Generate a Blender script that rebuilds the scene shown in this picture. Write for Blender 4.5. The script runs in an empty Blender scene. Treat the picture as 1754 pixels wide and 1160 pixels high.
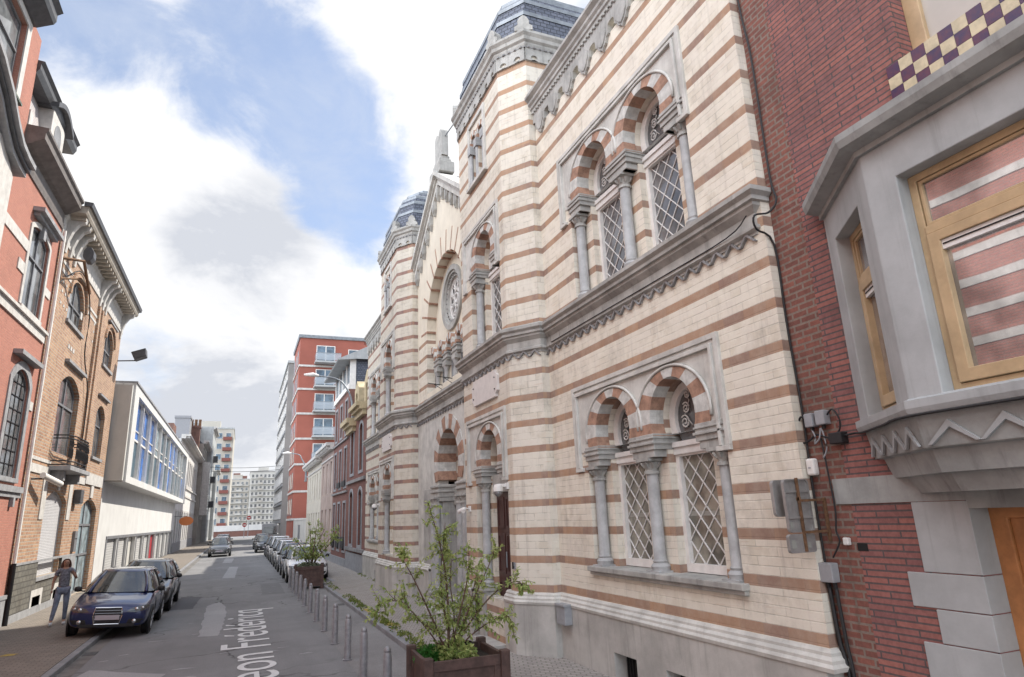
import bpy, bmesh, math, random
from mathutils import Vector, Matrix
from mathutils.geometry import tessellate_polygon
random.seed(7)
R = math.radians
PI = math.pi
col = bpy.context.scene.collection

# ---------------------------------------------------------------- mesh builder
def tess(loops):
    flat = [p for l in loops for p in l]
    tris = tessellate_polygon([[Vector((p[0], p[1], 0)) for p in l] for l in loops])
    return flat, tris

def origin_of(o):
    v = Vector((0, 0, 0))
    while o is not None:
        v += o.location
        o = o.parent
    return v

class MB:
    def __init__(s):
        s.v = []; s.f = []; s.m = []; s.a = []; s.k = 0
    def add(s, vs, fs, mi=0):
        b = len(s.v); s.k += 1; s.a.extend([s.k - 1] * len(fs))
        s.v.extend(Vector(q) for q in vs)
        for f in fs:
            s.f.append(tuple(b + i for i in f)); s.m.append(mi)
        return s
    def quad(s, a, b, c, d, mi=0):
        return s.add([a, b, c, d], [(0, 1, 2, 3)], mi)
    def box(s, x0, x1, y0, y1, z0, z1, mi=0):
        return s.pbox(lambda u, v, n: (u, n, v), x0, x1, z0, z1, y0, y1, mi)
    def pbox(s, P, u0, u1, v0, v1, n0, n1, mi=0):
        vs = [P(u, v, n) for n in (n0, n1) for v in (v0, v1) for u in (u0, u1)]
        return s.add(vs, [(0, 1, 3, 2), (4, 6, 7, 5), (0, 4, 5, 1), (2, 3, 7, 6), (0, 2, 6, 4), (1, 5, 7, 3)], mi)
    def plate(s, P, outline, holes, n0, n1, mi=0, back=True):
        flat, tris = tess([outline] + list(holes))
        N = len(flat)
        fv = [P(p[0], p[1], n1) for p in flat]
        bv = [P(p[0], p[1], n0) for p in flat]
        fs = [tuple(t) for t in tris]
        if back: fs += [tuple(N + i for i in reversed(t)) for t in tris]
        k = 0
        for l in [outline] + list(holes):
            L = len(l)
            for i in range(L):
                a = k + i; b = k + (i + 1) % L
                fs.append((a, b, N + b, N + a))
            k += L
        return s.add(fv + bv, fs, mi)
    def tube(s, pts, r, seg=8, mi=0, caps=True):
        pts = [Vector(p) for p in pts]
        rs = r if isinstance(r, (list, tuple)) else [r] * len(pts)
        rings = []; up = None
        for i, p in enumerate(pts):
            d = (pts[min(i + 1, len(pts) - 1)] - pts[max(i - 1, 0)])
            if d.length < 1e-9: d = Vector((0, 0, 1))
            d.normalize()
            if up is None: up = Vector((0, 0, 1)) if abs(d.z) < .9 else Vector((1, 0, 0))
            a = d.cross(up)
            if a.length < 1e-6: a = d.orthogonal()
            a.normalize(); b = d.cross(a).normalized(); up = -b if False else up
            rings.append([p + (a * math.cos(2 * PI * k / seg) + b * math.sin(2 * PI * k / seg)) * rs[i] for k in range(seg)])
        vs = [q for ring in rings for q in ring]; fs = []
        for i in range(len(pts) - 1):
            for k in range(seg):
                k2 = (k + 1) % seg
                fs.append((i * seg + k, i * seg + k2, (i + 1) * seg + k2, (i + 1) * seg + k))
        if caps:
            fs.append(tuple(reversed(range(seg)))); fs.append(tuple((len(pts) - 1) * seg + k for k in range(seg)))
        return s.add(vs, fs, mi)
    def lathe(s, c, prof, seg=16, mi=0, ax=None):
        # prof: list of (r, h) ; revolve about z (or mapping ax(r cos, r sin, h))
        c = Vector(c); vs = []; fs = []
        for r, h in prof:
            for k in range(seg):
                t = 2 * PI * k / seg
                q = (r * math.cos(t), r * math.sin(t), h)
                vs.append(c + Vector(ax(*q) if ax else q))
        for i in range(len(prof) - 1):
            for k in range(seg):
                k2 = (k + 1) % seg
                fs.append((i * seg + k, i * seg + k2, (i + 1) * seg + k2, (i + 1) * seg + k))
        fs.append(tuple(reversed(range(seg)))); fs.append(tuple((len(prof) - 1) * seg + k for k in range(seg)))
        return s.add(vs, fs, mi)
    def sweep(s, path, prof, mi=0, closed=False):
        # path: plan points (x,y), outward = left normal of direction rotated; prof: (n, z) list
        n = len(path); off = []
        for i in range(n):
            p = Vector(path[i])
            d0 = (p - Vector(path[i - 1])).normalized() if (i > 0 or closed) else None
            d1 = (Vector(path[(i + 1) % n]) - p).normalized() if (i < n - 1 or closed) else None
            if d0 is None: d0 = d1
            if d1 is None: d1 = d0
            n0 = Vector((-d0.y, d0.x)); n1 = Vector((-d1.y, d1.x))
            m = (n0 + n1) / (1 + n0.dot(n1))
            off.append(m)
        vs = []; K = len(prof)
        for i in range(n):
            for (a, z) in prof:
                q = Vector(path[i]) + off[i] * a
                vs.append((q.x, q.y, z))
        fs = []
        for i in range(n if closed else n - 1):
            j = (i + 1) % n
            for k in range(K):
                k2 = (k + 1) % K
                fs.append((i * K + k, j * K + k, j * K + k2, i * K + k2))
        if not closed:
            fs.append(tuple(range(K))); fs.append(tuple((n - 1) * K + k for k in reversed(range(K))))
        return s.add(vs, fs, mi)
    def pieces(s):
        lo = {}; hi = {}
        for f, a in zip(s.f, s.a):
            for i in f:
                q = s.v[i]
                if a not in lo: lo[a] = list(q); hi[a] = list(q)
                else:
                    for c in range(3):
                        if q[c] < lo[a][c]: lo[a][c] = q[c]
                        if q[c] > hi[a][c]: hi[a][c] = q[c]
        ks = list(lo); size = {k: max(hi[k][c] - lo[k][c] for c in range(3)) for k in ks}; root = {k: k for k in ks}
        def find(x):
            while root[x] != x: root[x] = root[root[x]]; x = root[x]
            return x
        for i, a in enumerate(ks):
            for b in ks[i + 1:]:
                if find(a) == find(b): continue
                g = math.sqrt(sum(max(0, lo[a][c] - hi[b][c], lo[b][c] - hi[a][c]) ** 2 for c in range(3)))
                if g <= max(.02, .5 * max(size[a], size[b])): root[find(a)] = find(b)
        out = {}
        for f, m, a in zip(s.f, s.m, s.a):
            r_ = find(a)
            if r_ not in out: out[r_] = (MB(), {})
            mb, mp = out[r_]; nf = []
            for i in f:
                if i not in mp: mp[i] = len(mb.v); mb.v.append(s.v[i])
                nf.append(mp[i])
            mb.f.append(tuple(nf)); mb.m.append(m); mb.a.append(0); mb.k = 1
        return [q[0] for q in out.values()]
    def build(s, name, mats, parent=None, smooth=False, bevel=0, sub=0, angle=None):
        if not isinstance(mats, (list, tuple)): mats = [mats]
        if parent is not None and 1 < s.k < 500:
            ps = s.pieces()
            if 1 < len(ps) <= 80: return [q.build(name, mats, parent, smooth, bevel, sub, angle) for q in ps][0]
        me = bpy.data.meshes.new(name)
        if parent is not None: org = origin_of(parent)
        else:
            xs = [q.x for q in s.v]; ys = [q.y for q in s.v]; zs = [q.z for q in s.v]
            org = Vector(((min(xs) + max(xs)) / 2, (min(ys) + max(ys)) / 2, min(zs)))
        me.from_pydata([q - org for q in s.v], [], s.f)
        for m in mats: me.materials.append(m)
        me.polygons.foreach_set('material_index', s.m)
        bm = bmesh.new(); bm.from_mesh(me)
        bmesh.ops.recalc_face_normals(bm, faces=bm.faces)
        bm.to_mesh(me); bm.free()
        o = bpy.data.objects.new(name, me); col.objects.link(o)
        if parent is not None: o.parent = parent
        else: o.location = org
        if smooth:
            me.polygons.foreach_set('use_smooth', [True] * len(me.polygons))
            if angle: me.set_sharp_from_angle(angle=R(angle))
        if bevel:
            md = o.modifiers.new('Bevel', 'BEVEL'); md.width = bevel; md.segments = 2; md.limit_method = 'ANGLE'
        if sub:
            md = o.modifiers.new('Sub', 'SUBSURF'); md.levels = sub; md.render_levels = sub
        return o

def thing(name, label, cat, loc, group=None):
    o = bpy.data.objects.new(name, None); col.objects.link(o); o.location = loc
    o['label'] = label; o['category'] = cat
    if group: o['group'] = group
    o.empty_display_size = .3
    return o
def tag(o, label, cat, group=None):
    o['label'] = label; o['category'] = cat
    if group: o['group'] = group
    return o
def struct(o, kind='structure'):
    o['kind'] = kind; return o
def dup(o, parent=None, off=(0, 0, 0)):
    c = o.copy(); col.objects.link(c); c.parent = parent
    c.location = o.location + Vector(off)
    for ch in list(o.children): dup(ch, c)
    return c

# frames: P(u along, v up, n outward)
def FL(x): return lambda u, v, n: (x - n, u, v)      # faces -X (right hand side of the street)
def FR(x): return lambda u, v, n: (x + n, u, v)      # faces +X (left hand side)
def FY(y): return lambda u, v, n: (u, y - n, v)      # faces -Y (towards the near end)
def shape(u0, u1, v0, v1, rise=0, seg=12):
    if rise <= 0: return [(u0, v0), (u1, v0), (u1, v1), (u0, v1)]
    c = (u0 + u1) / 2; w = (u1 - u0) / 2; vs = v1 - rise
    pts = [(u0, v0), (u1, v0)]
    if rise >= w * .85: # full round / elliptical
        for i in range(seg + 1):
            t = PI * i / seg; pts.append((c + w * math.cos(t), vs + rise * math.sin(t)))
    else:
        r = (w * w + rise * rise) / (2 * rise); a = math.asin(w / r)
        for i in range(seg + 1):
            t = a - 2 * a * i / seg; pts.append((c + r * math.sin(t), v1 - r + r * math.cos(t)))
    return pts

# ---------------------------------------------------------------- materials
def newmat(name):
    m = bpy.data.materials.new(name); m.use_nodes = True
    nt = m.node_tree; b = nt.nodes['Principled BSDF']
    return m, nt, b
class NT:
    def __init__(s, nt): s.nt = nt
    def n(s, t, **k):
        o = s.nt.nodes.new(t)
        for a, b in k.items(): setattr(o, a, b)
        return o
    def l(s, a, b): s.nt.links.new(a, b)
    def val(s, x, sock):
        if hasattr(x, 'links') or isinstance(x, bpy.types.NodeSocket): s.l(x, sock)
        else: sock.default_value = x
    def math(s, op, a, b=0.0, c=0.0, clamp=False):
        o = s.n('ShaderNodeMath', operation=op, use_clamp=clamp)
        s.val(a, o.inputs[0]); s.val(b, o.inputs[1]); s.val(c, o.inputs[2])
        return o.outputs[0]
    def noise(s, vec, scale, detail=4, rough=.6, dist=0.0):
        o = s.n('ShaderNodeTexNoise'); o.inputs['Scale'].default_value = scale
        o.inputs['Detail'].default_value = detail; o.inputs['Roughness'].default_value = rough
        o.inputs['Distortion'].default_value = dist
        if vec is not None: s.l(vec, o.inputs['Vector'])
        return o.outputs['Fac']
    def ramp(s, fac, lo, hi, a=0.0, b=1.0):
        o = s.n('ShaderNodeMapRange'); o.inputs['From Min'].default_value = lo; o.inputs['From Max'].default_value = hi
        o.inputs['To Min'].default_value = a; o.inputs['To Max'].default_value = b
        o.interpolation_type = 'SMOOTHSTEP'
        s.l(fac, o.inputs['Value']); return o.outputs[0]
    def mix(s, fac, a, b, mode='MIX'):
        o = s.n('ShaderNodeMix', data_type='RGBA', blend_type=mode)
        s.val(fac, o.inputs[0])
        for x, k in ((a, 6), (b, 7)):
            if isinstance(x, bpy.types.NodeSocket): s.l(x, o.inputs[k])
            else: o.inputs[k].default_value = tuple(x) + ((1,) if len(x) == 3 else ())
        return o.outputs[2]
    def scalev(s, vec, sc, add=(0, 0, 0)):
        o = s.n('ShaderNodeMapping'); o.inputs['Scale'].default_value = sc; o.inputs['Location'].default_value = add
        s.l(vec, o.inputs['Vector']); return o.outputs[0]
    def pos(s): return s.n('ShaderNodeNewGeometry').outputs['Position']
    def wallcoord(s):
        g = s.n('ShaderNodeNewGeometry')
        c = s.n('ShaderNodeVectorMath', operation='CROSS_PRODUCT'); s.l(g.outputs['True Normal'], c.inputs[0]); c.inputs[1].default_value = (0, 0, 1)
        nn = s.n('ShaderNodeVectorMath', operation='NORMALIZE'); s.l(c.outputs[0], nn.inputs[0])
        d = s.n('ShaderNodeVectorMath', operation='DOT_PRODUCT'); s.l(nn.outputs[0], d.inputs[0]); s.l(g.outputs['Position'], d.inputs[1])
        sp = s.n('ShaderNodeSeparateXYZ'); s.l(g.outputs['Position'], sp.inputs[0])
        cb = s.n('ShaderNodeCombineXYZ'); s.l(d.outputs['Value'], cb.inputs[0]); s.l(sp.outputs[2], cb.inputs[1])
        return cb.outputs[0], sp.outputs[2], g.outputs['Position']
    def bump(s, h, strength, dist, bsdf):
        o = s.n('ShaderNodeBump'); o.inputs['Strength'].default_value = strength; o.inputs['Distance'].default_value = dist
        s.l(h, o.inputs['Height']); s.l(o.outputs[0], bsdf.inputs['Normal'])

def mat(name, c, rough=.7, metal=0.0, var=.12, scale=3.0, bump=.15, streak=0.0, spec=.5, c2=None, bscale=40):
    m, nt, b = newmat(name); k = NT(nt)
    b.inputs['Roughness'].default_value = rough; b.inputs['Metallic'].default_value = metal
    b.inputs['Specular IOR Level'].default_value = spec
    p = k.pos()
    n1 = k.noise(p, scale, 6, .65)
    f = k.ramp(n1, .3, .7)
    dark = c2 if c2 else tuple(x * (1 - var * 2) for x in c)
    cc = k.mix(f, dark, tuple(min(1, x * (1 + var * .6)) for x in c))
    if streak:
        sv = k.scalev(p, (6, 6, .35)); s2 = k.ramp(k.noise(sv, 1.3, 5, .7), .5, .78, 0, streak)
        cc = k.mix(s2, cc, (.06, .057, .05))
    k.l(cc, b.inputs['Base Color'])
    if bump: k.bump(k.noise(p, bscale, 4), bump, .01, b)
    return m

def flat(name, c, rough=.5, metal=0.0, spec=.5, emit=None):
    m, nt, b = newmat(name)
    b.inputs['Base Color'].default_value = (*c, 1); b.inputs['Roughness'].default_value = rough
    b.inputs['Metallic'].default_value = metal; b.inputs['Specular IOR Level'].default_value = spec
    return m

def glassmat(name, c=(.03, .035, .04), rough=.04, wob=.02, spec=.9, scale=1.5):
    m, nt, b = newmat(name); k = NT(nt)
    p = k.pos(); f = k.ramp(k.noise(p, scale, 3), .35, .65)
    k.l(k.mix(f, tuple(x * .6 for x in c), tuple(x * 1.4 for x in c)), b.inputs['Base Color'])
    b.inputs['Roughness'].default_value = rough; b.inputs['Specular IOR Level'].default_value = spec
    b.inputs['IOR'].default_value = 1.6
    k.bump(k.noise(p, 1.2, 2), wob, .05, b)
    return m

def brickmat(name, c1, c2, mortar, bw=.22, bh=.065, ms=.008, dirt=.25, rough=.85, bumpd=.006, bias=0.0, msm=.1, dirtcol=(.05, .04, .035), course=None, dirtlow=0.0):
    m, nt, b = newmat(name); k = NT(nt)
    uv, z, p = k.wallcoord()
    br = k.n('ShaderNodeTexBrick'); br.offset = .5
    k.l(uv, br.inputs['Vector'])
    br.inputs['Color1'].default_value = (*c1, 1); br.inputs['Color2'].default_value = (*c2, 1); br.inputs['Mortar'].default_value = (*mortar, 1)
    br.inputs['Scale'].default_value = 1; br.inputs['Brick Width'].default_value = bw; br.inputs['Row Height'].default_value = bh
    br.inputs['Mortar Size'].default_value = ms; br.inputs['Mortar Smooth'].default_value = msm; br.inputs['Bias'].default_value = bias
    n1 = k.ramp(k.noise(p, 1.1, 7, .7), .42, .75, 0, dirt)
    n2 = k.ramp(k.noise(p, 25, 3), .3, .7, .86, 1.1)
    cc = br.outputs['Color']
    vv = k.n('ShaderNodeVectorMath', operation='SCALE'); k.l(cc, vv.inputs[0]); k.l(n2, vv.inputs['Scale'])
    cc = k.mix(n1, vv.outputs[0], dirtcol)
    sv = k.scalev(p, (5, 5, .4)); st = k.ramp(k.noise(sv, 1.2, 5, .7), .52, .8, 0, dirt * .8)
    cc = k.mix(st, cc, dirtcol)
    k.l(cc, b.inputs['Base Color']); b.inputs['Roughness'].default_value = rough
    b.inputs['Specular IOR Level'].default_value = .3
    inv = k.math('SUBTRACT', 1.0, br.outputs['Fac'])
    h = k.math('ADD', inv, k.math('MULTIPLY', k.noise(p, 60, 3), .35))
    k.bump(h, .8, bumpd, b)
    return m

ZR0, ZP = 1.245, .49     # top of the first red course, period of the courses
def stripemat(name, cream=(.80, .75, .645), red=(.47, .295, .19), grey=0.0, soff=False, joint_w=.62, joint=.3, dirt=.4, rows_=5.0):
    m, nt, b = newmat(name); k = NT(nt)
    uv, z, p = k.wallcoord()
    t = k.math('DIVIDE', k.math('ADD', z, -ZR0 + .12 + ZP * 10), ZP)
    fr = k.math('FRACT', t)
    sr = k.math('LESS_THAN', fr, .245)
    # creamy courses : fine horizontal joints + staggered verticals
    br = k.n('ShaderNodeTexBrick'); br.offset = .5; br.offset_frequency = 2
    k.l(k.scalev(uv, (1, 1, 1), (0, -ZR0 + ZP * 10, 0)), br.inputs['Vector'])
    br.inputs['Color1'].default_value = (*cream, 1); br.inputs['Color2'].default_value = (*(x * y for x, y in zip(cream, (.86, .84, .80))), 1)
    br.inputs['Mortar'].default_value = (*(x * (1 - joint) for x in cream), 1)
    br.inputs['Scale'].default_value = 1; br.inputs['Brick Width'].default_value = joint_w
    br.inputs['Row Height'].default_value = ZP / rows_; br.inputs['Mortar Size'].default_value = .007; br.inputs['Mortar Smooth'].default_value = .6
    br2 = k.n('ShaderNodeTexBrick'); br2.offset = .5
    k.l(uv, br2.inputs['Vector'])
    br2.inputs['Color1'].default_value = (*red, 1); br2.inputs['Color2'].default_value = (*(x * y for x, y in zip(red, (.66, .70, .86))), 1)
    br2.inputs['Mortar'].default_value = (*(x * .8 for x in red), 1); br2.inputs['Scale'].default_value = 1
    br2.inputs['Brick Width'].default_value = .36; br2.inputs['Row Height'].default_value = 10; br2.inputs['Mortar Size'].default_value = .004
    jn = k.ramp(k.noise(p, 4.5, 4, .6), .4, .62)
    crb = k.mix(jn, cream, br.outputs['Color'])
    # weathering of the red course
    nr = k.ramp(k.noise(p, 6, 5, .7), .35, .75, 0, .45)
    redc = k.mix(nr, br2.outputs['Color'], tuple(x * .5 + y * .35 for x, y in zip(red, cream)))
    # cream tone variation
    nc = k.ramp(k.noise(p, 1.7, 6, .7), .35, .7, 0, .38)
    crc = k.mix(nc, crb, tuple(x * y for x, y in zip(cream, (.86, .84, .87))))
    # thin ochre veins along the beds
    vv = k.scalev(p, (1.6, 1.6, 22)); ve = k.ramp(k.noise(vv, 1.5, 4, .6, .6), .6, .75, 0, .4)
    crc = k.mix(ve, crc, (.55, .38, .25))
    cc = k.mix(sr, crc, redc)
    sv = k.scalev(p, (7, 7, .5)); st = k.ramp(k.noise(sv, 1.2, 6, .75), .5, .85, 0, dirt)
    cc = k.mix(st, cc, (.13, .11, .09))
    d2 = k.ramp(k.noise(p, .6, 8, .75), .52, .8, 0, dirt * 1.4)
    cc = k.mix(d2, cc, (.2, .18, .16))
    if grey: cc = k.mix(grey, cc, (.11, .11, .12))
    k.l(cc, b.inputs['Base Color']); b.inputs['Roughness'].default_value = .85; b.inputs['Specular IOR Level'].default_value = .25
    h = k.math('ADD', k.math('SUBTRACT', 1.0, br.outputs['Fac']), k.math('MULTIPLY', k.noise(p, 30, 5), .6))
    k.bump(h, .6, .006, b)
    return m

M = {}
M['stripe'] = stripemat('striped_stone')
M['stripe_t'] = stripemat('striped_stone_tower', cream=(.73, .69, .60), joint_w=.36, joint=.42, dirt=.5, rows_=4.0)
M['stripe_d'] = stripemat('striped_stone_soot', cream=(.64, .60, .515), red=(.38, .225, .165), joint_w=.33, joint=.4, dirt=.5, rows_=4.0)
M['stone'] = mat('bluestone', (.445, .44, .415), .75, var=.16, scale=2.2, streak=.5, bump=.3)
M['stone_l'] = mat('light_stone', (.61, .60, .56), .75, var=.12, scale=2.5, streak=.25, bump=.25)
M['stone_d'] = mat('sooty_stone', (.30, .295, .295), .8, var=.2, scale=3, streak=.6, bump=.3)
M['column'] = mat('column_stone', (.42, .425, .425), .6, var=.12, scale=5, streak=.2, bump=.15)
M['plinth'] = mat('plinth_stone', (.50, .485, .455), .75, var=.14, scale=1.3, streak=.38, bump=.25)
M['vred'] = mat('voussoir_red', (.42, .25, .175), .8, var=.2, scale=7, bump=.3, streak=.2)
M['vwhite'] = mat('voussoir_pale', (.62, .615, .58), .8, var=.14, scale=7, bump=.3, streak=.25)
M['cream'] = mat('cream_render', (.76, .70, .58), .85, var=.05, scale=1.5, streak=.15, bump=.15)
M['wpaint'] = mat('white_paint', (.80, .78, .75), .5, var=.06, scale=6, bump=.05)
M['lead'] = flat('lattice_bar', (.75, .74, .72), .45)
M['pane'] = glassmat('dark_pane', (.12, .12, .125), .1)
M['pane_warm'] = glassmat('pane_with_curtain', (.22, .21, .175), .12, scale=3.0, spec=.5)
M['pane_pale'] = glassmat('pane_net_curtain', (.16, .17, .18), .06)
M['pane_sky'] = glassmat('pane_sky', (.10, .15, .2), .03, wob=.05)
M['iron'] = flat('wrought_iron', (.03, .03, .033), .5, .6)
M['door_red'] = mat('oxblood_door', (.075, .032, .028), .45, var=.15, scale=8, bump=.1)
M['slate'] = brickmat('slate', (.10, .115, .15), (.15, .165, .21), (.05, .055, .07), .16, .11, .012, dirt=.15, rough=.5)
M['zinc'] = mat('zinc_band', (.30, .33, .36), .45, .3, var=.15, scale=4, bump=.1)
M['wstone0'] = flat('rail_behind_glass', (.3, .3, .27), .6)
M['dark'] = flat('void_black', (.012, .012, .012), .9)
M['marble'] = mat('marble_plaque', (.70, .66, .63), .55, var=.05, scale=6, bump=.05)

# =====================================================================  SYNAGOGUE
XW, XT, XC = 5.3, 4.72, 5.35
YC1, YC2, HF = 12.85, 23.15, 1.43           # tower axes, half front
YA, YE = 5.08, 30.75                         # ends of the building
PW, PT, PC = FL(XW), FL(XT), FL(XC)
syn = thing('synagogue', 'long cream and red banded stone synagogue with octagonal corner towers and horseshoe arches', 'synagogue', (XW, 18, 0))

def arch_open(c, w, v0, vs, r, ex=1.08, a0=0):
    """opening: straight jambs at half width w from v0, horseshoe of radius r about vs"""
    pts = [(c - w, v0), (c + w, v0)]
    a = math.acos(min(1, w / r))
    for i in range(17):
        t = -a + (PI + 2 * a) * i / 16
        pts.append((c + r * math.cos(t), vs + r * math.sin(t) * (ex if math.sin(t) > 0 else 1)))
    return pts

def voussoirs(mbr, mbw, P, c, vs, r0, r1x, r1y, n0, n1, nseg=11, a=R(24), startred=True, r0y=None):
    r0y = r0y or r0 * 1.08
    for i in range(nseg):
        t0 = -a + (PI + 2 * a) * i / nseg; t1 = -a + (PI + 2 * a) * (i + 1) / nseg
        tm = (t0 + t1) / 2
        pts = []
        for t in (t0, tm, t1):
            s = math.sin(t)
            pts.append((c + r0 * math.cos(t), vs + (r0y if s > 0 else r0) * s))
        for t in (t1, tm, t0):
            s = math.sin(t)
            pts.append((c + r1x * math.cos(t), vs + (r1y if s > 0 else r1x * .8) * s))
        (mbr if (i % 2 == 0) == startred else mbw).plate(P, pts, [], n0, n1)

def lattice(mb, P, u0, u1, v0, v1, n0, n1, du=.27, dv=.30, t=.006):
    """diagonal glazing bars clipped to the rectangle"""
    s = dv / du; W = u1 - u0; H = v1 - v0
    k = -int(H / dv) - 2
    while k * dv < H + W * s + dv:
        for sg in (1, -1):
            # v = v0 + k*dv + sg*s*(u-u0)   (sg=+1) ; mirrored otherwise
            pts = []
            b = k * dv
            ua, ub = 0.0, W
            f = (lambda u: b + s * u) if sg > 0 else (lambda u: b + s * (W - u))
            # clip
            samples = []
            N = 2
            lo, hi = ua, ub
            if sg > 0:
                lo = max(lo, (0 - b) / s); hi = min(hi, (H - b) / s)
            else:
                lo = max(lo, W - (H - b) / s); hi = min(hi, W - (0 - b) / s)
            if hi - lo > .02:
                a0 = (u0 + lo, v0 + f(lo)); a1 = (u0 + hi, v0 + f(hi))
                dx, dy = a1[0] - a0[0], a1[1] - a0[1]; L = math.hypot(dx, dy)
                ox, oy = -dy / L * t, dx / L * t
                mb.plate(P, [(a0[0] + ox, a0[1] + oy), (a1[0] + ox, a1[1] + oy), (a1[0] - ox, a1[1] - oy), (a0[0] - ox, a0[1] - oy)], [], n0, n1 + (.002 if sg > 0 else 0))
        k += 1

def scrolls(mb, P, c, v0, r, n):
    """wrought scrolls in the arched head"""
    for sg in (-1, 1):
        for j in range(3):
            cx = c + sg * (r * .52 - j * r * .13); cy = v0 + r * .22 + j * r * .52
            rr = r * (.27 - .04 * j)
            pts = []
            for i in range(22):
                t = i / 21 * 3.4 * PI; q = rr * (1 - i / 26)
                pts.append(P(cx + sg * q * math.cos(t + .8), cy + q * math.sin(t + .8), n))
            mb.tube(pts, .011, 5)
        mb.tube([P(c + sg * r * .1, v0 + .02, n), P(c + sg * r * .5, v0 + r * .5, n), P(c + sg * r * .15, v0 + r * 1.0, n), P(c + sg * r * .35, v0 + r * 1.3, n)], .009, 5)

def capital(mb, P, u, v0, v1, n, r, w):
    c = P(u, 0, n)
    h = v1 - v0
    mb.lathe((c[0], c[1], v0), [(r * 1.25, -.02), (r * 1.25, .02), (r, .03), (r * 1.1, h * .35), (w * .85, h * .68), (w * .8, h * .7), (w * .95, h * .78)], 12)
    # leaf volutes
    for k in range(8):
        t = 2 * PI * k / 8 + PI / 8
        q = Vector((c[0] + math.cos(t) * w * .86, c[1] + math.sin(t) * w * .86, v0 + h * .66))
        mb.tube([q - Vector((math.cos(t) * w * .25, math.sin(t) * w * .25, h * .3)), q, q + Vector((math.cos(t) * w * .12, math.sin(t) * w * .12, -h * .06))], [w * .13, w * .2, w * .1], 6)
    mb.pbox(P, u - w, u + w, v0 + h * .78, v1, n - w, n + w)

def column(P, u, v0, v1, n, r=.088, parent=None):
    mb = MB(); c = P(u, 0, n)
    mb.lathe((c[0], c[1], 0), [(r * 1.45, v0), (r * 1.45, v0 + .05), (r * 1.55, v0 + .075), (r * 1.4, v0 + .1), (r * 1.1, v0 + .12), (r * 1.2, v0 + .145), (r, v0 + .17), (r * .97, v1 - .19)], 16)
    mb.pbox(P, u - r * 1.7, u + r * 1.7, v0 - .012, v0 + .02, n - r * 1.7, n + r * 1.7)
    o = mb.build('column', M['column'], parent, smooth=True, angle=35)
    cb = MB(); capital(cb, P, u, v1 - .2, v1, n, r, .155); cb.build('capital', M['stone'], o, smooth=True, angle=30)
    return o

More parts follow.
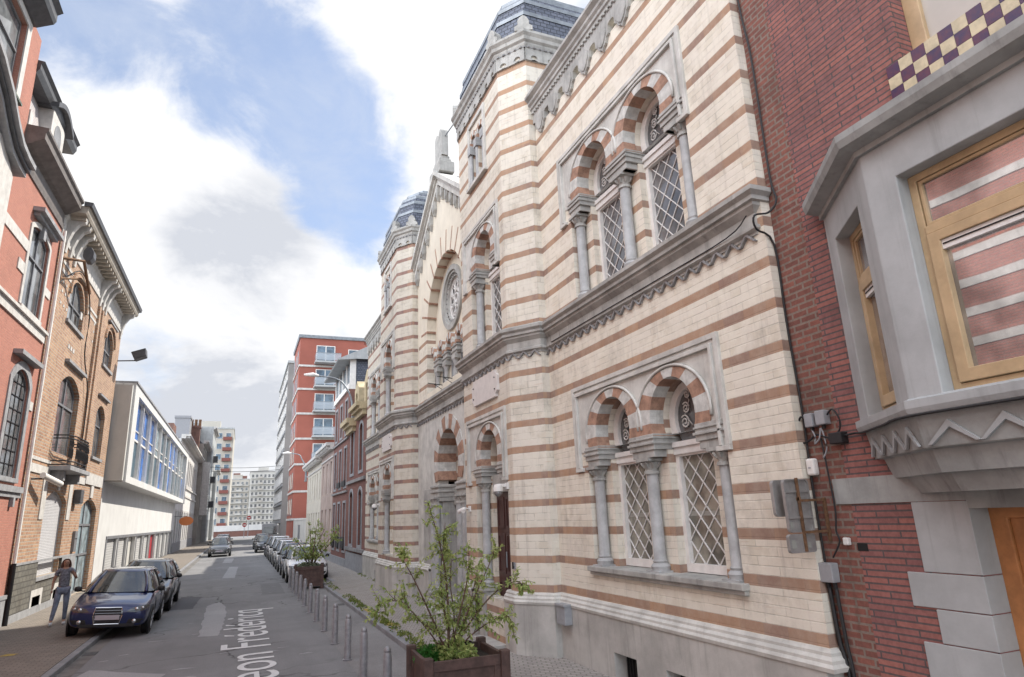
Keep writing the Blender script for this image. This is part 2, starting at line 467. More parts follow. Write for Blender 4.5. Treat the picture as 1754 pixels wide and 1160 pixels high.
def arcade(P, centers, rec0, rec1, dz, parent, kind='window', v_bot=1.62, colpos=None, col_bot=None):
    """a banded horseshoe arcade in a moulded panel; returns outer-wall hole + builds inner layer. dz lifts it"""
    z = lambda q: q + dz
    r = .50; vs = z(3.66)
    U0 = centers[0] - .98 if len(centers) == 1 else min(centers) - 1.08
    U1 = centers[0] + 1.40 if len(centers) == 1 else max(centers) + 1.24
    # --- hole in the outer layer
    hole = [(rec0, z(v_bot)), (rec1, z(v_bot)), (rec1, z(3.17))]
    for c in sorted(centers, reverse=True):
        hole.append((c + .53, z(3.17)))
        a = math.acos(.53 / .6)
        for i in range(15):
            t = -a + (PI + 2 * a) * i / 14
            hole.append((c + .6 * math.cos(t), vs + .6 * math.sin(t) * 1.04))
        hole.append((c - .53, z(3.17)))
    hole.append((rec0, z(3.17)))
    panel = (U0, U1)
    # --- moulded panel (frame + spandrel)
    mb = MB()
    sp = [(c, [(c + .62 * math.cos(t), vs + .62 * math.sin(t)) for t in [PI * i / 16 for i in range(17)]]) for c in centers]
    out = [(U0 + .16, z(3.42)), (U0 + .16, z(4.42)), (U1 - .16, z(4.42)), (U1 - .16, z(3.42))]
    for c, pts in sorted(sp, key=lambda q: -q[0]):
        out += [(c + .60, z(3.42))] + pts + [(c - .60, z(3.42))]
    mb.plate(P, out, [], .0, .012)
    mb.build('spandrel', M['stone_l'], parent)
    mb = MB()
    fr = lambda a, b0, b1: [(U0 + a, z(3.17)), (U0 + a, z(4.55) - a), (U1 - a, z(4.55) - a), (U1 - a, z(3.17)), (U1 - b0, z(3.17)), (U1 - b0, z(4.55) - b0), (U0 + b0, z(4.55) - b0), (U0 + b0, z(3.17))]
    mb.plate(P, fr(0, .07, 0), [], -.01, .045)
    mb.plate(P, fr(.07, .12, 0), [], -.01, .022)
    mb.plate(P, fr(.12, .17, 0), [], -.01, .06)
    for s, uu in ((1, U0), (-1, U1)):   # foot of the frame steps inward
        a, b = sorted((uu, uu + s * .24)); mb.pbox(P, a, b, z(3.11), z(3.17), -.01, .052)
    mb.build('panel_frame', M['stone_l'], parent, bevel=.006)
    # --- voussoirs
    for k, c in enumerate(centers):
        mr, mw = MB(), MB()
        e = .003 * k
        voussoirs(mr, mw, P, c, vs, r, .80, .66, -.44, .028 + e)
        mr.build('red_voussoirs', M['vred'], parent); mw.build('pale_voussoirs', M['vwhite'], parent)
        rb = MB()    # hood roll
        rb.tube([P(c + .82 * math.cos(t), vs + .69 * math.sin(t), .03) for t in [R(-8) + (PI + R(16)) * i / 24 for i in range(25)]], .022, 6)
        rb.build('hood_mould', M['stone_l'], parent, smooth=True)
    # --- imposts
    us = sorted(centers)
    blocks = [(rec0 - .02 if len(us) > 1 else us[0] - .8, us[0] - .46)] + [(us[i] + .46, us[i + 1] - .46) for i in range(len(us) - 1)] + [(us[-1] + .46, rec1 + .02)]
    for (a, b) in blocks:
        mb = MB()
        mb.pbox(P, a, b, z(3.27), z(3.49), -.43, .033)
        mb.pbox(P, a - .02, b + .02, z(3.345), z(3.38), -.43, .06)
        mb.pbox(P, a - .015, b + .015, z(3.42), z(3.445), -.43, .05)
        mb.pbox(P, a + .04, b - .04, z(3.17), z(3.27), -.40, .012)
        mb.build('impost', M['stone'], parent, bevel=.006)
    # --- inner layer of wall, with the window openings
    op = []
    iv = []
    for c in centers:
        op.append(arch_open(c, .47, z(v_bot if kind != 'door' else 0), vs, .5))
    mb = MB()
    mb.plate(P, [(rec0 - .15, z(v_bot) - .05), (rec1 + .15, z(v_bot) - .05), (rec1 + .15, z(4.3)), (rec0 - .15, z(4.3))],
             [arch_open(c, .47, z(v_bot) + .001, vs, .497) for c in centers], -.62, -.2)
    mb.build('recess_wall', M['stripe'], parent)
    for c in centers:
        if kind == 'window':
            w = .495
            v0 = z(v_bot) + .02; vt = z(3.19)
            fb = MB()
            fb.plate(P, [(c - w, v0), (c + w, v0), (c + w, vt), (c - w, vt)], [[(c - w + .1, v0 + .11), (c + w - .1, v0 + .11), (c + w - .1, vt - .03), (c - w + .1, vt - .03)]], -.40, -.32)
            fb.pbox(P, c - w, c + w, vt + .0, vt + .1, -.42, -.295)
            fb.pbox(P, c - w, c + w, vt + .1, vt + .17, -.42, -.27)
            hd = [(c + q * .5 * math.cos(t), vs + q * .52 * math.sin(t)) for q in (1,) for t in [-.35 + (PI + .7) * i / 18 for i in range(19)]]
            hd2 = [(c + .37 * math.cos(t), vs + .41 * math.sin(t)) for t in [-.45 + (PI + .9) * i / 18 for i in range(19)]]
            fb.plate(P, hd, [hd2], -.395, -.3)
            wo = fb.build('window', M['wpaint'], parent, bevel=.006)
            lb = MB(); lattice(lb, P, c - w + .1, c + w - .1, v0 + .11, vt - .03, -.386, -.372)
            lb.build('lattice', M['lead'], wo)
            
            if dz < 1: ib = MB(); ib.pbox(P, c - w + .2, c + w - .08, z(2.36), z(2.42), -.388, -.387); ib.build('inner_rail', M['wstone0'], wo)
            sb = MB(); scrolls(sb, P, c, vs - .12, .36, -.335); sb.build('scroll_grille', M['lead'], wo, smooth=True)
            pb = MB(); pb.pbox(P, c - w + .05, c + w - .05, v0 + .05, vt, -.395, -.388); pb.build('pane', M['pane_warm'] if dz < 1 else M['pane'], wo)
            pb = MB(); pb.plate(P, [(c + .42 * math.cos(t), vs + .46 * math.sin(t)) for t in [2 * PI * i / 20 for i in range(20)]], [], -.37, -.36); pb.build('arched_pane', M['pane'], wo)
    for u in (colpos or ([centers[0] + .62] if len(centers) == 1 else [us[0] - .80, (us[0] + us[1]) / 2, us[1] + .74])):
        column(P, u, z(col_bot or v_bot) + .012, z(3.17), -.11, parent=parent)
    return hole

def gate_arch_hole(c, w, v0, vs, r): return arch_open(c, w, v0, vs, r)

# ---- wings -------------------------------------------------------
def wing(y0, y1, cs, near=True):
    rec = (min(cs) - .98, max(cs) + .88)
    holes = [arcade(PW, cs, rec[0], rec[1], 0, syn), arcade(PW, cs, rec[0], rec[1], 4.50, syn, v_bot=1.56)]
    # basement openings
    mb = MB()
    mb.plate(PW, [(y0, 1.0), (y1, 1.0), (y1, 10.3), (y0, 10.3)], holes, -.24, 0)
    mb.pbox(PW, y0, y1, 0.0, 10.25, -.9, -.64)
    mb.pbox(PW, y0, y0 + .3 if near else y1, 0, 10.25, -5.5, -.9) if near else None
    mb.pbox(PW, y0, y0 + .2, 0.0, 10.3, -.64, -.24); mb.pbox(PW, y1 - .2, y1, 0.0, 10.3, -.64, -.24)
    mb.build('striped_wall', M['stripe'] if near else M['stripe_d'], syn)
    # window ledge under the lower arcade
    mb = MB()
    a, b = rec[0] - .08, rec[1] + .1
    mb.pbox(PW, a, b, 1.555, 1.63, -.5, .10); mb.pbox(PW, a + .02, b - .02, 1.50, 1.555, -.1, .06)
    mb.build('window_ledge', M['stone'], syn, bevel=.01)
    # plinth with cellar openings
    holes = []
    for c in ((8.72, 7.42, 5.9) if near else (y0 + 2.4,)):
        holes.append([(c - .3, .03 if not near else .05), (c + .3, .05), (c + .3, .46), (c - .3, .46)])
    mb = MB()
    mb.plate(PW, [(y0, -.05), (y1, -.05), (y1, .985), (y0, .985)], holes, -.22, .085)
    mb.build('plinth', M['plinth'], syn)
    for h in holes:
        g = MB(); c0, c1 = h[0][0], h[1][0]
        g.pbox(PW, c0 + .01, c1 - .01, .05, .45, -.2, -.12)
        o = g.build('cellar_opening', M['dark'], syn)
        gb = MB()
        for i in range(1, 8): gb.pbox(PW, c0 + (c1 - c0) * i / 8 - .008, c0 + (c1 - c0) * i / 8 + .008, .06, .44, -.1, -.08)
        gb.build('grating', M['iron'], o)
    # parapet frieze
    z0, z1 = 10.12, 11.05
    mb = MB(); n = int(round((y1 - y0) / .62)); cw = (y1 - y0) / n
    for i in range(n):
        a = y0 + i * cw; b = a + cw
        low = [(a, z0 + .33), (a + .05, z0 + .33), (a + .09, z0 + .30), (a + .10, z0 + .16), (a + .16, z0 + .12), (a + .2, z0 + .03), (a + .27, z0 + .0), (a + .31, z0 - .06),
               (a + .35, z0), (a + .42, z0 + .03), (a + .46, z0 + .12), (a + .52, z0 + .16), (a + .53, z0 + .30), (a + .57, z0 + .33), (b, z0 + .33)]
        low = [(min(p[0], b), p[1]) for p in low]
        mb.plate(PW, low + [(b, z1 - .35), (a, z1 - .35)], [], -.05, .05)
        m = a + .31
        mb.plate(PW, [(a + .15, z0 + .2), (a + .24, z0 + .07), (m, z0 + .02), (m + .07, z0 + .07), (m + .16, z0 + .2), (m + .16, z0 + .34), (a + .15, z0 + .34)], [], .04, .07)
    mb.build('parapet_frieze', M['stone'], syn)
    mb = MB(); path = [(XW, y0 - (0 if near else 0)), (XW, y1)]
    mb.sweep(path, [(.0, z1 - .36), (.08, z1 - .36), (.08, z1 - .30), (.11, z1 - .28), (.11, z1 - .22), (.15, z1 - .18), (.15, z1 - .12), (.22, z1 - .06), (.22, z1), (-.35, z1 + .04), (-.35, z1 - .36)])
    k = y0 + .05
    while k < y1 - .05:     # rope moulding of small beads
        c = PW(k, z1 - .38, .06); mb.lathe((c[0], c[1], c[2]), [(.0, -.03), (.03, -.02), (.035, 0), (.03, .02), (0, .03)], 6); k += .11
    mb.build('parapet_cornice', M['stone'], syn)

# ---- towers -------------------------------------------------------
DX, DY = .43, .60
def foot(yc, g=0.0, xb=8.6):
    h = HF; s = 1
    return [(XT + DX, yc - h - DY), (XT, yc - h), (XT, yc + h), (XT + DX, yc + h + DY)]
def tower(yc, far=False):
    T = syn
    xb = 8.4
    plan = [(XT + DX, yc - HF - DY), (XT, yc - HF), (XT, yc + HF), (XT + DX, yc + HF + DY), (xb, yc + HF + DY), (xb + DX, yc + HF), (xb + DX, yc - HF), (xb, yc - HF - DY)]
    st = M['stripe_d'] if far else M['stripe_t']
    kind = 'door' if not far else 'window'
    holes = []
    c = yc
    c = yc - .2
    rec = (c - .93, c + .9)
    if far:
        holes.append(arcade(PT, [c], rec[0], rec[1], 0, T, v_bot=1.3))
    else:
        holes.append(arcade(PT, [c], rec[0], rec[1], 0, T, kind='door', v_bot=0.15, col_bot=1.05))
        # pedestals
        for s in (.62,):
            mb = MB(); mb.pbox(PT, c + s - .17, c + s + .17, 0, .98, -.3, .05); mb.pbox(PT, c + s - .2, c + s + .2, .98, 1.06, -.32, .08)
            mb.pbox(PT, c + s - .2, c + s + .2, 0, .12, -.32, .09)
            mb.build('pedestal', M['stone'], T, bevel=.01)
        mb = MB()
        mb.pbox(PT, c - .47, c + .47, .30, 2.92, -.36, -.30)
        d = mb.build('door', M['door_red'], T)
        mb = MB()
        for a, b in ((-.42, -.04), (.04, .42)):
            for z0, z1 in ((.42, 1.2), (1.32, 2.1), (2.2, 2.82)):
                mb.plate(PT, [(c + a, z0), (c + b, z0), (c + b, z1), (c + a, z1)], [[(c + a + .05, z0 + .05), (c + b - .05, z0 + .05), (c + b - .05, z1 - .05), (c + a + .05, z1 - .05)]], -.30, -.28)
        mb.build('door_panel', M['door_red'], d)
        mb = MB(); mb.tube([PT(c - .06, 1.45, -.27), PT(c - .06, 1.75, -.27)], .015); mb.build('handle', M['zinc'], d)
        mb = MB(); mb.pbox(PT, c - .5, c + .5, 2.92, 3.28, -.42, -.215); mb.build('lintel', M['stone'], T, bevel=.008)
        mb = MB(); mb.plate(PT, arch_open(c, .49, 3.2, 3.66, .52), [], -.42, -.36)
        mb.build('tympanum', M['stone_d'], T)
        mb = MB(); mb.pbox(PT, c - .6, c + .6, 0, .15, -.6, .25); mb.pbox(PT, c - .55, c + .55, .15, .30, -.6, -.1); mb.build('door_step', M['plinth'], T, bevel=.01)
    holes.append(arcade(PT, [c], rec[0], rec[1], 4.50, T, v_bot=1.56))
    c = yc
    # top twin lights
    tw = [(c - .42, 10.2), (c + .42, 10.2)]
    tw2 = []
    for q in (-.24, .24):
        tw2.append(shape(c + q - .17, c + q + .17, 10.25, 11.45, .17))
    holes += tw2
    mb = MB()
    F = FL(XT)
    mb.plate(PT, [(c - HF, .9), (c + HF, .9), (c + HF, 12.2), (c - HF, 12.2)], holes, -.24, 0)
    # other faces
    for i in range(len(plan)):
        if i == 1: continue
        a = plan[i]; b = plan[(i + 1) % len(plan)]
        mb.quad((*a, 0), (*b, 0), (*b, 12.4), (*a, 12.4))
    mb.quad((XT + .66, c - HF - .05, 0), (XT + .66, c + HF + .05, 0), (XT + .66, c + HF + .05, 12.4), (XT + .66, c - HF - .05, 12.4))
    mb.build('striped_tower', st, T)
    # twin light surround
    mb = MB(); mb.plate(PT, [(c - .58, 10.12), (c + .58, 10.12), (c + .58, 11.85), (c - .58, 11.85)], [[(c - .48, 10.2), (c + .48, 10.2), (c + .48, 11.74), (c - .48, 11.74)]], -.01, .05)
    mb.pbox(PT, c - .64, c + .64, 10.06, 10.14, -.02, .09)
    mb.build('panel_frame', M['stone_l'], T, bevel=.006)
    for q in (-.24, .24):
        mr, mw = MB(), MB(); voussoirs(mr, mw, PT, c + q, 11.28, .165, .235, .30, -.2, .02 + (.003 if q > 0 else 0), 7, R(15), r0y=.175)
        mr.build('red_voussoirs', M['vred'], T); mw.build('pale_voussoirs', M['vwhite'], T)
        pb = MB(); pb.plate(PT, shape(c + q - .17, c + q + .17, 10.22, 11.46, .17), [], -.23, -.2); pb.build('arched_pane', M['pane'], T)
        mb = MB(); mb.pbox(PT, c + q - .05 * (1 if q > 0 else 1) - (.22 if q < 0 else -.12), c + q - .05 + (-.12 if q < 0 else .32) , 11.02, 11.2, -.2, .04)
    mb = MB()
    for u in (c - .44, c, c + .44):
        mb.tube([PT(u, 10.16, .0), PT(u, 11.0, .0)], .05, 10); mb.pbox(PT, u - .09, u + .09, 11.0, 11.22, -.18, .07); mb.pbox(PT, u - .07, u + .07, 10.14, 10.2, -.05, .06)
    mb.build('twin_light_shafts', M['column'], T)
    # frieze and crown
    band = plan
    mb = MB()
    for i in (7, 0, 1, 2, 3):
        a = Vector(plan[i]); b = Vector(plan[(i + 1) % 8]); L = (b - a).length; d = (b - a).normalized(); nn = Vector((-d.y, d.x))
        Pf = lambda u, v, n, a=a, d=d, nn=nn: (a.x + d.x * u + nn.x * n, a.y + d.y * u + nn.y * n, v)
        k = max(1, int(round(L / .40))); cw = L / k
        for j in range(k):
            u0 = j * cw; u1 = u0 + cw; m = (u0 + u1) / 2; rr = min(.085, cw * .3)
            low = [(u0, 12.03), (m - rr, 12.03)] + [(m - rr * math.cos(t), 12.09 + rr * math.sin(t)) for t in [PI - PI * q / 6 for q in range(7)]] + [(m + rr, 12.03), (u1, 12.03)]
            mb.plate(Pf, low + [(u1, 12.36), (u0, 12.36)], [], -.03, .045)
    mb.build('corbel_frieze', M['stone'], T)
    mb = MB()
    lp = [plan[i] for i in (0, 1, 2, 3, 4, 5, 6, 7)]
    mb.sweep(lp, [(-.3, 12.36), (.05, 12.36), (.07, 12.42), (.07, 12.46), (.12, 12.5), (.13, 12.58), (.18, 12.64), (.18, 12.7), (-.3, 12.74)], closed=True)
    mb.build('crown_cornice', M['stone'], T)
    mb = MB()
    for i in range(8):
        a = Vector(plan[i]); b = Vector(plan[(i + 1) % 8]); L = (b - a).length; d = (b - a).normalized(); nn = Vector((-d.y, d.x)); k = int(L / .13)
        for j in range(k):
            q = a + d * (L * (j + .5) / k) + nn * .055
            mb.lathe((q.x, q.y, 12.36), [(.0, -.035), (.034, -.02), (.034, .015), (0, .03)], 6)
    mb.sweep(plan, [(-.1, 12.34), (.052, 12.34), (.052, 12.37), (-.1, 12.37)], closed=True)
    mb.build('bead_course', M['stone_d'], T)
    mb = MB()
    cx = (XT + xb + DX) / 2
    crest = [(-.2, 12.7), (.2, 12.7), (.2, 12.8), (.11, 12.86), (.13, 12.94), (.08, 13.04), (0, 13.1), (-.08, 13.04), (-.13, 12.94), (-.11, 12.86), (-.2, 12.8)]
    for i in range(8):
        a = Vector(plan[i]); d = (Vector(plan[(i + 1) % 8]) - a).normalized(); e = (a - Vector(plan[i - 1])).normalized()
        t = (d + e).normalized(); nn = Vector((-t.y, t.x)); a = a + nn * .04
        Pf = lambda u, v, n, a=a, t=t, nn=nn: (a.x + t.x * u + nn.x * n, a.y + t.y * u + nn.y * n, v)
        mb.plate(Pf, crest, [], -.1, .1)
    mb.build('crest_stone', M['stone'], T)
    # slate cap in diminishing steps
    c2 = Vector((cx, yc)); prof = [(1.0, 12.7), (.965, 13.35), (.93, 13.75), (.86, 14.05), (.76, 14.32), (.63, 14.55), (.46, 14.73), (.26, 14.85), (.06, 14.9)]
    mb = MB(); zb = MB()
    for j in range(len(prof) - 1):
        s0, z0 = prof[j]; s1, z1 = prof[j + 1]
        for i in range(8):
            a = Vector(plan[i]); b = Vector(plan[(i + 1) % 8])
            f = lambda p, s: c2 + (p - c2) * s
            q = [f(a, s0), f(b, s0), f(b, s1), f(a, s1)]
            mb.quad((q[0].x, q[0].y, z0), (q[1].x, q[1].y, z0), (q[2].x, q[2].y, z1), (q[3].x, q[3].y, z1))
            if j > 0:
                w = .03
                g0 = c2 + (a - c2) * (s0 + .012); g1 = c2 + (b - c2) * (s0 + .012)
                h0 = c2 + (a - c2) * (s0 - .01); h1 = c2 + (b - c2) * (s0 - .01)
                zb.add([(g0.x, g0.y, z0 - .05), (g1.x, g1.y, z0 - .05), (g1.x, g1.y, z0 + .05), (g0.x, g0.y, z0 + .05), (h0.x, h0.y, z0 + .09), (h1.x, h1.y, z0 + .09)], [(0, 1, 2, 3), (3, 2, 5, 4)])
    rf = mb.build('roof', M['slate'], T); zb.build('roof_band', M['zinc'], rf)
    mb = MB(); mb.lathe((cx, yc, 14.85), [(.12, 0), (.08, .15), (.03, .2), (.03, .45), (.09, .52), (.09, .6), (.02, .68), (.01, 1.0)], 10)
    mb.build('finial', M['zinc'], T, smooth=True)
    return plan

wing(YA, YC1 - HF - DY, [7.13, 8.67])
pl1 = tower(YC1)
pl2 = tower(YC2, True)
yw0 = YC2 + HF + DY
wing(yw0, YE, [yw0 + 2.15, yw0 + 3.69], near=False)

# ---- cornice between floors along the whole front
CP = [(XW + .11, YA + .12), (XW, YA + .12), (XW, YC1 - HF - DY), *foot(YC1), (XC, YC1 + HF + DY), (XC, YC2 - HF - DY), *foot(YC2), (XW, YC2 + HF + DY), (XW, YE)]
prof = [(-.2, 5.47), (.02, 5.47), (.02, 5.50), (.07, 5.53), (.07, 5.57), (.035, 5.59), (.035, 5.72), (.11, 5.79), (.11, 5.83), (.15, 5.84), (.15, 5.89), (.20, 5.93), (.20, 5.985), (.17, 6.0), (.05, 6.055), (-.2, 6.06)]
mb = MB(); mb.sweep(CP, prof); mb.build('cornice', M['stone'], syn)
mb = MB()
for i in range(len(CP) - 1):
    a = Vector(CP[i]); b = Vector(CP[i + 1]); L = (b - a).length
    if L < .3: continue
    d = (b - a).normalized(); nn = Vector((-d.y, d.x))
    Pf = lambda u, v, n, a=a, d=d, nn=nn: (a.x + d.x * u + nn.x * n, a.y + d.y * u + nn.y * n, v)
    k = int(round(L / .27)); cw = L / k
    for j in range(k):
        u = j * cw; m = u + cw / 2
        mb.plate(Pf, [(u, 5.395), (u + .025, 5.395), (m, 5.495), (u + cw - .025, 5.395), (u + cw, 5.395), (m + .01, 5.53), (m - .01, 5.53)], [], .0, .045)
mb.build('zigzag_band', M['stone_d'], syn)
# ---- plinth courses and mouldings
def plinth_seg(path, mat_='plinth', h=.985):
    mb = MB(); mb.sweep(path, [(-.1, 0), (.085, 0), (.085, h), (-.1, h)]); mb.build('plinth', M[mat_], syn)
def plinth_mould(path):
    mb = MB(); mb.sweep(path, [(-.1, .93), (.10, .93), (.11, .97), (.085, 1.0), (.085, 1.03), (.05, 1.06), (.05, 1.09), (.015, 1.12), (-.1, 1.125)])
    mb.build('plinth_moulding', M['stone_l'], syn)
f1, f2 = foot(YC1), foot(YC2)
S1 = [(XW, YC1 - HF - DY), f1[0], f1[1], (XT, YC1 - .95)]
S1m = [(XW + .14, YA - .004), (XW, YA - .004), *S1]
S2 = [(XT, YC1 + .95), f1[2], f1[3], (XC, f1[3][1]), (XC, 15.9)]
S3 = [(XC, 19.6), (XC, f2[0][1]), f2[0], f2[1], f2[2], f2[3], (XW, f2[3][1])]
plinth_seg(S1); plinth_seg(S2); plinth_seg(S3)
plinth_mould(S1m); plinth_mould(S2); plinth_mould(S3 + [(XW, YE)])
# ---- centre
cy0, cy1 = YC1 + HF + DY, YC2 - HF - DY
ax = 17.9
gz = lambda y: 13.25 - .70 * abs(y - 18.1)
mb = MB()
rosec, roser = (17.95, 8.98), .86
oph = arch_open(ax, 2.05, 6.3, 8.25, 2.06, 1.02)
por = arch_open(17.7, 1.02, 0, 3.95, 1.1, 1.0)
# lower part (portal) and upper part (gable) built apart
lowp = [(cy0, 0), (17.7 - 1.02, 0)] + list(reversed(por[2:])) + [(17.7 + 1.02, 0), (cy1, 0), (cy1, 5.9), (cy0, 5.9)]
mb = MB(); mb.plate(PC, lowp, [], -.3, 0); mb.build('portal_wall', M['stone_l'], syn)
upp = [(cy0, 5.9), (cy1, 5.9), (cy1, gz(cy1)), (18.1, gz(18.1)), (cy0, gz(cy0))]
mb = MB(); mb.plate(PC, upp, [oph], -.3, 0); mb.build('gable_wall', M['cream'], syn)
mb = MB(); mb.plate(PC, [(ax - 2.3, 5.95), (ax + 2.3, 5.95), (ax + 2.3, 10.6), (ax - 2.3, 10.6)], [[(rosec[0] + roser * math.cos(t), rosec[1] + roser * math.sin(t)) for t in [2 * PI * i / 32 for i in range(32)]]], -.6, -.3)
mb.build('tympanum_wall', M['cream'], syn)
# striped piers of the blind arch and radial red joints
mb = MB()
for s in (-1, 1):
    a, b = sorted((ax + s * 2.035, ax + s * 3.05)); a = max(a, cy0); b = min(b, cy1)
    mb.pbox(PC, a, b, 5.9, 8.15, -.31, .008)
mb.build('striped_pier', M['stripe'], syn)
mb = MB(); n = 27
for i in range(n):
    t = PI * (i + .5) / n - 0
    c0, s0 = math.cos(t), math.sin(t); w = .035
    q = [(ax + 2.0 * c0 + w * s0, 8.25 + 2.04 * s0 - w * c0), (ax + 2.75 * c0 + w * s0, 8.25 + 2.8 * s0 - w * c0), (ax + 2.75 * c0 - w * s0, 8.25 + 2.8 * s0 + w * c0), (ax + 2.0 * c0 - w * s0, 8.25 + 2.04 * s0 + w * c0)]
    if i % 2 == 0: mb.plate(PC, q, [], -.32, .006)
mb.build('red_voussoirs', M['vred'], syn)
# rose window
def ring(mb, P, c, r0, r1, n0, n1, seg=32):
    mb.plate(P, [(c[0] + r1 * math.cos(2 * PI * i / seg), c[1] + r1 * math.sin(2 * PI * i / seg)) for i in range(seg)],
             [[(c[0] + r0 * math.cos(2 * PI * i / seg), c[1] + r0 * math.sin(2 * PI * i / seg)) for i in range(seg)]], n0, n1)
mb = MB()
ring(mb, PC, rosec, .86, 1.02, -.34, -.22); ring(mb, PC, rosec, .78, .87, -.5, -.27); ring(mb, PC, rosec, .68, .79, -.5, -.33)
rw = mb.build('rose_window', M['stone'], syn)
mb = MB()
for i in range(28):
    t = 2 * PI * i / 28; c = PC(rosec[0] + .735 * math.cos(t), rosec[1] + .735 * math.sin(t), -.33); mb.lathe(c, [(0, -.03), (.035, -.015), (.035, .015), (0, .03)], 6)
mb.build('bead_ring', M['stone_d'], rw)
mb = MB()
for i in range(8):
    t = 2 * PI * i / 8
    cc = (rosec[0] + .43 * math.cos(t), rosec[1] + .43 * math.sin(t)); ring(mb, PC, cc, .185, .21, -.46, -.4 + (i % 2) * .003, 16)
    for dt in (3 * PI / 4,):
        a = (rosec[0] + .66 * math.cos(t), rosec[1] + .66 * math.sin(t)); b = (rosec[0] + .66 * math.cos(t + dt), rosec[1] + .66 * math.sin(t + dt))
        mb.tube([PC(*a, -.42), PC(*b, -.42)], .013, 5)
ring(mb, PC, rosec, .12, .17, -.46, -.395, 16); ring(mb, PC, rosec, .62, .69, -.47, -.40)
mb.build('tracery', M['wpaint'], rw)
mb = MB(); mb.plate(PC, [(rosec[0] + .8 * math.cos(2 * PI * i / 24), rosec[1] + .8 * math.sin(2 * PI * i / 24)) for i in range(24)], [], -.5, -.48); mb.build('pane', M['pane'], rw)
# little arcade under the rose
for c in (16.05, 17.0, 17.95, 18.9, 19.85):
    if abs(c - ax) > 2: continue
    mr, mw = MB(), MB(); voussoirs(mr, mw, PC, c, 7.42, .2, .36, .42, -.45, -.14, 9, R(20))
    mr.build('red_voussoirs', M['vred'], syn); mw.build('pale_voussoirs', M['vwhite'], syn)
    pb = MB(); pb.plate(PC, arch_open(c, .2, 6.1, 7.42, .22), [], -.305, -.27); pb.build('arched_pane', M['pane'], syn)
for c in (16.5, 17.47, 18.43, 19.38, 15.95):
    mb = MB(); mb.pbox(PC, c - .24, c + .24, 7.06, 7.38, -.32, -.16); mb.pbox(PC, c - .28, c + .28, 7.12, 7.17, -.32, -.13); mb.pbox(PC, c - .28, c + .28, 7.27, 7.31, -.32, -.13); mb.pbox(PC, c - .18, c + .18, 6.9, 7.06, -.32, -.12)
    mb.build('impost', M['stone'], syn, bevel=.008)
    mb = MB(); q = PC(c, 6.05, -.2); mb.lathe(q, [(.1, 0), (.1, .06), (.065, .1), (.062, .72), (.11, .85)], 12); mb.build('column', M['column'], syn, smooth=True, angle=35)
mb = MB(); mb.pbox(PC, ax - 2.1, ax + 2.1, 5.98, 6.07, -.4, .1); mb.build('window_ledge', M['stone'], syn)
for y in (17.2, 18.2):
    mb = MB(); mb.tube([PC(y, 6.25, -.1), PC(y, 6.3, .45)], .013, 6); mb.tube([PC(y, 6.12, .0), PC(y, 6.27, .25)], .009, 6); mb.build('flagpole_bracket', M['iron'], syn)
# gable corbels and coping
mb = MB()
k = cy0 + .12
while k < cy1 - .1:
    zt = gz(k) - .35
    mb.plate(PC, [(k - .12, zt - .02), (k - .12, zt - .32), (k - .06, zt - .42), (k - .02, zt - .52), (k + .02, zt - .52), (k + .06, zt - .42), (k + .12, zt - .32), (k + .12, zt - .02)], [], -.02, .09)
    mb.plate(PC, [(k - .06, zt - .1), (k - .06, zt - .34), (k, zt - .44), (k + .06, zt - .34), (k + .06, zt - .1)], [], .08, .12)
    k += .46
mb.build('corbel_frieze', M['stone'], syn)
mb = MB()
for (ya, yb) in ((cy0, 18.1), (18.1, cy1)):
    za, zb_ = gz(ya), gz(yb)
    for (d0, d1, nn) in ((-.42, -.2, .11), (-.2, -.1, .17), (-.1, .06, .26)):
        mb.plate(PC, [(ya, za + d0), (yb, zb_ + d0), (yb, zb_ + d1), (ya, za + d1)], [], -.3, nn)
mb.build('gable_coping', M['stone_l'], syn)
mb = MB()
mb.pbox(PC, 17.55, 18.75, 13.05, 13.42, -.3, .2); mb.pbox(PC, 17.75, 18.55, 13.42, 13.62, -.26, .14); mb.pbox(PC, 17.8, 18.5, 13.62, 13.75, -.22, .1)
tb = mb.build('gable_pedestal', M['stone'], syn, bevel=.02)
for c in (17.93, 18.34):
    mb = MB(); mb.plate(PC, shape(c - .19, c + .19, 13.75, 14.75, .19), [], -.16, .06); mb.build('stone_tablet', M['stone'], tb, bevel=.015)
mb = MB(); mb.tube([PC(18.0, 14.45, -.05), PC(14.2, 14.3, -.3)], .02, 6); mb.build('stay_rod', M['zinc'], syn)
# portal: giant horseshoe with banded reveal
mr, mw = MB(), MB(); voussoirs(mr, mw, PC, 17.7, 3.95, 1.0, 1.42, 1.36, -.7, .03, 15, R(26), r0y=.95)
mr.build('red_voussoirs', M['vred'], syn); mw.build('pale_voussoirs', M['vwhite'], syn)
mb = MB()
for s in (-1, 1):
    u = 17.7 + s * 1.25
    mb.pbox(PC, u - .38, u + .38, 3.02, 3.38, -.72, .05); mb.pbox(PC, u - .42, u + .42, 3.16, 3.22, -.74, .09); mb.pbox(PC, u - .42, u + .42, 3.3, 3.36, -.74, .09)
    mb.pbox(PC, u - .30, u + .30, 0, 2.9, -.72, -.1); mb.pbox(PC, u - .36, u + .36, 2.9, 3.02, -.72, .02)
mb.pbox(PC, 15.2, 16.05, 0, 3.3, -.3, .02); mb.pbox(PC, 19.35, 20.4, 0, 3.3, -.3, .02)
mb.build('portal_jamb', M['stone'], syn, bevel=.01)
for s in (-1, 1):
    column(PC, 17.7 + s * 1.08, .4, 3.02, .02, .11, parent=syn)
    column(PC, 17.7 + s * 1.5, .4, 3.02, .0, .11, parent=syn)
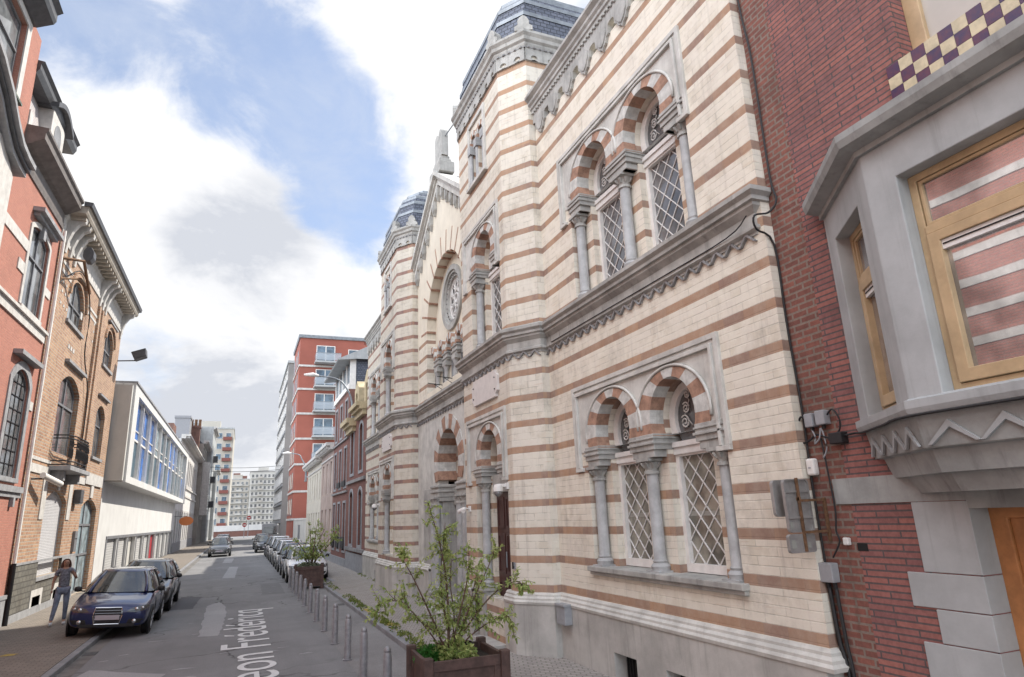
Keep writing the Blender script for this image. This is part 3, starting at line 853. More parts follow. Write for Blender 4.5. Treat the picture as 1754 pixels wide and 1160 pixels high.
mb = MB(); mb.pbox(PC, 17.7 - 1.1, 17.7 + 1.1, 2.78, 3.16, -.75, -.42); mb.build('lintel', M['stone'], syn, bevel=.01)
mb = MB(); mb.plate(PC, arch_open(17.7, 1.02, 3.1, 3.95, 1.06, .97), [], -.66, -.54); mb.build('tympanum', M['stripe_d'], syn)
mb = MB(); mb.pbox(PC, 16.65, 17.68, .3, 2.78, -.62, -.55); mb.pbox(PC, 17.72, 18.75, .3, 2.78, -.62, -.55)
dd = mb.build('door', M['door_red'], syn)
mb = MB()
for u0, u1 in ((16.72, 17.12), (17.2, 17.62), (17.78, 18.2), (18.28, 18.68)):
    for z0, z1 in ((.4, 1.1), (1.2, 1.9), (2.0, 2.7)):
        mb.plate(PC, [(u0, z0), (u1, z0), (u1, z1), (u0, z1)], [[(u0 + .06, z0 + .06), (u1 - .06, z0 + .06), (u1 - .06, z1 - .06), (u0 + .06, z1 - .06)]], -.555, -.53)
mb.build('door_panel', M['door_red'], dd)
mb = MB()
for i in range(3): mb.pbox(PC, 16.2 - .0, 19.2, i * .12 - .001, (i + 1) * .12, -.9, .55 - i * .22)
mb.build('door_step', M['plinth'], syn)
# bodies / roofs behind
mb = MB()
mb.box(XC + .95, 14, YA, YE, -.1, 10.2)
mb.add([(XC + .3, cy0, 5), (XC + .3, cy1, 5), (XC + .3, cy1, gz(cy1)), (XC + .3, 18.1, gz(18.1)), (XC + .3, cy0, gz(cy0)),
        (14, cy0, 5), (14, cy1, 5), (14, cy1, gz(cy1)), (14, 18.1, gz(18.1)), (14, cy0, gz(cy0))], [(2, 3, 8, 7), (3, 4, 9, 8), (5, 6, 7, 8, 9), (0, 4, 9, 5), (1, 2, 7, 6)])
mb.build('roof', M['slate'], syn)
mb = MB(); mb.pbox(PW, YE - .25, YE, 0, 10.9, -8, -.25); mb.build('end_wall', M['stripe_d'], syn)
# plaques
for yc in (YC1 - .0, YC2):
    a, b, z0, z1, q = yc - .88, yc + .68, 4.80, 5.36, .1
    mb = MB(); mb.plate(PT, [(a + q, z0), (b - q, z0), (b - q, z0 + .06), (b, z0 + .12), (b, z1 - .12), (b - q, z1 - .06), (b - q, z1), (a + q, z1), (a + q, z1 - .06), (a, z1 - .12), (a, z0 + .12), (a + q, z0 + .06)], [], -.02, .06)
    p = mb.build('plaque', M['marble'], syn, bevel=.008)
    mb = MB()
    for u in (a + .12, b - .12):
        for z in (z0 + .16, z1 - .16): mb.lathe(PT(u, z, .065), [(.016, -.01), (.016, .01)], 8, ax=lambda x, y, h: (-h, x, y))
    mb.build('stud', M['iron'], p)
# =====================================================================  GENERIC FACADE
def window(P, o, parent, fm, gm):
    """o: u0,u1,v0,v1,rise,d(depth),t(frame), mull, trans, kind, sill, lint"""
    u0, u1, v0, v1 = o['r']; rise = o.get('rise', 0); d = o.get('d', .18); t = o.get('t', .07)
    fb = MB()
    fb.plate(P, shape(u0 - .002, u1 + .002, v0 - .002, v1 + .002, rise), [shape(u0 + t, u1 - t, v0 + t, v1 - t, max(0, rise - t * .4) if rise else 0)], -d - .06, -d)
    for q in o.get('mull', []):
        x = u0 + (u1 - u0) * q; fb.pbox(P, x - t * .45, x + t * .45, v0 + t * .9, v1 - t * .8 - (rise * .3 if abs(q - .5) > .1 else 0), -d - .05, -d + .01)
    for q in o.get('trans', []):
        x = v0 + (v1 - v0) * q; fb.pbox(P, u0 + t * .9, u1 - t * .9, x - t * .4, x + t * .4, -d - .05, -d + .02)
    w = fb.build(o.get('kind', 'window'), o.get('fm', fm), parent)
    pb = MB(); pb.plate(P, shape(u0 + t * .5, u1 - t * .5, v0 + t * .5, v1 - t * .5, rise), [], -d - .045, -d - .03)
    pb.build('pane' if o.get('kind', 'window') == 'window' else 'door_leaf', o.get('gm', gm), w)
    if o.get('grid'):
        nx, ny = o['grid']; g = MB()
        for i in range(1, nx): x = u0 + (u1 - u0) * i / nx; g.pbox(P, x - .012, x + .012, v0 + t, v1 - t, -d - .03, -d - .012)
        for j in range(1, ny): x = v0 + (v1 - v0) * j / ny; g.pbox(P, u0 + t, u1 - t, x - .012, x + .012, -d - .03, -d - .010)
        g.build('glazing_bars', M['iron'] if o.get('gdark', 1) else M['wpaint'], w)
    if o.get('sill'):
        sb = MB(); sb.pbox(P, u0 - .1, u1 + .1, v0 - .12, v0 - .003, -d, .08); sb.build('sill', o['sill'], w, bevel=.008)
    if o.get('surr'):
        a = o['surr'][0]; sb = MB(); sb.plate(P, shape(u0 - a, u1 + a, v0 - (0 if o.get('sill') else a), v1 + a, rise + (a * .6 if rise else 0)), [shape(u0 - .001, u1 + .001, v0 + (.001 if not o.get('sill') else .0015), v1 + .001, rise)], -.05, .035)
        sb.build('surround', o['surr'][1], w)
    return w

def facade(name, label, cat, P, u0, u1, v1, ops, wm, fm=None, gm=None, depth=8, v0=-.05, top=None, group=None, bodym=None, loc=None):
    c = P((u0 + u1) / 2, 0, -depth / 2)
    root = thing(name, label, cat, loc or c, group)
    mb = MB(); mb.plate(P, [(u0, v0), (u1, v0), (u1, v1), (u0, v1)], [shape(*o['r'], o.get('rise', 0)) for o in ops], -.45, 0)
    mb.build('front_wall', wm, root)
    mb = MB(); mb.pbox(P, u0 + .003, u1 - .003, v0, v1 - .01, -depth, -.454); mb.build('side_wall', bodym or wm, root)
    for o in ops: window(P, o, root, fm or M['wpaint'], gm or M['pane'])
    return root
def part(root, name, m, bx, P, bevel=0):
    mb = MB()
    for b in bx: mb.pbox(P, *b)
    return mb.build(name, m, root, bevel=bevel)

# =====================================================================  BRICK HOUSE ON THE RIGHT
M['rbrick'] = brickmat('smooth_red_brick', (.36, .15, .125), (.25, .115, .11), (.12, .095, .095), .42, .058, .0085, dirt=.25, bumpd=.008)
M['obrick'] = brickmat('old_brown_brick', (.27, .11, .085), (.19, .085, .07), (.24, .19, .16), .2, .072, .012, dirt=.5, bumpd=.012)
M['granite'] = mat('grey_granite', (.43, .45, .455), .6, var=.08, scale=2, streak=.25, bump=.12)
M['granite_d'] = mat('weathered_granite', (.37, .38, .37), .75, var=.14, scale=2, streak=.4, bump=.2)
M['pine'] = mat('varnished_pine', (.53, .385, .225), .45, var=.1, scale=4, bump=.05)
M['oak'] = mat('orange_wood', (.50, .215, .08), .42, var=.14, scale=5, bump=.06)
M['bayglass'] = glassmat('bay_glass', (.5, .5, .52), .015, wob=.012, spec=1.0); M['bayglass'].node_tree.nodes['Principled BSDF'].inputs['Metallic'].default_value = .75
XB = 5.42; PB = FL(XB)
rh = thing('brick_house', 'dark red brick house with grey stone bay window and checkered tiles, beside the synagogue', 'house', (XB, 1, 0))
ops = [dict(r=(1.15, 3.56, -.02, 2.40)), dict(r=(-1.2, 3.28, 6.42, 9.2)), dict(r=(-.9, 4.0, 3.15, 5.35))]
mb = MB()
mb.plate(PB, [(-5, -.05), (4.66, -.05), (4.66, 11.4), (-5, 11.4)], [shape(*o['r']) for o in ops], -.32, 0)
mb.build('front_wall', M['rbrick'], rh)
mb = MB(); mb.pbox(PB, 4.66, YA - .003, -.05, 11.2, -.4, -.006); mb.build('old_brick_strip', M['obrick'], rh)
mb = MB(); mb.pbox(PB, -5, YA - .006, -.05, 11.3, -9, -.55); mb.build('side_wall', M['obrick'], rh)
# stone band, lintel and door quoins
part(rh, 'stone_band', M['granite_d'], [(3.56, 4.83, 2.45, 2.69, -.02, .012), (-5, 3.56, 2.385, 2.69, -.28, .012)], PB)
mb = MB()
for j, (z0, z1, w) in enumerate(((1.87, 2.45, 4.04), (1.585, 1.87, 4.20), (1.315, 1.585, 4.0), (.98, 1.315, 4.17), (.7, .98, 4.0), (.4, .7, 4.18), (0, .4, 4.02))):
    mb.pbox(PB, 3.553, w, z0 + .004, z1 - .004, -.26, .014)
mb.build('door_quoin', M['granite'], rh, bevel=.006)
# door
mb = MB()
D0, D1 = 1.9, 3.56
mb.plate(PB, [(D0, 0), (D1, 0), (D1, 2.40), (D0, 2.40)], [[(D0 + .1, .1), (D1 - .14, .1), (D1 - .14, 2.3), (D0 + .1, 2.3)]], -.31, -.22)
dr = mb.build('door', M['oak'], rh, bevel=.01)
mb = MB()
mb.plate(PB, [(D0 + .1, .1), (D1 - .14, .1), (D1 - .14, 2.3), (D0 + .1, 2.3)], [[(D0 + .3, 1.62), (D1 - .3, 1.62), (D1 - .3, 2.18), (D0 + .3, 2.18)], [(D0 + .3, .25), (D1 - .3, .25), (D1 - .3, 1.42), (D0 + .3, 1.42)]], -.30, -.25)
mb.pbox(PB, D0 + .3, D1 - .3, .25, 1.42, -.30, -.272); mb.plate(PB, [(D0 + .38, .33), (D1 - .38, .33), (D1 - .38, 1.34), (D0 + .38, 1.34)], [], -.28, -.262)
mb.build('door_panel', M['oak'], dr, bevel=.006)
mb = MB(); mb.pbox(PB, D0 + .3, D1 - .3, 1.62, 2.18, -.30, -.285); mb.build('pane', M['pane'], dr)
mb = MB()
for k in range(3):
    cy = D1 - .5 - k * .22
    mb.tube([PB(cy + .12 * math.cos(t) * (1 - i / 40), 1.9 + .2 * math.sin(t) * (1 - i / 50), -.265) for i, t in enumerate([q * .35 for q in range(20)])], .012, 6)
mb.tube([PB(D1 - .32, 1.64, -.265), PB(D1 - .6, 1.9, -.265), PB(D1 - .32, 2.15, -.265)], .012, 6)
mb.build('scroll_grille', M['iron'], dr, smooth=True)
# bay window
bayp = [(XB, 4.40), (4.70, 3.36), (4.70, -1.0), (XB, -2.0)]   # plan, from the far end to the near end
bp = list(reversed(bayp))
def bayseg(i):
    a = Vector(bp[i]); b = Vector(bp[i + 1]); d = (b - a).normalized(); nn = Vector((-d.y, d.x)); L = (b - a).length
    return (lambda u, v, n: (a.x + d.x * u + nn.x * n, a.y + d.y * u + nn.y * n, v)), L
bay = MB()
for i, (m0, m1) in ((0, (.2, .2)), (1, (.2, .0)), (2, (.0, .2))):
    Pf, L = bayseg(i)
    if i == 1: hl = [[(L - 2.35, 3.22), (L - .27, 3.22), (L - .27, 4.98), (L - 2.35, 4.98)], [(.27, 3.22), (L - 2.6, 3.22), (L - 2.6, 4.98), (.27, 4.98)]]
    else: hl = [[(.27, 3.22), (L - .25, 3.22), (L - .25, 4.98), (.27, 4.98)]]
    bay.plate(Pf, [(0, 3.1), (L, 3.1), (L, 5.36), (0, 5.36)], hl, -.26, 0)
bw = bay.build('bay_window', M['granite'], rh, bevel=.008)
# coping, sill, corbelled base
mb = MB()
mb.sweep(bp, [(-.2, 5.30), (.04, 5.30), (.04, 5.35), (.16, 5.38), (.18, 5.44), (.18, 5.50), (-.2, 5.62)])
mb.build('coping', M['granite_d'], bw)
mb = MB(); mb.sweep(bp, [(-.26, 3.10), (.03, 3.10), (.045, 3.14), (.045, 3.20), (-.02, 3.225), (-.26, 3.23)]); mb.build('sill', M['granite'], bw)
mb = MB(); mb.sweep(bp, [(-.5, 2.84), (-.05, 2.84), (-.02, 3.10), (-.5, 3.10)])
mb.sweep(bp, [(-.5, 2.66), (-.14, 2.66), (-.10, 2.83), (-.045, 2.845), (-.5, 2.85)])
mb.sweep(bp, [(-.6, 2.52), (-.26, 2.52), (-.2, 2.665), (-.6, 2.67)])
mb.build('corbelled_base', M['granite_d'], bw)
mb = MB()
for i in (1, 2):
    Pf, L = bayseg(i); P2 = lambda u, v, n, Pf=Pf: Pf(u, v, n - .045 + (v - 2.84) * .1)
    k = 4 if i == 2 else 11; cw = (L - .12) / k
    for j in range(k):
        u = .06 + j * cw if i == 2 else L - .06 - (j + 1) * cw
        mb.plate(P2, [(u, 2.86), (u + .03, 2.86), (u + cw * .5, 2.975), (u + cw - .03, 2.86), (u + cw, 2.86), (u + cw * .5, 3.03)], [], -.0, .022)
mb.build('zigzag_band', M['granite'], bw)
# wooden windows in the bay
def woodwin(Pf, a, b, z0, z1, leafs, parent, tr=.72):
    mb = MB(); t = .06
    mb.plate(Pf, [(a, z0), (b, z0), (b, z1), (a, z1)], [[(a + t, z0 + t), (b - t, z0 + t), (b - t, z1 - t), (a + t, z1 - t)]], -.22, -.13)
    zt = z0 + (z1 - z0) * tr; mb.pbox(Pf, a + t, b - t, zt - .03, zt + .04, -.21, -.12)
    w = mb.build('window', M['pine'], parent, bevel=.005)
    n = leafs; cw = (b - a - 2 * t) / n
    mb = MB()
    for i in range(n):
        x0 = a + t + i * cw + .006; x1 = x0 + cw - .012
        mb.plate(Pf, [(x0, z0 + t + .004), (x1, z0 + t + .004), (x1, zt - .034), (x0, zt - .034)], [[(x0 + .09, z0 + t + .1), (x1 - .09, z0 + t + .1), (x1 - .09, zt - .11), (x0 + .09, zt - .11)]], -.2, -.105)
        mb.plate(Pf, [(x0, zt + .044), (x1, zt + .044), (x1, z1 - t - .004), (x0, z1 - t - .004)], [[(x0 + .03, zt + .07), (x1 - .03, zt + .07), (x1 - .03, z1 - t - .03), (x0 + .03, z1 - t - .03)]], -.2, -.14)
    mb.build('casement', M['pine'], w, bevel=.006)
    mb = MB()
    for i in range(n):
        x0 = a + t + i * cw + .006; x1 = x0 + cw - .012
        mb.pbox(Pf, x0 + .085, x1 - .085, z0 + t + .09, zt - .1, -.185, -.165)
        mb.pbox(Pf, x0 + .02, x1 - .02, zt + .06, z1 - t - .02, -.185, -.165)
    mb.build('pane', M['bayglass'], w)
    mb = MB()
    for i in range(n):
        x0 = a + t + i * cw + .006; x1 = x0 + cw - .012
        mb.pbox(Pf, x0 + .09, x1 - .09, zt - .185, zt - .112, -.16, -.125)
        mb.pbox(Pf, x0 + .10, x1 - .10, zt - .15, zt - .14, -.125, -.118, 1)
    mb.build('vent_grille', [M['wpaint'], M['iron']], w)
Pf, L = bayseg(1); woodwin(Pf, L - 2.35, L - .27, 3.22, 4.98, 2, bw); woodwin(Pf, .27, L - 2.6, 3.22, 4.98, 2, bw)
Pf, L = bayseg(2); woodwin(Pf, .27, L - .25, 3.22, 4.98, 1, bw)
mb = MB(); mb.box(5.2, 9, -1.0, 3.7, 3.05, 5.4); mb.build('room_wall', M['cream'], bw)
# tiles and upper window
mb = MB()
m_c, m_p = mat('cream_tile', (.62, .53, .35), .25, var=.12, scale=9, bump=.05), mat('purple_tile', (.10, .025, .045), .22, var=.3, scale=9, bump=.05, c2=(.045, .02, .07))
for i in range(26):
    for j in range(3):
        y1 = 3.42 - i * .125; mb.pbox(PB, y1 - .122, y1, 6.05 + j * .122, 6.05 + j * .122 + .119, -.02, .02 + random.uniform(0, .003), (i + j + 1) % 2)
mb.build('checkered_tiles', [m_c, m_p], rh)
part(rh, 'balcony_floor', M['granite_d'], [(-1.4, 3.46, 5.6, 6.04, -.3, .012)], PB)
mb = MB()
mb.plate(PB, [(-1.2, 6.42), (3.28, 6.42), (3.28, 9.2), (-1.2, 9.2)], [[(-1.1, 6.5), (.95, 6.5), (.95, 9.1), (-1.1, 9.1)], [(1.07, 6.5), (3.13, 6.5), (3.13, 9.1), (1.07, 9.1)]], -.29, -.2)
w = mb.build('window', M['pine'], rh, bevel=.008)
m_cur = mat('pale_blind', (.52, .49, .44), .35, var=.05, scale=1, bump=.02)
mb = MB(); mb.pbox(PB, -1.1, 3.15, 6.45, 9.15, -.27, -.25); mb.build('pane', m_cur, w)
# small things on the wall
def boxthing(name, label, cat, P, u0, u1, v0, v1, n0, n1, m, bevel=.01, group=None, extra=None):
    mb = MB(); mb.pbox(P, u0, u1, v0, v1, n0, n1); o = mb.build(name, m, bevel=bevel); tag(o, label, cat, group)
    if extra:
        eb = MB()
        for e in extra[1]: eb.pbox(P, *e)
        eb.build(extra[0], extra[2], o, bevel=.003)
    return o
M['greyplastic'] = mat('grey_plastic', (.33, .34, .36), .5, var=.06, scale=10, bump=.03)
M['metal'] = mat('sign_back_metal', (.36, .35, .34), .45, .35, var=.12, scale=8, streak=.2, bump=.05)
M['rust'] = mat('rusty_steel', (.20, .11, .06), .8, .2, var=.25, scale=20, bump=.2)
M['cable'] = flat('black_cable', (.018, .018, .02), .6)
for (a, b, z0, z1, lab) in ((4.885, 4.985, 3.22, 3.36, 'grey junction box, left of the upper two on the brick wall'), (4.73, 4.845, 3.225, 3.37, 'grey junction box, right of the upper two on the brick wall')):
    boxthing('junction_box', lab, 'junction box', PB, a, b, z0, z1, 0, .09, M['greyplastic'], extra=('cable_gland', [((a + b) / 2 - .015, (a + b) / 2 + .015, z0 - .04, z0, .03, .06)], M['cable']))
boxthing('junction_box', 'black junction box under the two grey ones', 'junction box', PB, 4.56, 4.71, 3.02, 3.13, 0, .1, M['cable'], extra=('cable_gland', [(4.71, 4.75, 3.06, 3.09, .03, .06)], M['cable']))
boxthing('junction_box', 'small white rounded box on the old brick strip', 'junction box', PB, 4.965, 5.065, 2.74, 2.91, 0, .08, M['wpaint'], .02, extra=('lid_screw', [(5.0, 5.03, 2.81, 2.825, .08, .085)], M['greyplastic']))
boxthing('junction_box', 'grey terminal box low on the old brick strip above two black pipes', 'junction box', PB, 4.93, 5.09, 1.72, 1.9, 0, .1, M['greyplastic'], extra=('cable_gland', [(4.95, 4.98, 1.66, 1.72, .03, .06), (5.03, 5.06, 1.66, 1.72, .03, .06)], M['cable']))
boxthing('junction_box', 'tiny white cap on red brick left of the black hole', 'junction box', PB, 4.73, 4.79, 2.07, 2.14, 0, .05, M['wpaint'], .01)
part(rh, 'wall_hole', M['dark'], [(4.56, 4.67, 2.02, 2.09, -.01, .004)], PB)
def cable(name, label, pts, r=.012, m=None):
    mb = MB(); mb.tube(pts, r, 6); o = mb.build(name, m or M['cable'], smooth=True); tag(o, label, 'cable'); return o
def smoothpts(pts, k=4):
    out = []; n = len(pts); V = [Vector(p) for p in pts]
    for i in range(n - 1):
        p0 = V[max(i - 1, 0)]; p1 = V[i]; p2 = V[i + 1]; p3 = V[min(i + 2, n - 1)]
        for j in range(k):
            t = j / k
            out.append(.5 * ((2 * p1) + (-p0 + p2) * t + (2 * p0 - 5 * p1 + 4 * p2 - p3) * t * t + (-p0 + 3 * p1 - 3 * p2 + p3) * t ** 3))
    out.append(V[-1]); return out
cable('wall_cable', 'thick black cable running down the joint between synagogue and brick house', smoothpts([PB(5.04, 10.5, .02), PB(5.03, 8.6, .02), PB(4.97, 7.7, .02), PB(4.98, 6.14, .02), PB(4.93, 5.8, .03), PB(5.0, 5.66, .1), PB(5.02, 5.6, .3), PB(5.06, 5.46, .26), PB(5.06, 5.3, .03), PB(5.07, 4.4, .02), PB(5.05, 3.4, .02), PB(5.06, 2.7, .03), PB(5.055, 1.95, .03), PB(5.05, 1.2, .03), PB(4.98, .95, .03), PB(4.97, .1, .03)]), .012)
cable('wall_cable', 'black cable along the synagogue cornice', smoothpts([PW(5.12, 5.64, .2), PW(5.6, 5.58, .09), PW(7, 5.575, .08), PW(9, 5.575, .08), PW(10.5, 5.57, .08)]), .008)
cable('wall_cable', 'loop of thin black cable left of the grey junction boxes', smoothpts([PB(4.98, 3.3, .04), PB(5.06, 3.34, .05), PB(5.12, 3.22, .05), PB(5.09, 3.08, .04), PB(4.98, 3.1, .04), PB(4.9, 3.14, .04), PB(4.78, 3.1, .05), PB(4.7, 3.08, .05)]), .011)
cable('wall_cable', 'loop of thin black cable right of the grey junction boxes', smoothpts([PB(4.73, 3.32, .04), PB(4.64, 3.36, .06), PB(4.58, 3.26, .06), PB(4.6, 3.16, .05), PB(4.65, 3.12, .05)]), .009)
cable('wall_cable', 'black cable from the black junction box up under the bay sill', smoothpts([PB(4.56, 3.09, .05), PB(4.45, 3.10, .04), (5.28, 4.28, 3.085), (4.95, 3.8, 3.085), (4.67, 3.38, 3.085), (4.67, 2.4, 3.085), (4.67, .5, 3.085)]), .011)
cable('wall_cable', 'thin cable dropping beside the grey stone band', smoothpts([PB(4.86, 3.1, .03), PB(4.84, 2.7, .03), PB(4.83, 2.4, .03), PB(4.86, 2.2, .03), PB(4.84, 2.1, .03), PB(4.95, 1.95, .03)]), .009)
cable('wall_cable', 'grey conduit below the low terminal box, left one', smoothpts([PB(5.045, 1.7, .04), PB(5.03, 1.2, .03), PB(4.98, .9, .03), PB(4.98, .05, .03)]), .02)
cable('wall_cable', 'grey conduit below the low terminal box, right one', smoothpts([PB(4.965, 1.7, .04), PB(4.955, 1.2, .03), PB(4.93, .9, .03), PB(4.93, .05, .03)]), .018)
cable('wall_cable', 'twisted thin wires between the junction boxes', smoothpts([PB(4.95, 3.22, .05), PB(4.9, 3.12, .06), PB(4.93, 3.05, .05), PB(4.85, 3.1, .06), PB(4.82, 3.2, .05), PB(4.8, 3.0, .04), PB(4.86, 2.9, .04)]), .008, M['greyplastic'])
# street signs seen from behind
def rrect(u0, u1, v0, v1, r=.04):
    pts = []
    for (cx, cy, a) in ((u1 - r, v0 + r, -90), (u1 - r, v1 - r, 0), (u0 + r, v1 - r, 90), (u0 + r, v0 + r, 180)):
        for k in range(5): t = R(a + k * 22.5); pts.append((cx + r * math.cos(t), cy + r * math.sin(t)))
    return pts
sg = thing('street_sign', 'pair of grey sign plates seen from behind, on a rusty bracket at the synagogue corner', 'street sign', (5.2, 5.1, 2.0))
PS = lambda y: (lambda u, v, n: (u, y - n, v))
mb = MB(); mb.plate(PS(5.03), rrect(4.95, 5.275, 2.20, 2.71, .04), [], -.012, .012)
s1 = mb.build('sign_plate', M['metal'], sg, bevel=.004)
mb = MB(); mb.plate(PS(5.03), rrect(4.95, 5.275, 2.20, 2.71, .04), [rrect(4.963, 5.262, 2.213, 2.697, .035)], .01, .026); mb.pbox(PS(5.03), 4.965, 5.26, 2.33, 2.35, .012, .03); mb.pbox(PS(5.03), 4.965, 5.26, 2.58, 2.60, .012, .03); mb.build('sign_rim', M['metal'], s1)
mb = MB(); mb.plate(PS(5.19), rrect(4.965, 5.2, 2.35, 2.71, .04), [], -.02, .02); mb.build('sign_plate', M['metal'], sg, bevel=.004)
mb = MB(); mb.plate(PS(5.03), rrect(4.92, 5.26, 2.01, 2.185, .03), [], -.012, .025); s2 = mb.build('sign_plate', M['metal'], sg, bevel=.004)
mb = MB(); mb.pbox(PS(5.03), 4.975, 5.01, 2.24, 2.30, .012, .016); mb.pbox(PS(5.03), 4.95, 5.0, 2.05, 2.13, .025, .028); mb.pbox(PS(5.03), 5.15, 5.19, 2.05, 2.10, .025, .028); mb.build('sticker', M['wstone0'], s1)
mb = MB(); mb.pbox(PS(5.03), 5.10, 5.12, 2.02, 2.72, .026, .05); mb.box(5.10, 5.12, 4.975, 5.17, 2.5, 2.53)
for z in (2.2, 2.5): mb.box(5.11, 5.44, 4.955, 4.98, z - .012, z + .012)
mb.box(5.395, 5.42, 4.95, 4.975, 2.1, 2.52)
mb.build('bracket', M['rust'], sg)
# items on the synagogue
boxthing('meter_box', 'light grey letter box fixed to the synagogue plinth at the inner tower corner', 'box', FL(XW - .085), 10.3, 10.62, .66, .98, 0, .14, M['greyplastic'], .012, extra=('lid', [(10.29, 10.63, .95, .985, -.0, .16), (10.38, 10.54, .74, .84, .14, .145)], M['greyplastic']))
def dome_cam(label, P, u, v, name='security_camera'):
    t = thing(name, label, 'camera', P(u, v, 0), 'security cameras on the synagogue')
    mb = MB(); mb.pbox(P, u - .06, u + .06, v + .02, v + .14, 0, .04); mb.pbox(P, u - .03, u + .03, v + .06, v + .12, .04, .2); mb.build('bracket', M['wpaint'], t, bevel=.005)
    mb = MB(); q = P(u, v, .2); mb.lathe(q, [(.0, .12), (.07, .11), (.095, .05), (.095, -.02)], 14); mb.build('housing', M['wpaint'], t, smooth=True, angle=50)
    mb = MB(); mb.lathe(q, [(.085, -.02), (.075, -.07), (.045, -.105), (0, -.12)], 14); mb.build('dome', M['pane'], t, smooth=True)
dome_cam('white dome camera beside the narrow door on the near tower', PT, 11.72, 2.92)
def bullet_cam(label, P, u, v):
    t = thing('security_camera', label, 'camera', P(u, v, 0), 'security cameras on the synagogue')
    mb = MB(); mb.pbox(P, u - .05, u + .05, v - .06, v + .06, 0, .03); mb.tube([P(u, v, .03), P(u, v + .02, .14)], .018, 6); mb.build('bracket', M['wpaint'], t)
    for s in (-1, 1):
        mb = MB(); mb.tube([P(u + s * .02, v, .14), P(u + s * .16, v - .05, .22)], .045, 10); mb.build('housing', M['wpaint'], t, smooth=True, angle=40)
bullet_cam('white twin bullet camera between the portal and the narrow door', PT, 14.0, 2.62)
dome_cam('white dome camera on the far tower', PT, 24.3, 2.9)
boxthing('intercom', 'small metal intercom plate on the near tower', 'intercom', PT, 11.48, 11.54, 1.5, 1.62, 0, .02, M['zinc'], .003, extra=('button', [(11.5, 11.52, 1.53, 1.55, .02, .028)], M['iron']))
boxthing('intercom', 'tiny dark keypad beside the metal intercom plate', 'intercom', PT, 11.58, 11.62, 1.5, 1.62, 0, .02, M['iron'], .003)

# =====================================================================  GROUND
def groundmat(name, base, dark, crack=.0, rough=.9, sc=1.0, worn=.0):
    m, nt, b = newmat(name); k = NT(nt); p = k.pos()
    n1 = k.ramp(k.noise(p, .35 * sc, 8, .7), .3, .7); n2 = k.ramp(k.noise(p, 45, 3, .7), .25, .75, .78, 1.16)
    cc = k.mix(n1, dark, base)
    sx = k.scalev(p, (1.6, .12, 1)); tr = k.ramp(k.noise(sx, 1.1, 4), .4, .7, 0, worn); cc = k.mix(tr, cc, tuple(x * .72 for x in base))
    v = k.n('ShaderNodeVectorMath', operation='SCALE'); k.l(cc, v.inputs[0]); k.l(n2, v.inputs['Scale']); cc = v.outputs[0]
    if crack:
        vo = k.n('ShaderNodeTexVoronoi', feature='DISTANCE_TO_EDGE'); vo.inputs['Scale'].default_value = .38
        w = k.n('ShaderNodeVectorMath', operation='ADD'); nz = k.n('ShaderNodeTexNoise'); nz.inputs['Scale'].default_value = 1.5; k.l(p, nz.inputs['Vector'])
        k.l(p, w.inputs[0]); k.l(nz.outputs['Color'], w.inputs[1]); k.l(w.outputs[0], vo.inputs['Vector'])
        ck = k.ramp(vo.outputs['Distance'], .0, .02, 1, 0); msk = k.ramp(k.noise(p, .25, 2), .45, .6); 
        cc = k.mix(k.math('MULTIPLY', k.math('MULTIPLY', ck, msk), crack), cc, (.03, .03, .03))
        st_ = k.ramp(k.noise(k.scalev(p, (1, .45, 1)), 1.3, 6, .75), .5, .72, 0, .45); cc = k.mix(st_, cc, tuple(x * .62 for x in base)); sp = k.ramp(k.noise(p, 2.2, 6, .8), .66, .74, 0, .5); cc = k.mix(sp, cc, tuple(min(1, x * 1.7) for x in base))
    k.l(cc, b.inputs['Base Color']); b.inputs['Roughness'].default_value = rough; b.inputs['Specular IOR Level'].default_value = .3
    k.bump(k.noise(p, 90, 3), .4, .006, b)
    return m
def pavemat(name, c1, c2, mortar, bw, bh, ms=.01, rot=0, dirt=.4):
    m, nt, b = newmat(name); k = NT(nt); p = k.pos()
    mp = k.n('ShaderNodeMapping'); mp.inputs['Rotation'].default_value = (0, 0, rot); k.l(p, mp.inputs[0])
    br = k.n('ShaderNodeTexBrick'); br.offset = .5; k.l(mp.outputs[0], br.inputs['Vector'])
    for a, c in (('Color1', c1), ('Color2', c2), ('Mortar', mortar)): br.inputs[a].default_value = (*c, 1)
    br.inputs['Scale'].default_value = 1; br.inputs['Brick Width'].default_value = bw; br.inputs['Row Height'].default_value = bh; br.inputs['Mortar Size'].default_value = ms; br.inputs['Mortar Smooth'].default_value = .3
    n1 = k.ramp(k.noise(p, .8, 8, .75), .4, .75, 0, dirt); cc = k.mix(n1, br.outputs['Color'], tuple(x * .55 for x in c1))
    n3 = k.ramp(k.noise(p, 2.1, 5, .75), .58, .75, 0, .35); cc = k.mix(n3, cc, (.13, .14, .07))
    k.l(cc, b.inputs['Base Color']); b.inputs['Roughness'].default_value = .9; b.inputs['Specular IOR Level'].default_value = .25
    k.bump(k.math('ADD', k.math('SUBTRACT', 1.0, br.outputs['Fac']), k.math('MULTIPLY', k.noise(p, 40, 4), .5)), .7, .008, b)
    return m
M['asphalt'] = groundmat('asphalt', (.27, .27, .275), (.205, .205, .21), crack=.8, worn=.4)
M['asphalt2'] = groundmat('asphalt_bay', (.29, .285, .285), (.225, .22, .22), crack=.3, worn=.2)
M['patch'] = groundmat('asphalt_patch', (.40, .40, .41), (.33, .33, .34), worn=.2)
M['pave_l'] = pavemat('concrete_pavers', (.29, .255, .22), (.23, .205, .18), (.14, .125, .11), .22, .11, .008, 0)
M['pave_r'] = pavemat('small_setts', (.42, .385, .355), (.34, .315, .295), (.23, .21, .19), .15, .11, .012, .35)
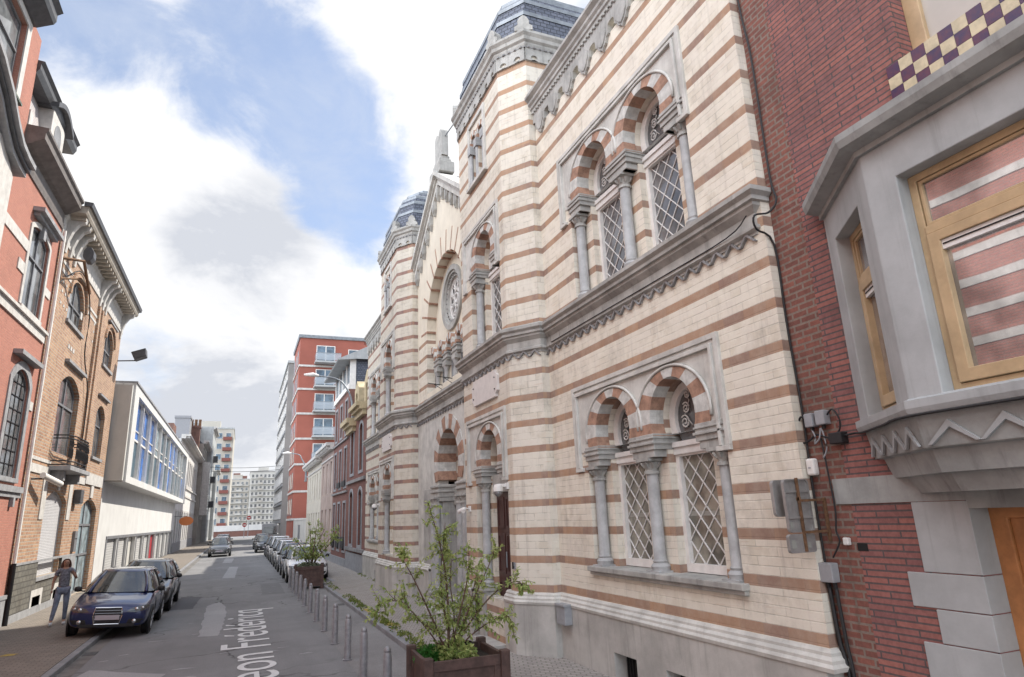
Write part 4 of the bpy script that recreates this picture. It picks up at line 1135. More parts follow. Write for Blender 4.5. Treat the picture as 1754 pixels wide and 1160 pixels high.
M['kerb'] = mat('kerb_stone', (.27, .275, .29), .8, var=.12, scale=2, streak=0, bump=.3)
M['gutter'] = mat('gutter_concrete', (.2, .19, .18), .9, var=.2, scale=2, bump=.3)
M['ground'] = groundmat('open_ground', (.16, .155, .15), (.12, .12, .115))
def sheet(name, x0, x1, y0, y1, z, m):
    mb = MB(); mb.quad((x0, y0, z), (x1, y0, z), (x1, y1, z), (x0, y1, z)); return struct(mb.build(name, m))
sheet('ground', -700, 700, -300, 1200, -.06, M['ground'])
sheet('road', -3.0, 3.75, -30, 300, 0, M['asphalt'])
sheet('road', -120, 120, 139, 152, .006, M['asphalt'])
def slab(name, x0, x1, y0, y1, h, m, bevel=0):
    mb = MB(); mb.box(x0, x1, y0, y1, -.05, h); return struct(mb.build(name, m, bevel=bevel))
slab('pavement', -6.2, -3.03, -30, 132, .10, M['pave_l']); 
slab('kerb', -3.03, -2.88, -30, 132, .095, M['kerb'], .015)
mb = MB(); mb.quad((-2.88, -30, .004), (-2.6, -30, .004), (-2.6, 132, .004), (-2.88, 132, .004)); struct(mb.build('gutter', M['gutter']))
slab('pavement', 3.28, 6.5, -30, 28.6, .10, M['pave_r']); slab('pavement', 3.78, 6.5, 28.6, 132, .10, M['pave_r'])
slab('kerb', 3.14, 3.28, -30, 28.6, .11, M['kerb'], .015); slab('kerb', 3.64, 3.78, 28.6, 132, .11, M['kerb'], .015)
mb = MB(); mb.quad((1.98, -30, .005), (3.14, -30, .005), (3.14, 28.6, .005), (1.98, 28.6, .005)); struct(mb.build('parking_strip', M['asphalt2']))
def blob(name, pts, z, m, rough=.03):
    V = []
    n = len(pts)
    for i in range(n):
        a = Vector(pts[i]); b = Vector(pts[(i + 1) % n]); L = (b - a).length; k = max(2, int(L / .25))
        for j in range(k): q = a + (b - a) * j / k; V.append((q.x + random.uniform(-rough, rough), q.y + random.uniform(-rough, rough)))
    flat_, tris = tess([V]); mb = MB(); mb.add([(p[0], p[1], z) for p in V], [tuple(t) for t in tris]); return struct(mb.build(name, m))
blob('road_patch', [(-.72, 17.9), (-.28, 17.7), (-.2, 20.5), (-.22, 23.8), (-.45, 25.2), (-.62, 24.8), (-.8, 24.2)], .004, M['patch'])
blob('road_patch', [(-.6, 36), (-.05, 35.6), (.1, 44.4), (-.4, 45)], .004, M['patch'])
blob('road_patch', [(-.9, 50), (-.3, 50), (-.2, 56), (-.8, 56.5)], .004, M['patch'])
blob('road_patch', [(-2.6, 14.2), (-1.2, 13.2), (-1.05, 13.9), (-2.4, 15.1)], .004, M['patch'])
m_mh = mat('manhole_iron', (.10, .10, .10), .6, .3, var=.2, scale=15, bump=.3)
mb = MB(); mb.lathe((2.65, 10.6, .004), [(.3, 0), (.3, .004)], 24); struct(mb.build('manhole_cover', m_mh))
# street name of the map overlay, added as flat letters on the carriageway
cu = bpy.data.curves.new('street_name_overlay', 'FONT'); cu.body = 'Léon Frédéricq'; cu.size = 1.38; cu.extrude = .001
to = bpy.data.objects.new('tmp', cu); col.objects.link(to); bpy.context.view_layer.update()
dg = bpy.context.evaluated_depsgraph_get(); me = bpy.data.meshes.new_from_object(to.evaluated_get(dg)); bpy.data.objects.remove(to)
xs = [v.co.x for v in me.vertices]; wtot = max(xs) - min(xs); x1 = max(xs)
y_end = 22.25
for v in me.vertices:
    x, y = v.co.x, v.co.y
    v.co = ((.78 - y * 1.04), y_end + (x - x1) * 1.27, .008 + v.co.z)
random.seed(21)
for i in range(26):
    x = random.uniform(-2.4, 1.6); y = random.choice([random.uniform(11, 30), random.uniform(14, 20)]); a = random.uniform(.05, .16)
    blob('paint_remnant', [(x, y), (x + a * random.uniform(1, 3), y + .02), (x + a, y + a * .8), (x - .02, y + a * .5)], .0045, M['patch'], .02)
for (x, y) in ((-2.72, 17.0), (-2.72, 33.0), (3.0, 21.5)):
    mb = MB(); mb.box(x - .12, x + .12, y - .2, y + .2, -.02, .009); struct(mb.build('drain_cover', m_mh))
blob('road_patch', [(-1.9, 24), (-1.2, 23.8), (-1.1, 27.5), (-1.8, 28)], .0042, groundmat('tar_repair', (.14, .14, .15), (.11, .11, .118)))
blob('road_patch', [(.9, 26.5), (1.7, 26.4), (1.75, 31), (1.0, 31.2)], .0042, groundmat('old_repair', (.21, .21, .215), (.17, .17, .175)))
blob('road_patch', [(-2.3, 9), (-1.4, 8.8), (-1.2, 12.2), (-2.2, 12.4)], .0042, groundmat('old_repair', (.22, .22, .225), (.18, .18, .185)))
lo = bpy.data.objects.new('street_name_overlay', me); col.objects.link(lo); me.materials.append(mat('overlay_white', (.72, .72, .72), .7, var=.06, scale=14, bump=.1)); struct(lo)
# =====================================================================  LEFT SIDE
M['pbrick'] = brickmat('salmon_brick', (.46, .205, .155), (.41, .18, .14), (.42, .24, .19), .22, .066, .006, dirt=.16, bumpd=.003)
M['ybrick'] = brickmat('orange_brick', (.52, .32, .20), (.36, .19, .125), (.44, .38, .31), .23, .098, .016, dirt=.3, bumpd=.008)
M['rubble'] = brickmat('rubble_stone', (.20, .19, .165), (.15, .145, .13), (.11, .105, .095), .34, .16, .018, dirt=.4, bumpd=.012)
M['wstone'] = mat('pale_trim_stone', (.60, .585, .56), .7, var=.1, scale=4, streak=.25, bump=.15)
M['gstone'] = mat('grey_trim_stone', (.33, .335, .35), .7, var=.12, scale=4, streak=.3, bump=.15)
M['soffit'] = mat('painted_soffit', (.50, .45, .38), .7, var=.14, scale=3, streak=.2, bump=.1)
M['dpaint'] = mat('dark_paint', (.09, .092, .10), .5, var=.15, scale=6, bump=.05)
M['gpaint'] = mat('grey_window_paint', (.20, .205, .22), .5, var=.1, scale=6, bump=.03)
M['shutter'] = brickmat('roller_shutter', (.62, .62, .64), (.60, .60, .62), (.42, .42, .44), 50, .05, .006, dirt=.1, rough=.5, bumpd=.01)
M['siding'] = brickmat('pale_siding', (.52, .50, .50), (.50, .48, .49), (.36, .28, .28), 50, .1, .012, dirt=.1, rough=.6, bumpd=.01)
M['render_w'] = mat('white_render', (.64, .64, .63), .85, var=.05, scale=.8, streak=.14, bump=.15)
M['render_g'] = mat('grey_render', (.55, .54, .51), .85, var=.06, scale=.8, streak=.14, bump=.15)
M['garage'] = brickmat('garage_boards', (.52, .52, .51), (.48, .48, .48), (.34, .34, .34), 50, .12, .01, dirt=.15, rough=.6, bumpd=.008)
M['bluepane'] = glassmat('blue_pane', (.05, .17, .50), .2, scale=.8, spec=.25)
M['pane_teal'] = glassmat('teal_pane', (.05, .12, .17), .06, spec=.5)
M['greyglass'] = glassmat('frosted_pane', (.30, .38, .42), .15)
XL = -5.8; PL = FR(XL)
# ---- salmon brick town house
ops = [dict(r=(19.98, 21.7, 8.42, 10.85), rise=.2, d=.06, mull=[.5], trans=[.62], fm=M['gpaint'], gm=M['pane_pale'], surr=(.16, M['wstone']), sill=M['wstone']),
       dict(r=(20.35, 21.85, 3.95, 6.85), rise=.4, d=.05, grid=(4, 8), t=.05, fm=M['gpaint'], gm=M['pane_pale'], surr=(.22, M['gstone']), sill=M['gstone']),
       dict(r=(19.0, 20.4, 1.3, 3.0), rise=.7, d=.06, mull=[.5], fm=M['gpaint'], surr=(.16, M['gstone']), sill=M['gstone']),
       dict(r=(15.5, 17.6, 3.95, 7.1), rise=.4, d=.05, grid=(4, 8), t=.05, fm=M['gpaint'], gm=M['pane_pale'], surr=(.2, M['gstone']), sill=M['gstone'])]
h1 = facade('town_house', 'salmon brick town house with white stone trim and dark mansard on the left', 'house', PL, 10.5, 22.62, 12.3, ops, M['pbrick'], depth=9)
part(h1, 'gable_bay', M['pbrick'], [(10.5, 18.3, 12.3, 12.8, -.3, -.002), (17.2, 18.3, 12.8, 15.4, -.3, 0), (10.5, 14.2, 12.8, 15.6, -.3, 0), (14.2, 17.2, 15.0, 15.4, -.3, 0)], PL)
part(h1, 'string_course', M['wstone'], [(10.5, 22.45, 7.95, 8.2, -.02, .05), (10.5, 22.5, 8.2, 8.28, -.02, .12), (19.3, 20.0 - .17, 9.2, 9.5, -.02, .03), (21.8, 22.4, 9.3, 9.55, -.02, .03), (17.6, 19.84, 9.85, 10.15, -.02, .03), (22.1, 22.4, 5.9, 6.15, -.02, .03), (18.35, 18.6, 12.6, 13.3, -.02, .02)], PL)
part(h1, 'ledge', M['gstone'], [(10.5, 22.4, 3.58, 3.74, -.02, .12), (10.5, 22.45, 3.45, 3.58, -.02, .06), (21.7, 21.85, 3.2, 3.45, -.02, .1), (20.3, 20.45, 3.2, 3.45, -.02, .1)], PL)
part(h1, 'base_course', M['gstone'], [(10.5, 22.5, -.05, .8, -.02, .06), (10.5, 22.5, .8, .9, -.02, .09)], PL)
part(h1, 'window_hood', M['gstone'], [(19.8, 21.95, 11.08, 11.2, -.02, .28), (19.9, 21.85, 10.98, 11.08, -.02, .16), (20.1, 22.1, 7.1, 7.22, -.02, .22), (20.7, 20.92, 10.6, 11.0, -.02, .1)], PL)
window(PL, dict(r=(14.2, 17.2, 12.8, 15.0), d=.12, mull=[.5], trans=[.6], surr=(.26, M['wstone']), sill=M['gstone']), h1, M['gpaint'], M['pane_pale'])
part(h1, 'window_backing', M['gstone'], [(14.0, 17.4, 12.35, 15.3, -.4, -.25)], PL)
# eaves cornice
mb = MB(); F = lambda pts: None
cpath = [(XL, 22.62), (XL, 18.3)]
mb.sweep(cpath, [(-.1, 11.75), (.04, 11.75), (.06, 11.9), (.03, 11.92), (.03, 12.25), (.15, 12.3), (.34, 12.42), (.44, 12.48), (.44, 12.66), (.5, 12.72), (.5, 12.8), (-.2, 12.85)])
mb.build('eaves_cornice', mat('taupe_painted_wood', (.17, .15, .14), .6, var=.15, scale=4, streak=.2), h1) ; 
mb = MB(); mb.sweep([(XL, 17.5), (XL, 10.5)], [(-.1, 15.2), (.1, 15.2), (.45, 15.4), (.5, 15.5), (.5, 15.7), (.62, 15.8), (-.2, 15.9)])
mb.build('gable_cornice', M['dpaint'], h1)
mb = MB(); mb.sweep([(XL, 22.62), (XL, 18.3)], [(-.45, 12.8), (-.1, 12.8), (-.35, 14.5), (-.45, 14.5)]); mb.build('mansard_wall', M['siding'], h1)
mb = MB(); mb.sweep([(XL, 22.62), (XL, 18.3)], [(-.45, 14.4), (.0, 14.4), (.08, 14.55), (.08, 14.7), (.16, 14.78), (-.45, 14.85)]); mb.build('upper_cornice', M['dpaint'], h1)
mb = MB(); mb.pbox(PL, 20.0, 21.3, 12.8, 14.4, -.5, .05); dm = mb.build('dormer', M['wstone'], h1, bevel=.02)
mb = MB(); mb.plate(PL, shape(20.3, 21.0, 13.1, 14.2, .35), [], .04, .06); mb.build('dormer_window', M['pane'], dm)
mb = MB()
cur = [(19.75 + 1.8 * i / 16, 14.35 + .35 * math.sin(PI * i / 16)) for i in range(17)]
mb.plate(PL, cur + [(p[0], p[1] + .16) for p in reversed(cur)], [], -.3, .22); mb.build('dormer_hood', M['dpaint'], dm)
# oriel with curved pediment
mb = MB(); mb.plate(PL, [(12.2, 7.6), (17.15, 7.6), (17.15, 10.7), (16.2, 11.2), (12.2, 11.4)], [shape(13, 16.6, 8.2, 10.7, .8)], .0, .28); orl = mb.build('oriel', M['wstone'], h1)
mb = MB(); mb.plate(PL, shape(13, 16.6, 8.2, 10.7, .8), [shape(13.1, 14.7, 8.3, 10.3, .3), shape(14.9, 16.5, 8.3, 10.3, .3)], .1, .16); ow = mb.build('window', M['gpaint'], orl)
mb = MB(); mb.plate(PL, shape(13.05, 16.55, 8.25, 10.65, .8), [], .08, .1); mb.build('pane', M['pane_pale'], ow)
mb = MB(); mb.pbox(PL, 17.15, 17.4, 7.4, 10.2, -.02, .12); mb.pbox(PL, 17.15, 17.3, 10.2, 10.75, -.02, .2); mb.build('pilaster', M['wstone'], orl)
cv = [(12.0, 12.3), (13.5, 12.25), (14.6, 12.0), (15.4, 11.65), (16.0, 11.25), (16.5, 11.0), (17.0, 10.92), (17.5, 10.9)]
for (d0, d1, n, m) in ((0, .12, .42, 'gstone'), (.12, .22, .5, 'dpaint'), (.22, .34, .6, 'gstone')):
    mb = MB(); mb.plate(PL, [(p[0], p[1] + d0) for p in cv] + [(p[0], p[1] + d1) for p in reversed(cv)], [], 0, n); mb.build('curved_pediment', M[m], orl)
mb = MB()
for i in range(12): mb.pbox(PL, 14.3 + i * .25, 14.33 + i * .25, 12.0, 12.75, .1, .13)
mb.pbox(PL, 14.2, 17.2, 12.0, 12.75, .04, .09); mb.pbox(PL, 14.2, 17.3, 12.72, 12.78, .02, .16)
mb.build('balcony_panel', mat('mossy_ironwork', (.16, .2, .17), .7, var=.4, scale=14, bump=.3), h1)
mb = MB(); mb.tube([PL(22.62, .1, .1), PL(22.62, 1.7, .1)], .06, 8); mb.build('downpipe_foot', M['iron'], h1)
mb = MB(); mb.tube([PL(22.62, 1.7, .1), PL(22.62, 11.7, .1)], .05, 8); mb.build('downpipe', M['wpaint'], h1)
# ---- neighbour nearer the camera (seen mirrored in the bay glass)
ops = []
for u in (-7.2, -5.0):
    for v in (1.2, 5.0, 8.6): ops.append(dict(r=(u, u + 1.3, v, v + 2.1), rise=.2, d=.16, mull=[.5], sill=M['wstone']))
h0 = facade('town_house', 'red brick town house with white stone bands opposite the bay window', 'house', PL, -9, 10.45, 12.6, ops, brickmat('band_brick', (.46, .19, .15), (.4, .16, .13), (.3, .2, .17), .22, .07, .008, dirt=.2, bumpd=.005), depth=9)
part(h0, 'stone_band', M['wstone'], [(-9, 10.4, z, z + .2, -.01, .02) for z in (.9, 1.6, 2.3, 3.0, 3.7, 4.4, 5.1, 5.8, 6.5, 7.2, 7.9, 8.6, 9.4, 10.2, 11.2)] , PL)
part(h0, 'cornice', M['wstone'], [(-9, 10.4, 12.2, 12.7, -.2, .5)], PL)
# ---- orange brick house
Y0, Y1 = 22.75, 34.35
ops = [dict(r=(24.65, 26.85, 9.4, 11.0), rise=.8, d=.12, mull=[.5], trans=[.45], fm=M['gpaint'], gm=M['pane_pale'], sill=M['gstone']),
       dict(r=(31.0, 32.9, 9.3, 10.95), rise=.6, d=.12, mull=[.5], trans=[.45], fm=M['gpaint'], sill=M['gstone']),
       dict(r=(25.1, 27.9, 5.05, 7.75), rise=.45, d=.16, mull=[.5], trans=[.62], fm=M['gpaint'], gm=M['pane'], t=.09),
       dict(r=(31.2, 33.0, 5.45, 7.65), rise=.4, d=.15, mull=[.5], trans=[.62], fm=M['gpaint'], gm=M['pane'], sill=M['gstone']),
       dict(r=(25.3, 28.1, 1.15, 3.85), rise=.35, d=.14, fm=M['shutter'], gm=M['shutter'], t=.02, sill=M['gstone']),
       dict(r=(30.6, 33.6, .12, 3.75), rise=.4, d=.16, kind='front_door', mull=[.5], trans=[.4, .72], fm=M['gpaint'], gm=M['greyglass'], t=.1)]
h2 = facade('town_house', 'orange brick town house with bracketed white eaves and an iron balcony on the left', 'house', PL, Y0, Y1, 11.9, ops, M['ybrick'], depth=9)
mb = MB(); mb.plate(PL, [(Y0, -.05), (30.2, -.05), (30.2, 1.62), (Y0, 1.62)], [[(25.2, .98), (28.2, .98), (28.2, 1.7 - .085), (25.2, 1.7 - .085)], [(25.0, .12), (25.9, .12), (25.9, .62), (25.0, .62)], [(27.5, .12), (28.4, .12), (28.4, .62), (27.5, .62)]], -.02, .07); mb.build('rubble_base', M['rubble'], h2)
for u in (25.0, 27.5):
    mb = MB(); mb.plate(PL, [(u - .2, .05), (u + 1.1, .05), (u + 1.1, .8), (u - .2, .8)], [[(u, .12), (u + .9, .12), (u + .9, .6), (u, .6)]], -.02, .09); o = mb.build('cellar_frame', M['wstone'], h2)
    mb = MB(); mb.pbox(PL, u, u + .9, .12, .6, -.015, .0); mb.build('cellar_opening', M['dark'], o)
part(h2, 'base_course', M['gstone'], [(Y0, 30.3, -.05, .3, .05, .1), (Y0, 30.2, 1.62, 1.68, -.02, .09), (28.2, 30.3, 1.1, 1.62, .06, .085)], PL)
part(h2, 'stone_band', M['wstone'], [(Y0 + .05, 25.2, 4.62, 4.72, -.01, .03), (Y0 + .05, 25.2, 4.25, 4.5, -.01, .04), (28.0, 30.5, 4.62, 4.72, -.01, .03), (28.0, 30.5, 4.25, 4.5, -.01, .04), (30.5, 33.9, 4.3, 4.75, -.01, .07), (23.3, 24.6, 10.6, 10.72, -.01, .02), (23.3, 24.6, 10.9, 11.0, -.01, .02), (27.3, 29.6, 10.4, 10.5, -.01, .02), (27.3, 29.6, 10.65, 10.75, -.01, .02),
      (24.7, 25.2, 2.9, 4.2, -.01, .03), (28.2, 28.7, 2.9, 4.2, -.01, .03), (26.5, 26.75, 3.86, 4.5, -.01, .05), (31.8, 32.3, 3.8, 4.3, -.01, .05), (26.35, 26.6, 9.9, 10.15, -.01, .02)], PL)
mb = MB()
for u in (23.6, 24.0, 24.4, 28.6, 29.2, 29.8):
    for v in (9.6, 10.0, 10.3): mb.pbox(PL, u, u + .12, v, v + .1, -.01, .015)
for u in (25.3, 25.65, 26.0): mb.pbox(PL, u, u + .2, 8.55, 8.68, -.01, .015)
mb.build('white_brick_accent', M['wstone'], h2)
mb = MB()
for (c, w, v, r) in ((25.75, 1.2, 10.25, .92), (31.95, 1.02, 10.4, .7)):
    pts = [(c + w * math.cos(t), v + r * math.sin(t)) for t in [PI * i / 14 for i in range(15)]]
    mb.plate(PL, pts + [(c + (w + .14) * math.cos(t), v + (r + .16) * math.sin(t)) for t in [PI - PI * i / 14 for i in range(15)]], [], -.01, .08)
mb.build('arch_hood', M['ybrick'], h2)
part(h2, 'window_hood', M['gstone'], [(25.2, 28.0, 8.05, 8.15, -.01, .14), (31.0, 33.2, 7.95, 8.03, -.01, .12), (31.1, 33.0, 11.2, 11.28, -.01, .12)], PL)
part(h2, 'brick_pilaster', M['ybrick'], [(28.9, 29.15, 4.8, 11.2, -.01, .09), (29.5, 29.75, 4.8, 11.2, -.01, .09)], PL)
# balcony
part(h2, 'balcony_slab', M['gstone'], [(25.0, 28.0, 4.42, 4.56, 0, .62), (25.3, 25.55, 4.1, 4.42, 0, .4), (27.4, 27.65, 4.1, 4.42, 0, .4)], PL, .01)
mb = MB()
rail = [PL(25.05, 0, .03), PL(25.05, 0, .45), PL(25.6, 0, .58), PL(27.4, 0, .58), PL(27.95, 0, .45), PL(27.95, 0, .03)]
for z in (4.6, 4.72, 5.45, 5.55): mb.tube([(p[0], p[1], z) for p in rail], .022, 6)
u = 25.05
while u < 27.97:
    n = .58 if 25.6 < u < 27.4 else .5
    mb.tube([PL(u, 4.58, n), PL(u, 5.53, n)], .012, 5)
    mb.tube([PL(u + .06 + .05 * math.cos(t), 5.0 + .16 * math.sin(t * 1.0) , n) for t in [2 * PI * i / 10 for i in range(11)]], .012, 5)
    mb.tube([PL(u + .06 + .05 * math.cos(t), 5.3 + .09 * math.sin(t), n) for t in [2 * PI * i / 8 for i in range(9)]], .010, 5)
    u += .16
mb.build('balcony_railing', M['iron'], h2)
# bracketed eaves
mb = MB(); mb.sweep([(XL, Y1 + .1), (XL, Y0 - .05)], [(-.2, 12.42), (.56, 12.42), (.61, 12.5), (.61, 12.6), (.65, 12.66), (-.2, 12.72)]); mb.build('eaves', M['soffit'], h2)
mb = MB(); mb.sweep([(XL, Y1 + .15), (XL, Y0 - .1)], [(.5, 12.66), (.72, 12.66), (.75, 12.8), (.5, 12.82)]); mb.build('gutter', M['dpaint'], h2)
mb = MB(); mb.sweep([(XL, Y1 + .1), (XL, Y0 - .05)], [(-.2, 11.5), (.04, 11.5), (.05, 11.6), (.02, 11.62), (.02, 12.2), (.1, 12.3), (.1, 12.43), (-.2, 12.43)]); mb.build('frieze', M['wstone'], h2)
bks = MB()
for u in (23.1, 23.75, 24.4, 28.9, 29.5, 30.1, 33.9):
    prof_ = [(.0, 11.2), (.06, 11.2), (.1, 11.6), (.2, 11.95), (.34, 12.18), (.5, 12.26), (.54, 12.42), (0, 12.42)]
    for k in (0,): 
        a = [PL(u, v, n) for n, v in prof_]; b_ = [PL(u + .2, v, n) for n, v in prof_]; N = len(a)
        bks.add(a + b_, [tuple(range(N)), tuple(range(2 * N - 1, N - 1, -1))] + [(i, (i + 1) % N, N + (i + 1) % N, N + i) for i in range(N)])
bks.build('eaves_bracket', M['wstone'], h2)
mb = MB(); u = 23.0
while u < 34.2: mb.pbox(PL, u, u + .1, 12.3, 12.425, .1, .53); u += .42
mb.build('soffit_rafter', M['soffit'], h2)
mb = MB(); mb.tube(smoothpts([PL(22.8, 10.0, .08), PL(24.9, 11.2, .12), PL(26.4, 11.1, .12), PL(27.2, 10.2, .12), PL(27.3, 8.8, .1), PL(28.6, 7.5, .1), PL(28.75, 4.9, .1)]), .022, 6)
cb = mb.build('wall_cable', M['cable'], smooth=True); tag(cb, 'black cable arching over the top window of the orange brick house', 'cable')
# things fixed to it
t = thing('floodlight', 'dark octagonal floodlight on a rusty bracket high between salmon and orange brick houses', 'floodlight', PL(23.6, 11.6, 0))
mb = MB(); mb.tube([PL(22.9, 10.9, 0), PL(23.6, 11.1, .5), PL(24.9, 10.4, .5)], .05, 6); mb.tube([PL(22.9, 10.2, 0), PL(24.0, 10.6, .3), PL(24.6, 10.5, .45)], .04, 6); mb.tube([PL(23.0, 10.9, .05), PL(23.0, 10.2, .05)], .04, 6); mb.build('bracket', M['rust'], t)
mb = MB(); mb.plate(lambda u, v, n: (XL + .55 + u, 23.9 - n, v), [(.17 * math.cos(R(22.5 + 45 * i)), 11.45 + .27 * math.sin(R(22.5 + 45 * i))) for i in range(8)], [], -.28, .1); mb.build('lamp_housing', M['dpaint'], t, bevel=.02)
t = thing('floodlight', 'black floodlight on a short arm at the far top corner of the orange brick house', 'floodlight', PL(34.2, 10.2, 0))
mb = MB(); mb.tube([PL(34.2, 10.15, 0), PL(34.2, 10.2, .75)], .03, 6); mb.tube([PL(34.2, 10.2, .7), PL(34.2, 10.5, .8)], .03, 6); mb.build('arm', M['dpaint'], t)
mb = MB(); mb.add([(x, y, z) for (x, y, z) in [(XL + .55, 33.9, 10.55), (XL + 1.15, 33.9, 10.78), (XL + 1.15, 34.5, 10.78), (XL + .55, 34.5, 10.55), (XL + .72, 33.9, 10.2), (XL + 1.2, 33.9, 10.4), (XL + 1.2, 34.5, 10.4), (XL + .72, 34.5, 10.2)]], [(0, 1, 2, 3), (4, 5, 6, 7), (0, 1, 5, 4), (1, 2, 6, 5), (2, 3, 7, 6), (3, 0, 4, 7)]); mb.build('lamp_housing', M['dpaint'], t, bevel=.03)
t = thing('wall_lamp', 'white tube shaped lamp beside the iron balcony', 'lamp', PL(23.8, 4.1, 0))
mb = MB(); mb.tube([PL(23.4, 4.05, 0), PL(23.5, 4.05, .3)], .03, 6); mb.build('arm', M['dpaint'], t)
mb = MB(); mb.tube([PL(23.4, 4.15, .28), PL(24.6, 3.95, .5)], .09, 10); mb.build('lamp_housing', M['wpaint'], t, smooth=True, angle=40)
boxthing('wall_lamp', 'dark grey box lamp to the right of the iron balcony', 'lamp', PL, 29.0, 29.5, 3.5, 4.0, 0, .25, M['dpaint'], .03, extra=('lamp_cover', [(29.05, 29.45, 3.46, 3.5, .03, .22)], M['greyglass']))
boxthing('letter_box', 'grey panel by the glazed front door of the orange brick house', 'box', PL, 29.7, 30.1, 1.75, 2.5, 0, .1, M['gpaint'], .01, extra=('letter_slot', [(29.75, 30.05, 2.2, 2.24, .1, .105)], M['iron']))

# ---- modern white building
ops = [dict(r=(37.0 + i * 3.35, 39.9 + i * 3.35, .1, 2.05), d=.10, kind='garage_door', fm=M['gpaint'], gm=M['garage'], t=.06) for i in range(10) if i not in (2, 5)]
ops += [dict(r=(37.0 + 2 * 3.35, 39.9 + 2 * 3.35, .1, 2.05), d=.2, kind='front_door', fm=M['gpaint'], gm=M['render_g'], t=.06), dict(r=(37.0 + 5 * 3.35, 39.9 + 5 * 3.35, .1, 2.05), d=.12, kind='front_door', fm=M['gpaint'], gm=flat('red_door', (.35, .02, .03), .5), t=.06)]
h3 = facade('modern_building', 'white modern building with an overhanging upper box of blue glazing, left side', 'building', PL, 34.45, 71.0, 4.62, ops, M['render_w'], depth=10, bodym=M['render_g'])
part(h3, 'garage_frame', M['gpaint'], [(36.7, 70.6, 2.06, 2.2, -.05, .04)] + [(36.7 + i * 3.35, 36.95 + i * 3.35, .1, 2.06, -.05, .03) for i in range(11)], PL)
XX = -5.0; PX = FR(XX)
mb = MB(); y0, y1, z0, z1 = 34.9, 70.6, 4.6, 9.25
a, b, c, d = y0 + 1.3, y1 - 1.6, z0 + .32, z1 - .42
mb.plate(PX, [(y0, z0), (y1, z0), (y1, z1), (y0, z1)], [[(a, c), (b, c), (b, d), (a, d)]], -.55, 0); mb.pbox(PX, y0, y1, z0, z1, -10, -.56)
bx = mb.build('upper_box', M['render_w'], h3)
mb = MB(); mb.pbox(PX, y0 - .02, y1 + .02, z1, z1 + .09, -10, .06); mb.build('roof_edge', M['gstone'], bx)
part(h3, 'side_panel', M['render_g'], [(34.55, 34.88, 4.66, 9.1, -10, -.1)], PX)
nb = 11; cw = (b - a) / nb
random.seed(3)
for i in range(nb):
    u0 = a + i * cw; u1 = u0 + cw
    f = MB(); f.plate(PX, [(u0, c), (u1, c), (u1, d), (u0, d)], [[(u0 + .1, c + .06), (u1 - .1, c + .06), (u1 - .1, (c + d) / 2 - .05), (u0 + .1, (c + d) / 2 - .05)], [(u0 + .1, (c + d) / 2 + .05), (u1 - .1, (c + d) / 2 + .05), (u1 - .1, d - .06), (u0 + .1, d - .06)]], -.3, -.22)
    f.pbox(PX, u0 - .05, u0 + .05, c, d, -.22, -.1); f.pbox(PX, u0 + .1, u1 - .1, (c + d) / 2 + .45, (c + d) / 2 + .5, -.28, -.23)
    f.pbox(PX, u0 + cw * .5 - .03, u0 + cw * .5 + .03, c, d, -.29, -.23)
    w = f.build('window', M['wpaint'], bx)
    for j in range(4):
        x0 = u0 + cw * .5 * (j % 2); zz0 = c if j < 2 else (c + d) / 2
        p = MB(); p.pbox(PX, x0 + .03, x0 + cw * .5 - .03, zz0 + .03, zz0 + (d - c) / 2 - .03, -.285, -.275)
        p.build('pane', M['bluepane'] if random.random() < ((.85 if j >= 2 else .4) if i < 3 else .4) else (M['greyglass'] if random.random() < .25 else M['pane_teal']), w)
part(h3, 'roof_vent', M['dpaint'], [(35.2, 38, 4.62, 4.9, -1, -.3)], PL)
# orange round sign
t = thing('round_sign', 'orange oval hanging sign projecting from the white houses', 'sign', (-5.3, 71.3, 2.9))
mb = MB(); mb.plate(lambda u, v, n: (u, 71.3 - n, v), [(-4.75 + .62 * math.cos(2 * PI * i / 24), 3.0 + .42 * math.sin(2 * PI * i / 24)) for i in range(24)], [], -.06, .06); mb.build('sign_panel', flat('orange_sign', (.65, .2, .06), .5), t)
mb = MB(); mb.box(-5.8, -4.7, 71.27, 71.33, 3.42, 3.46); mb.build('bracket', M['iron'], t)
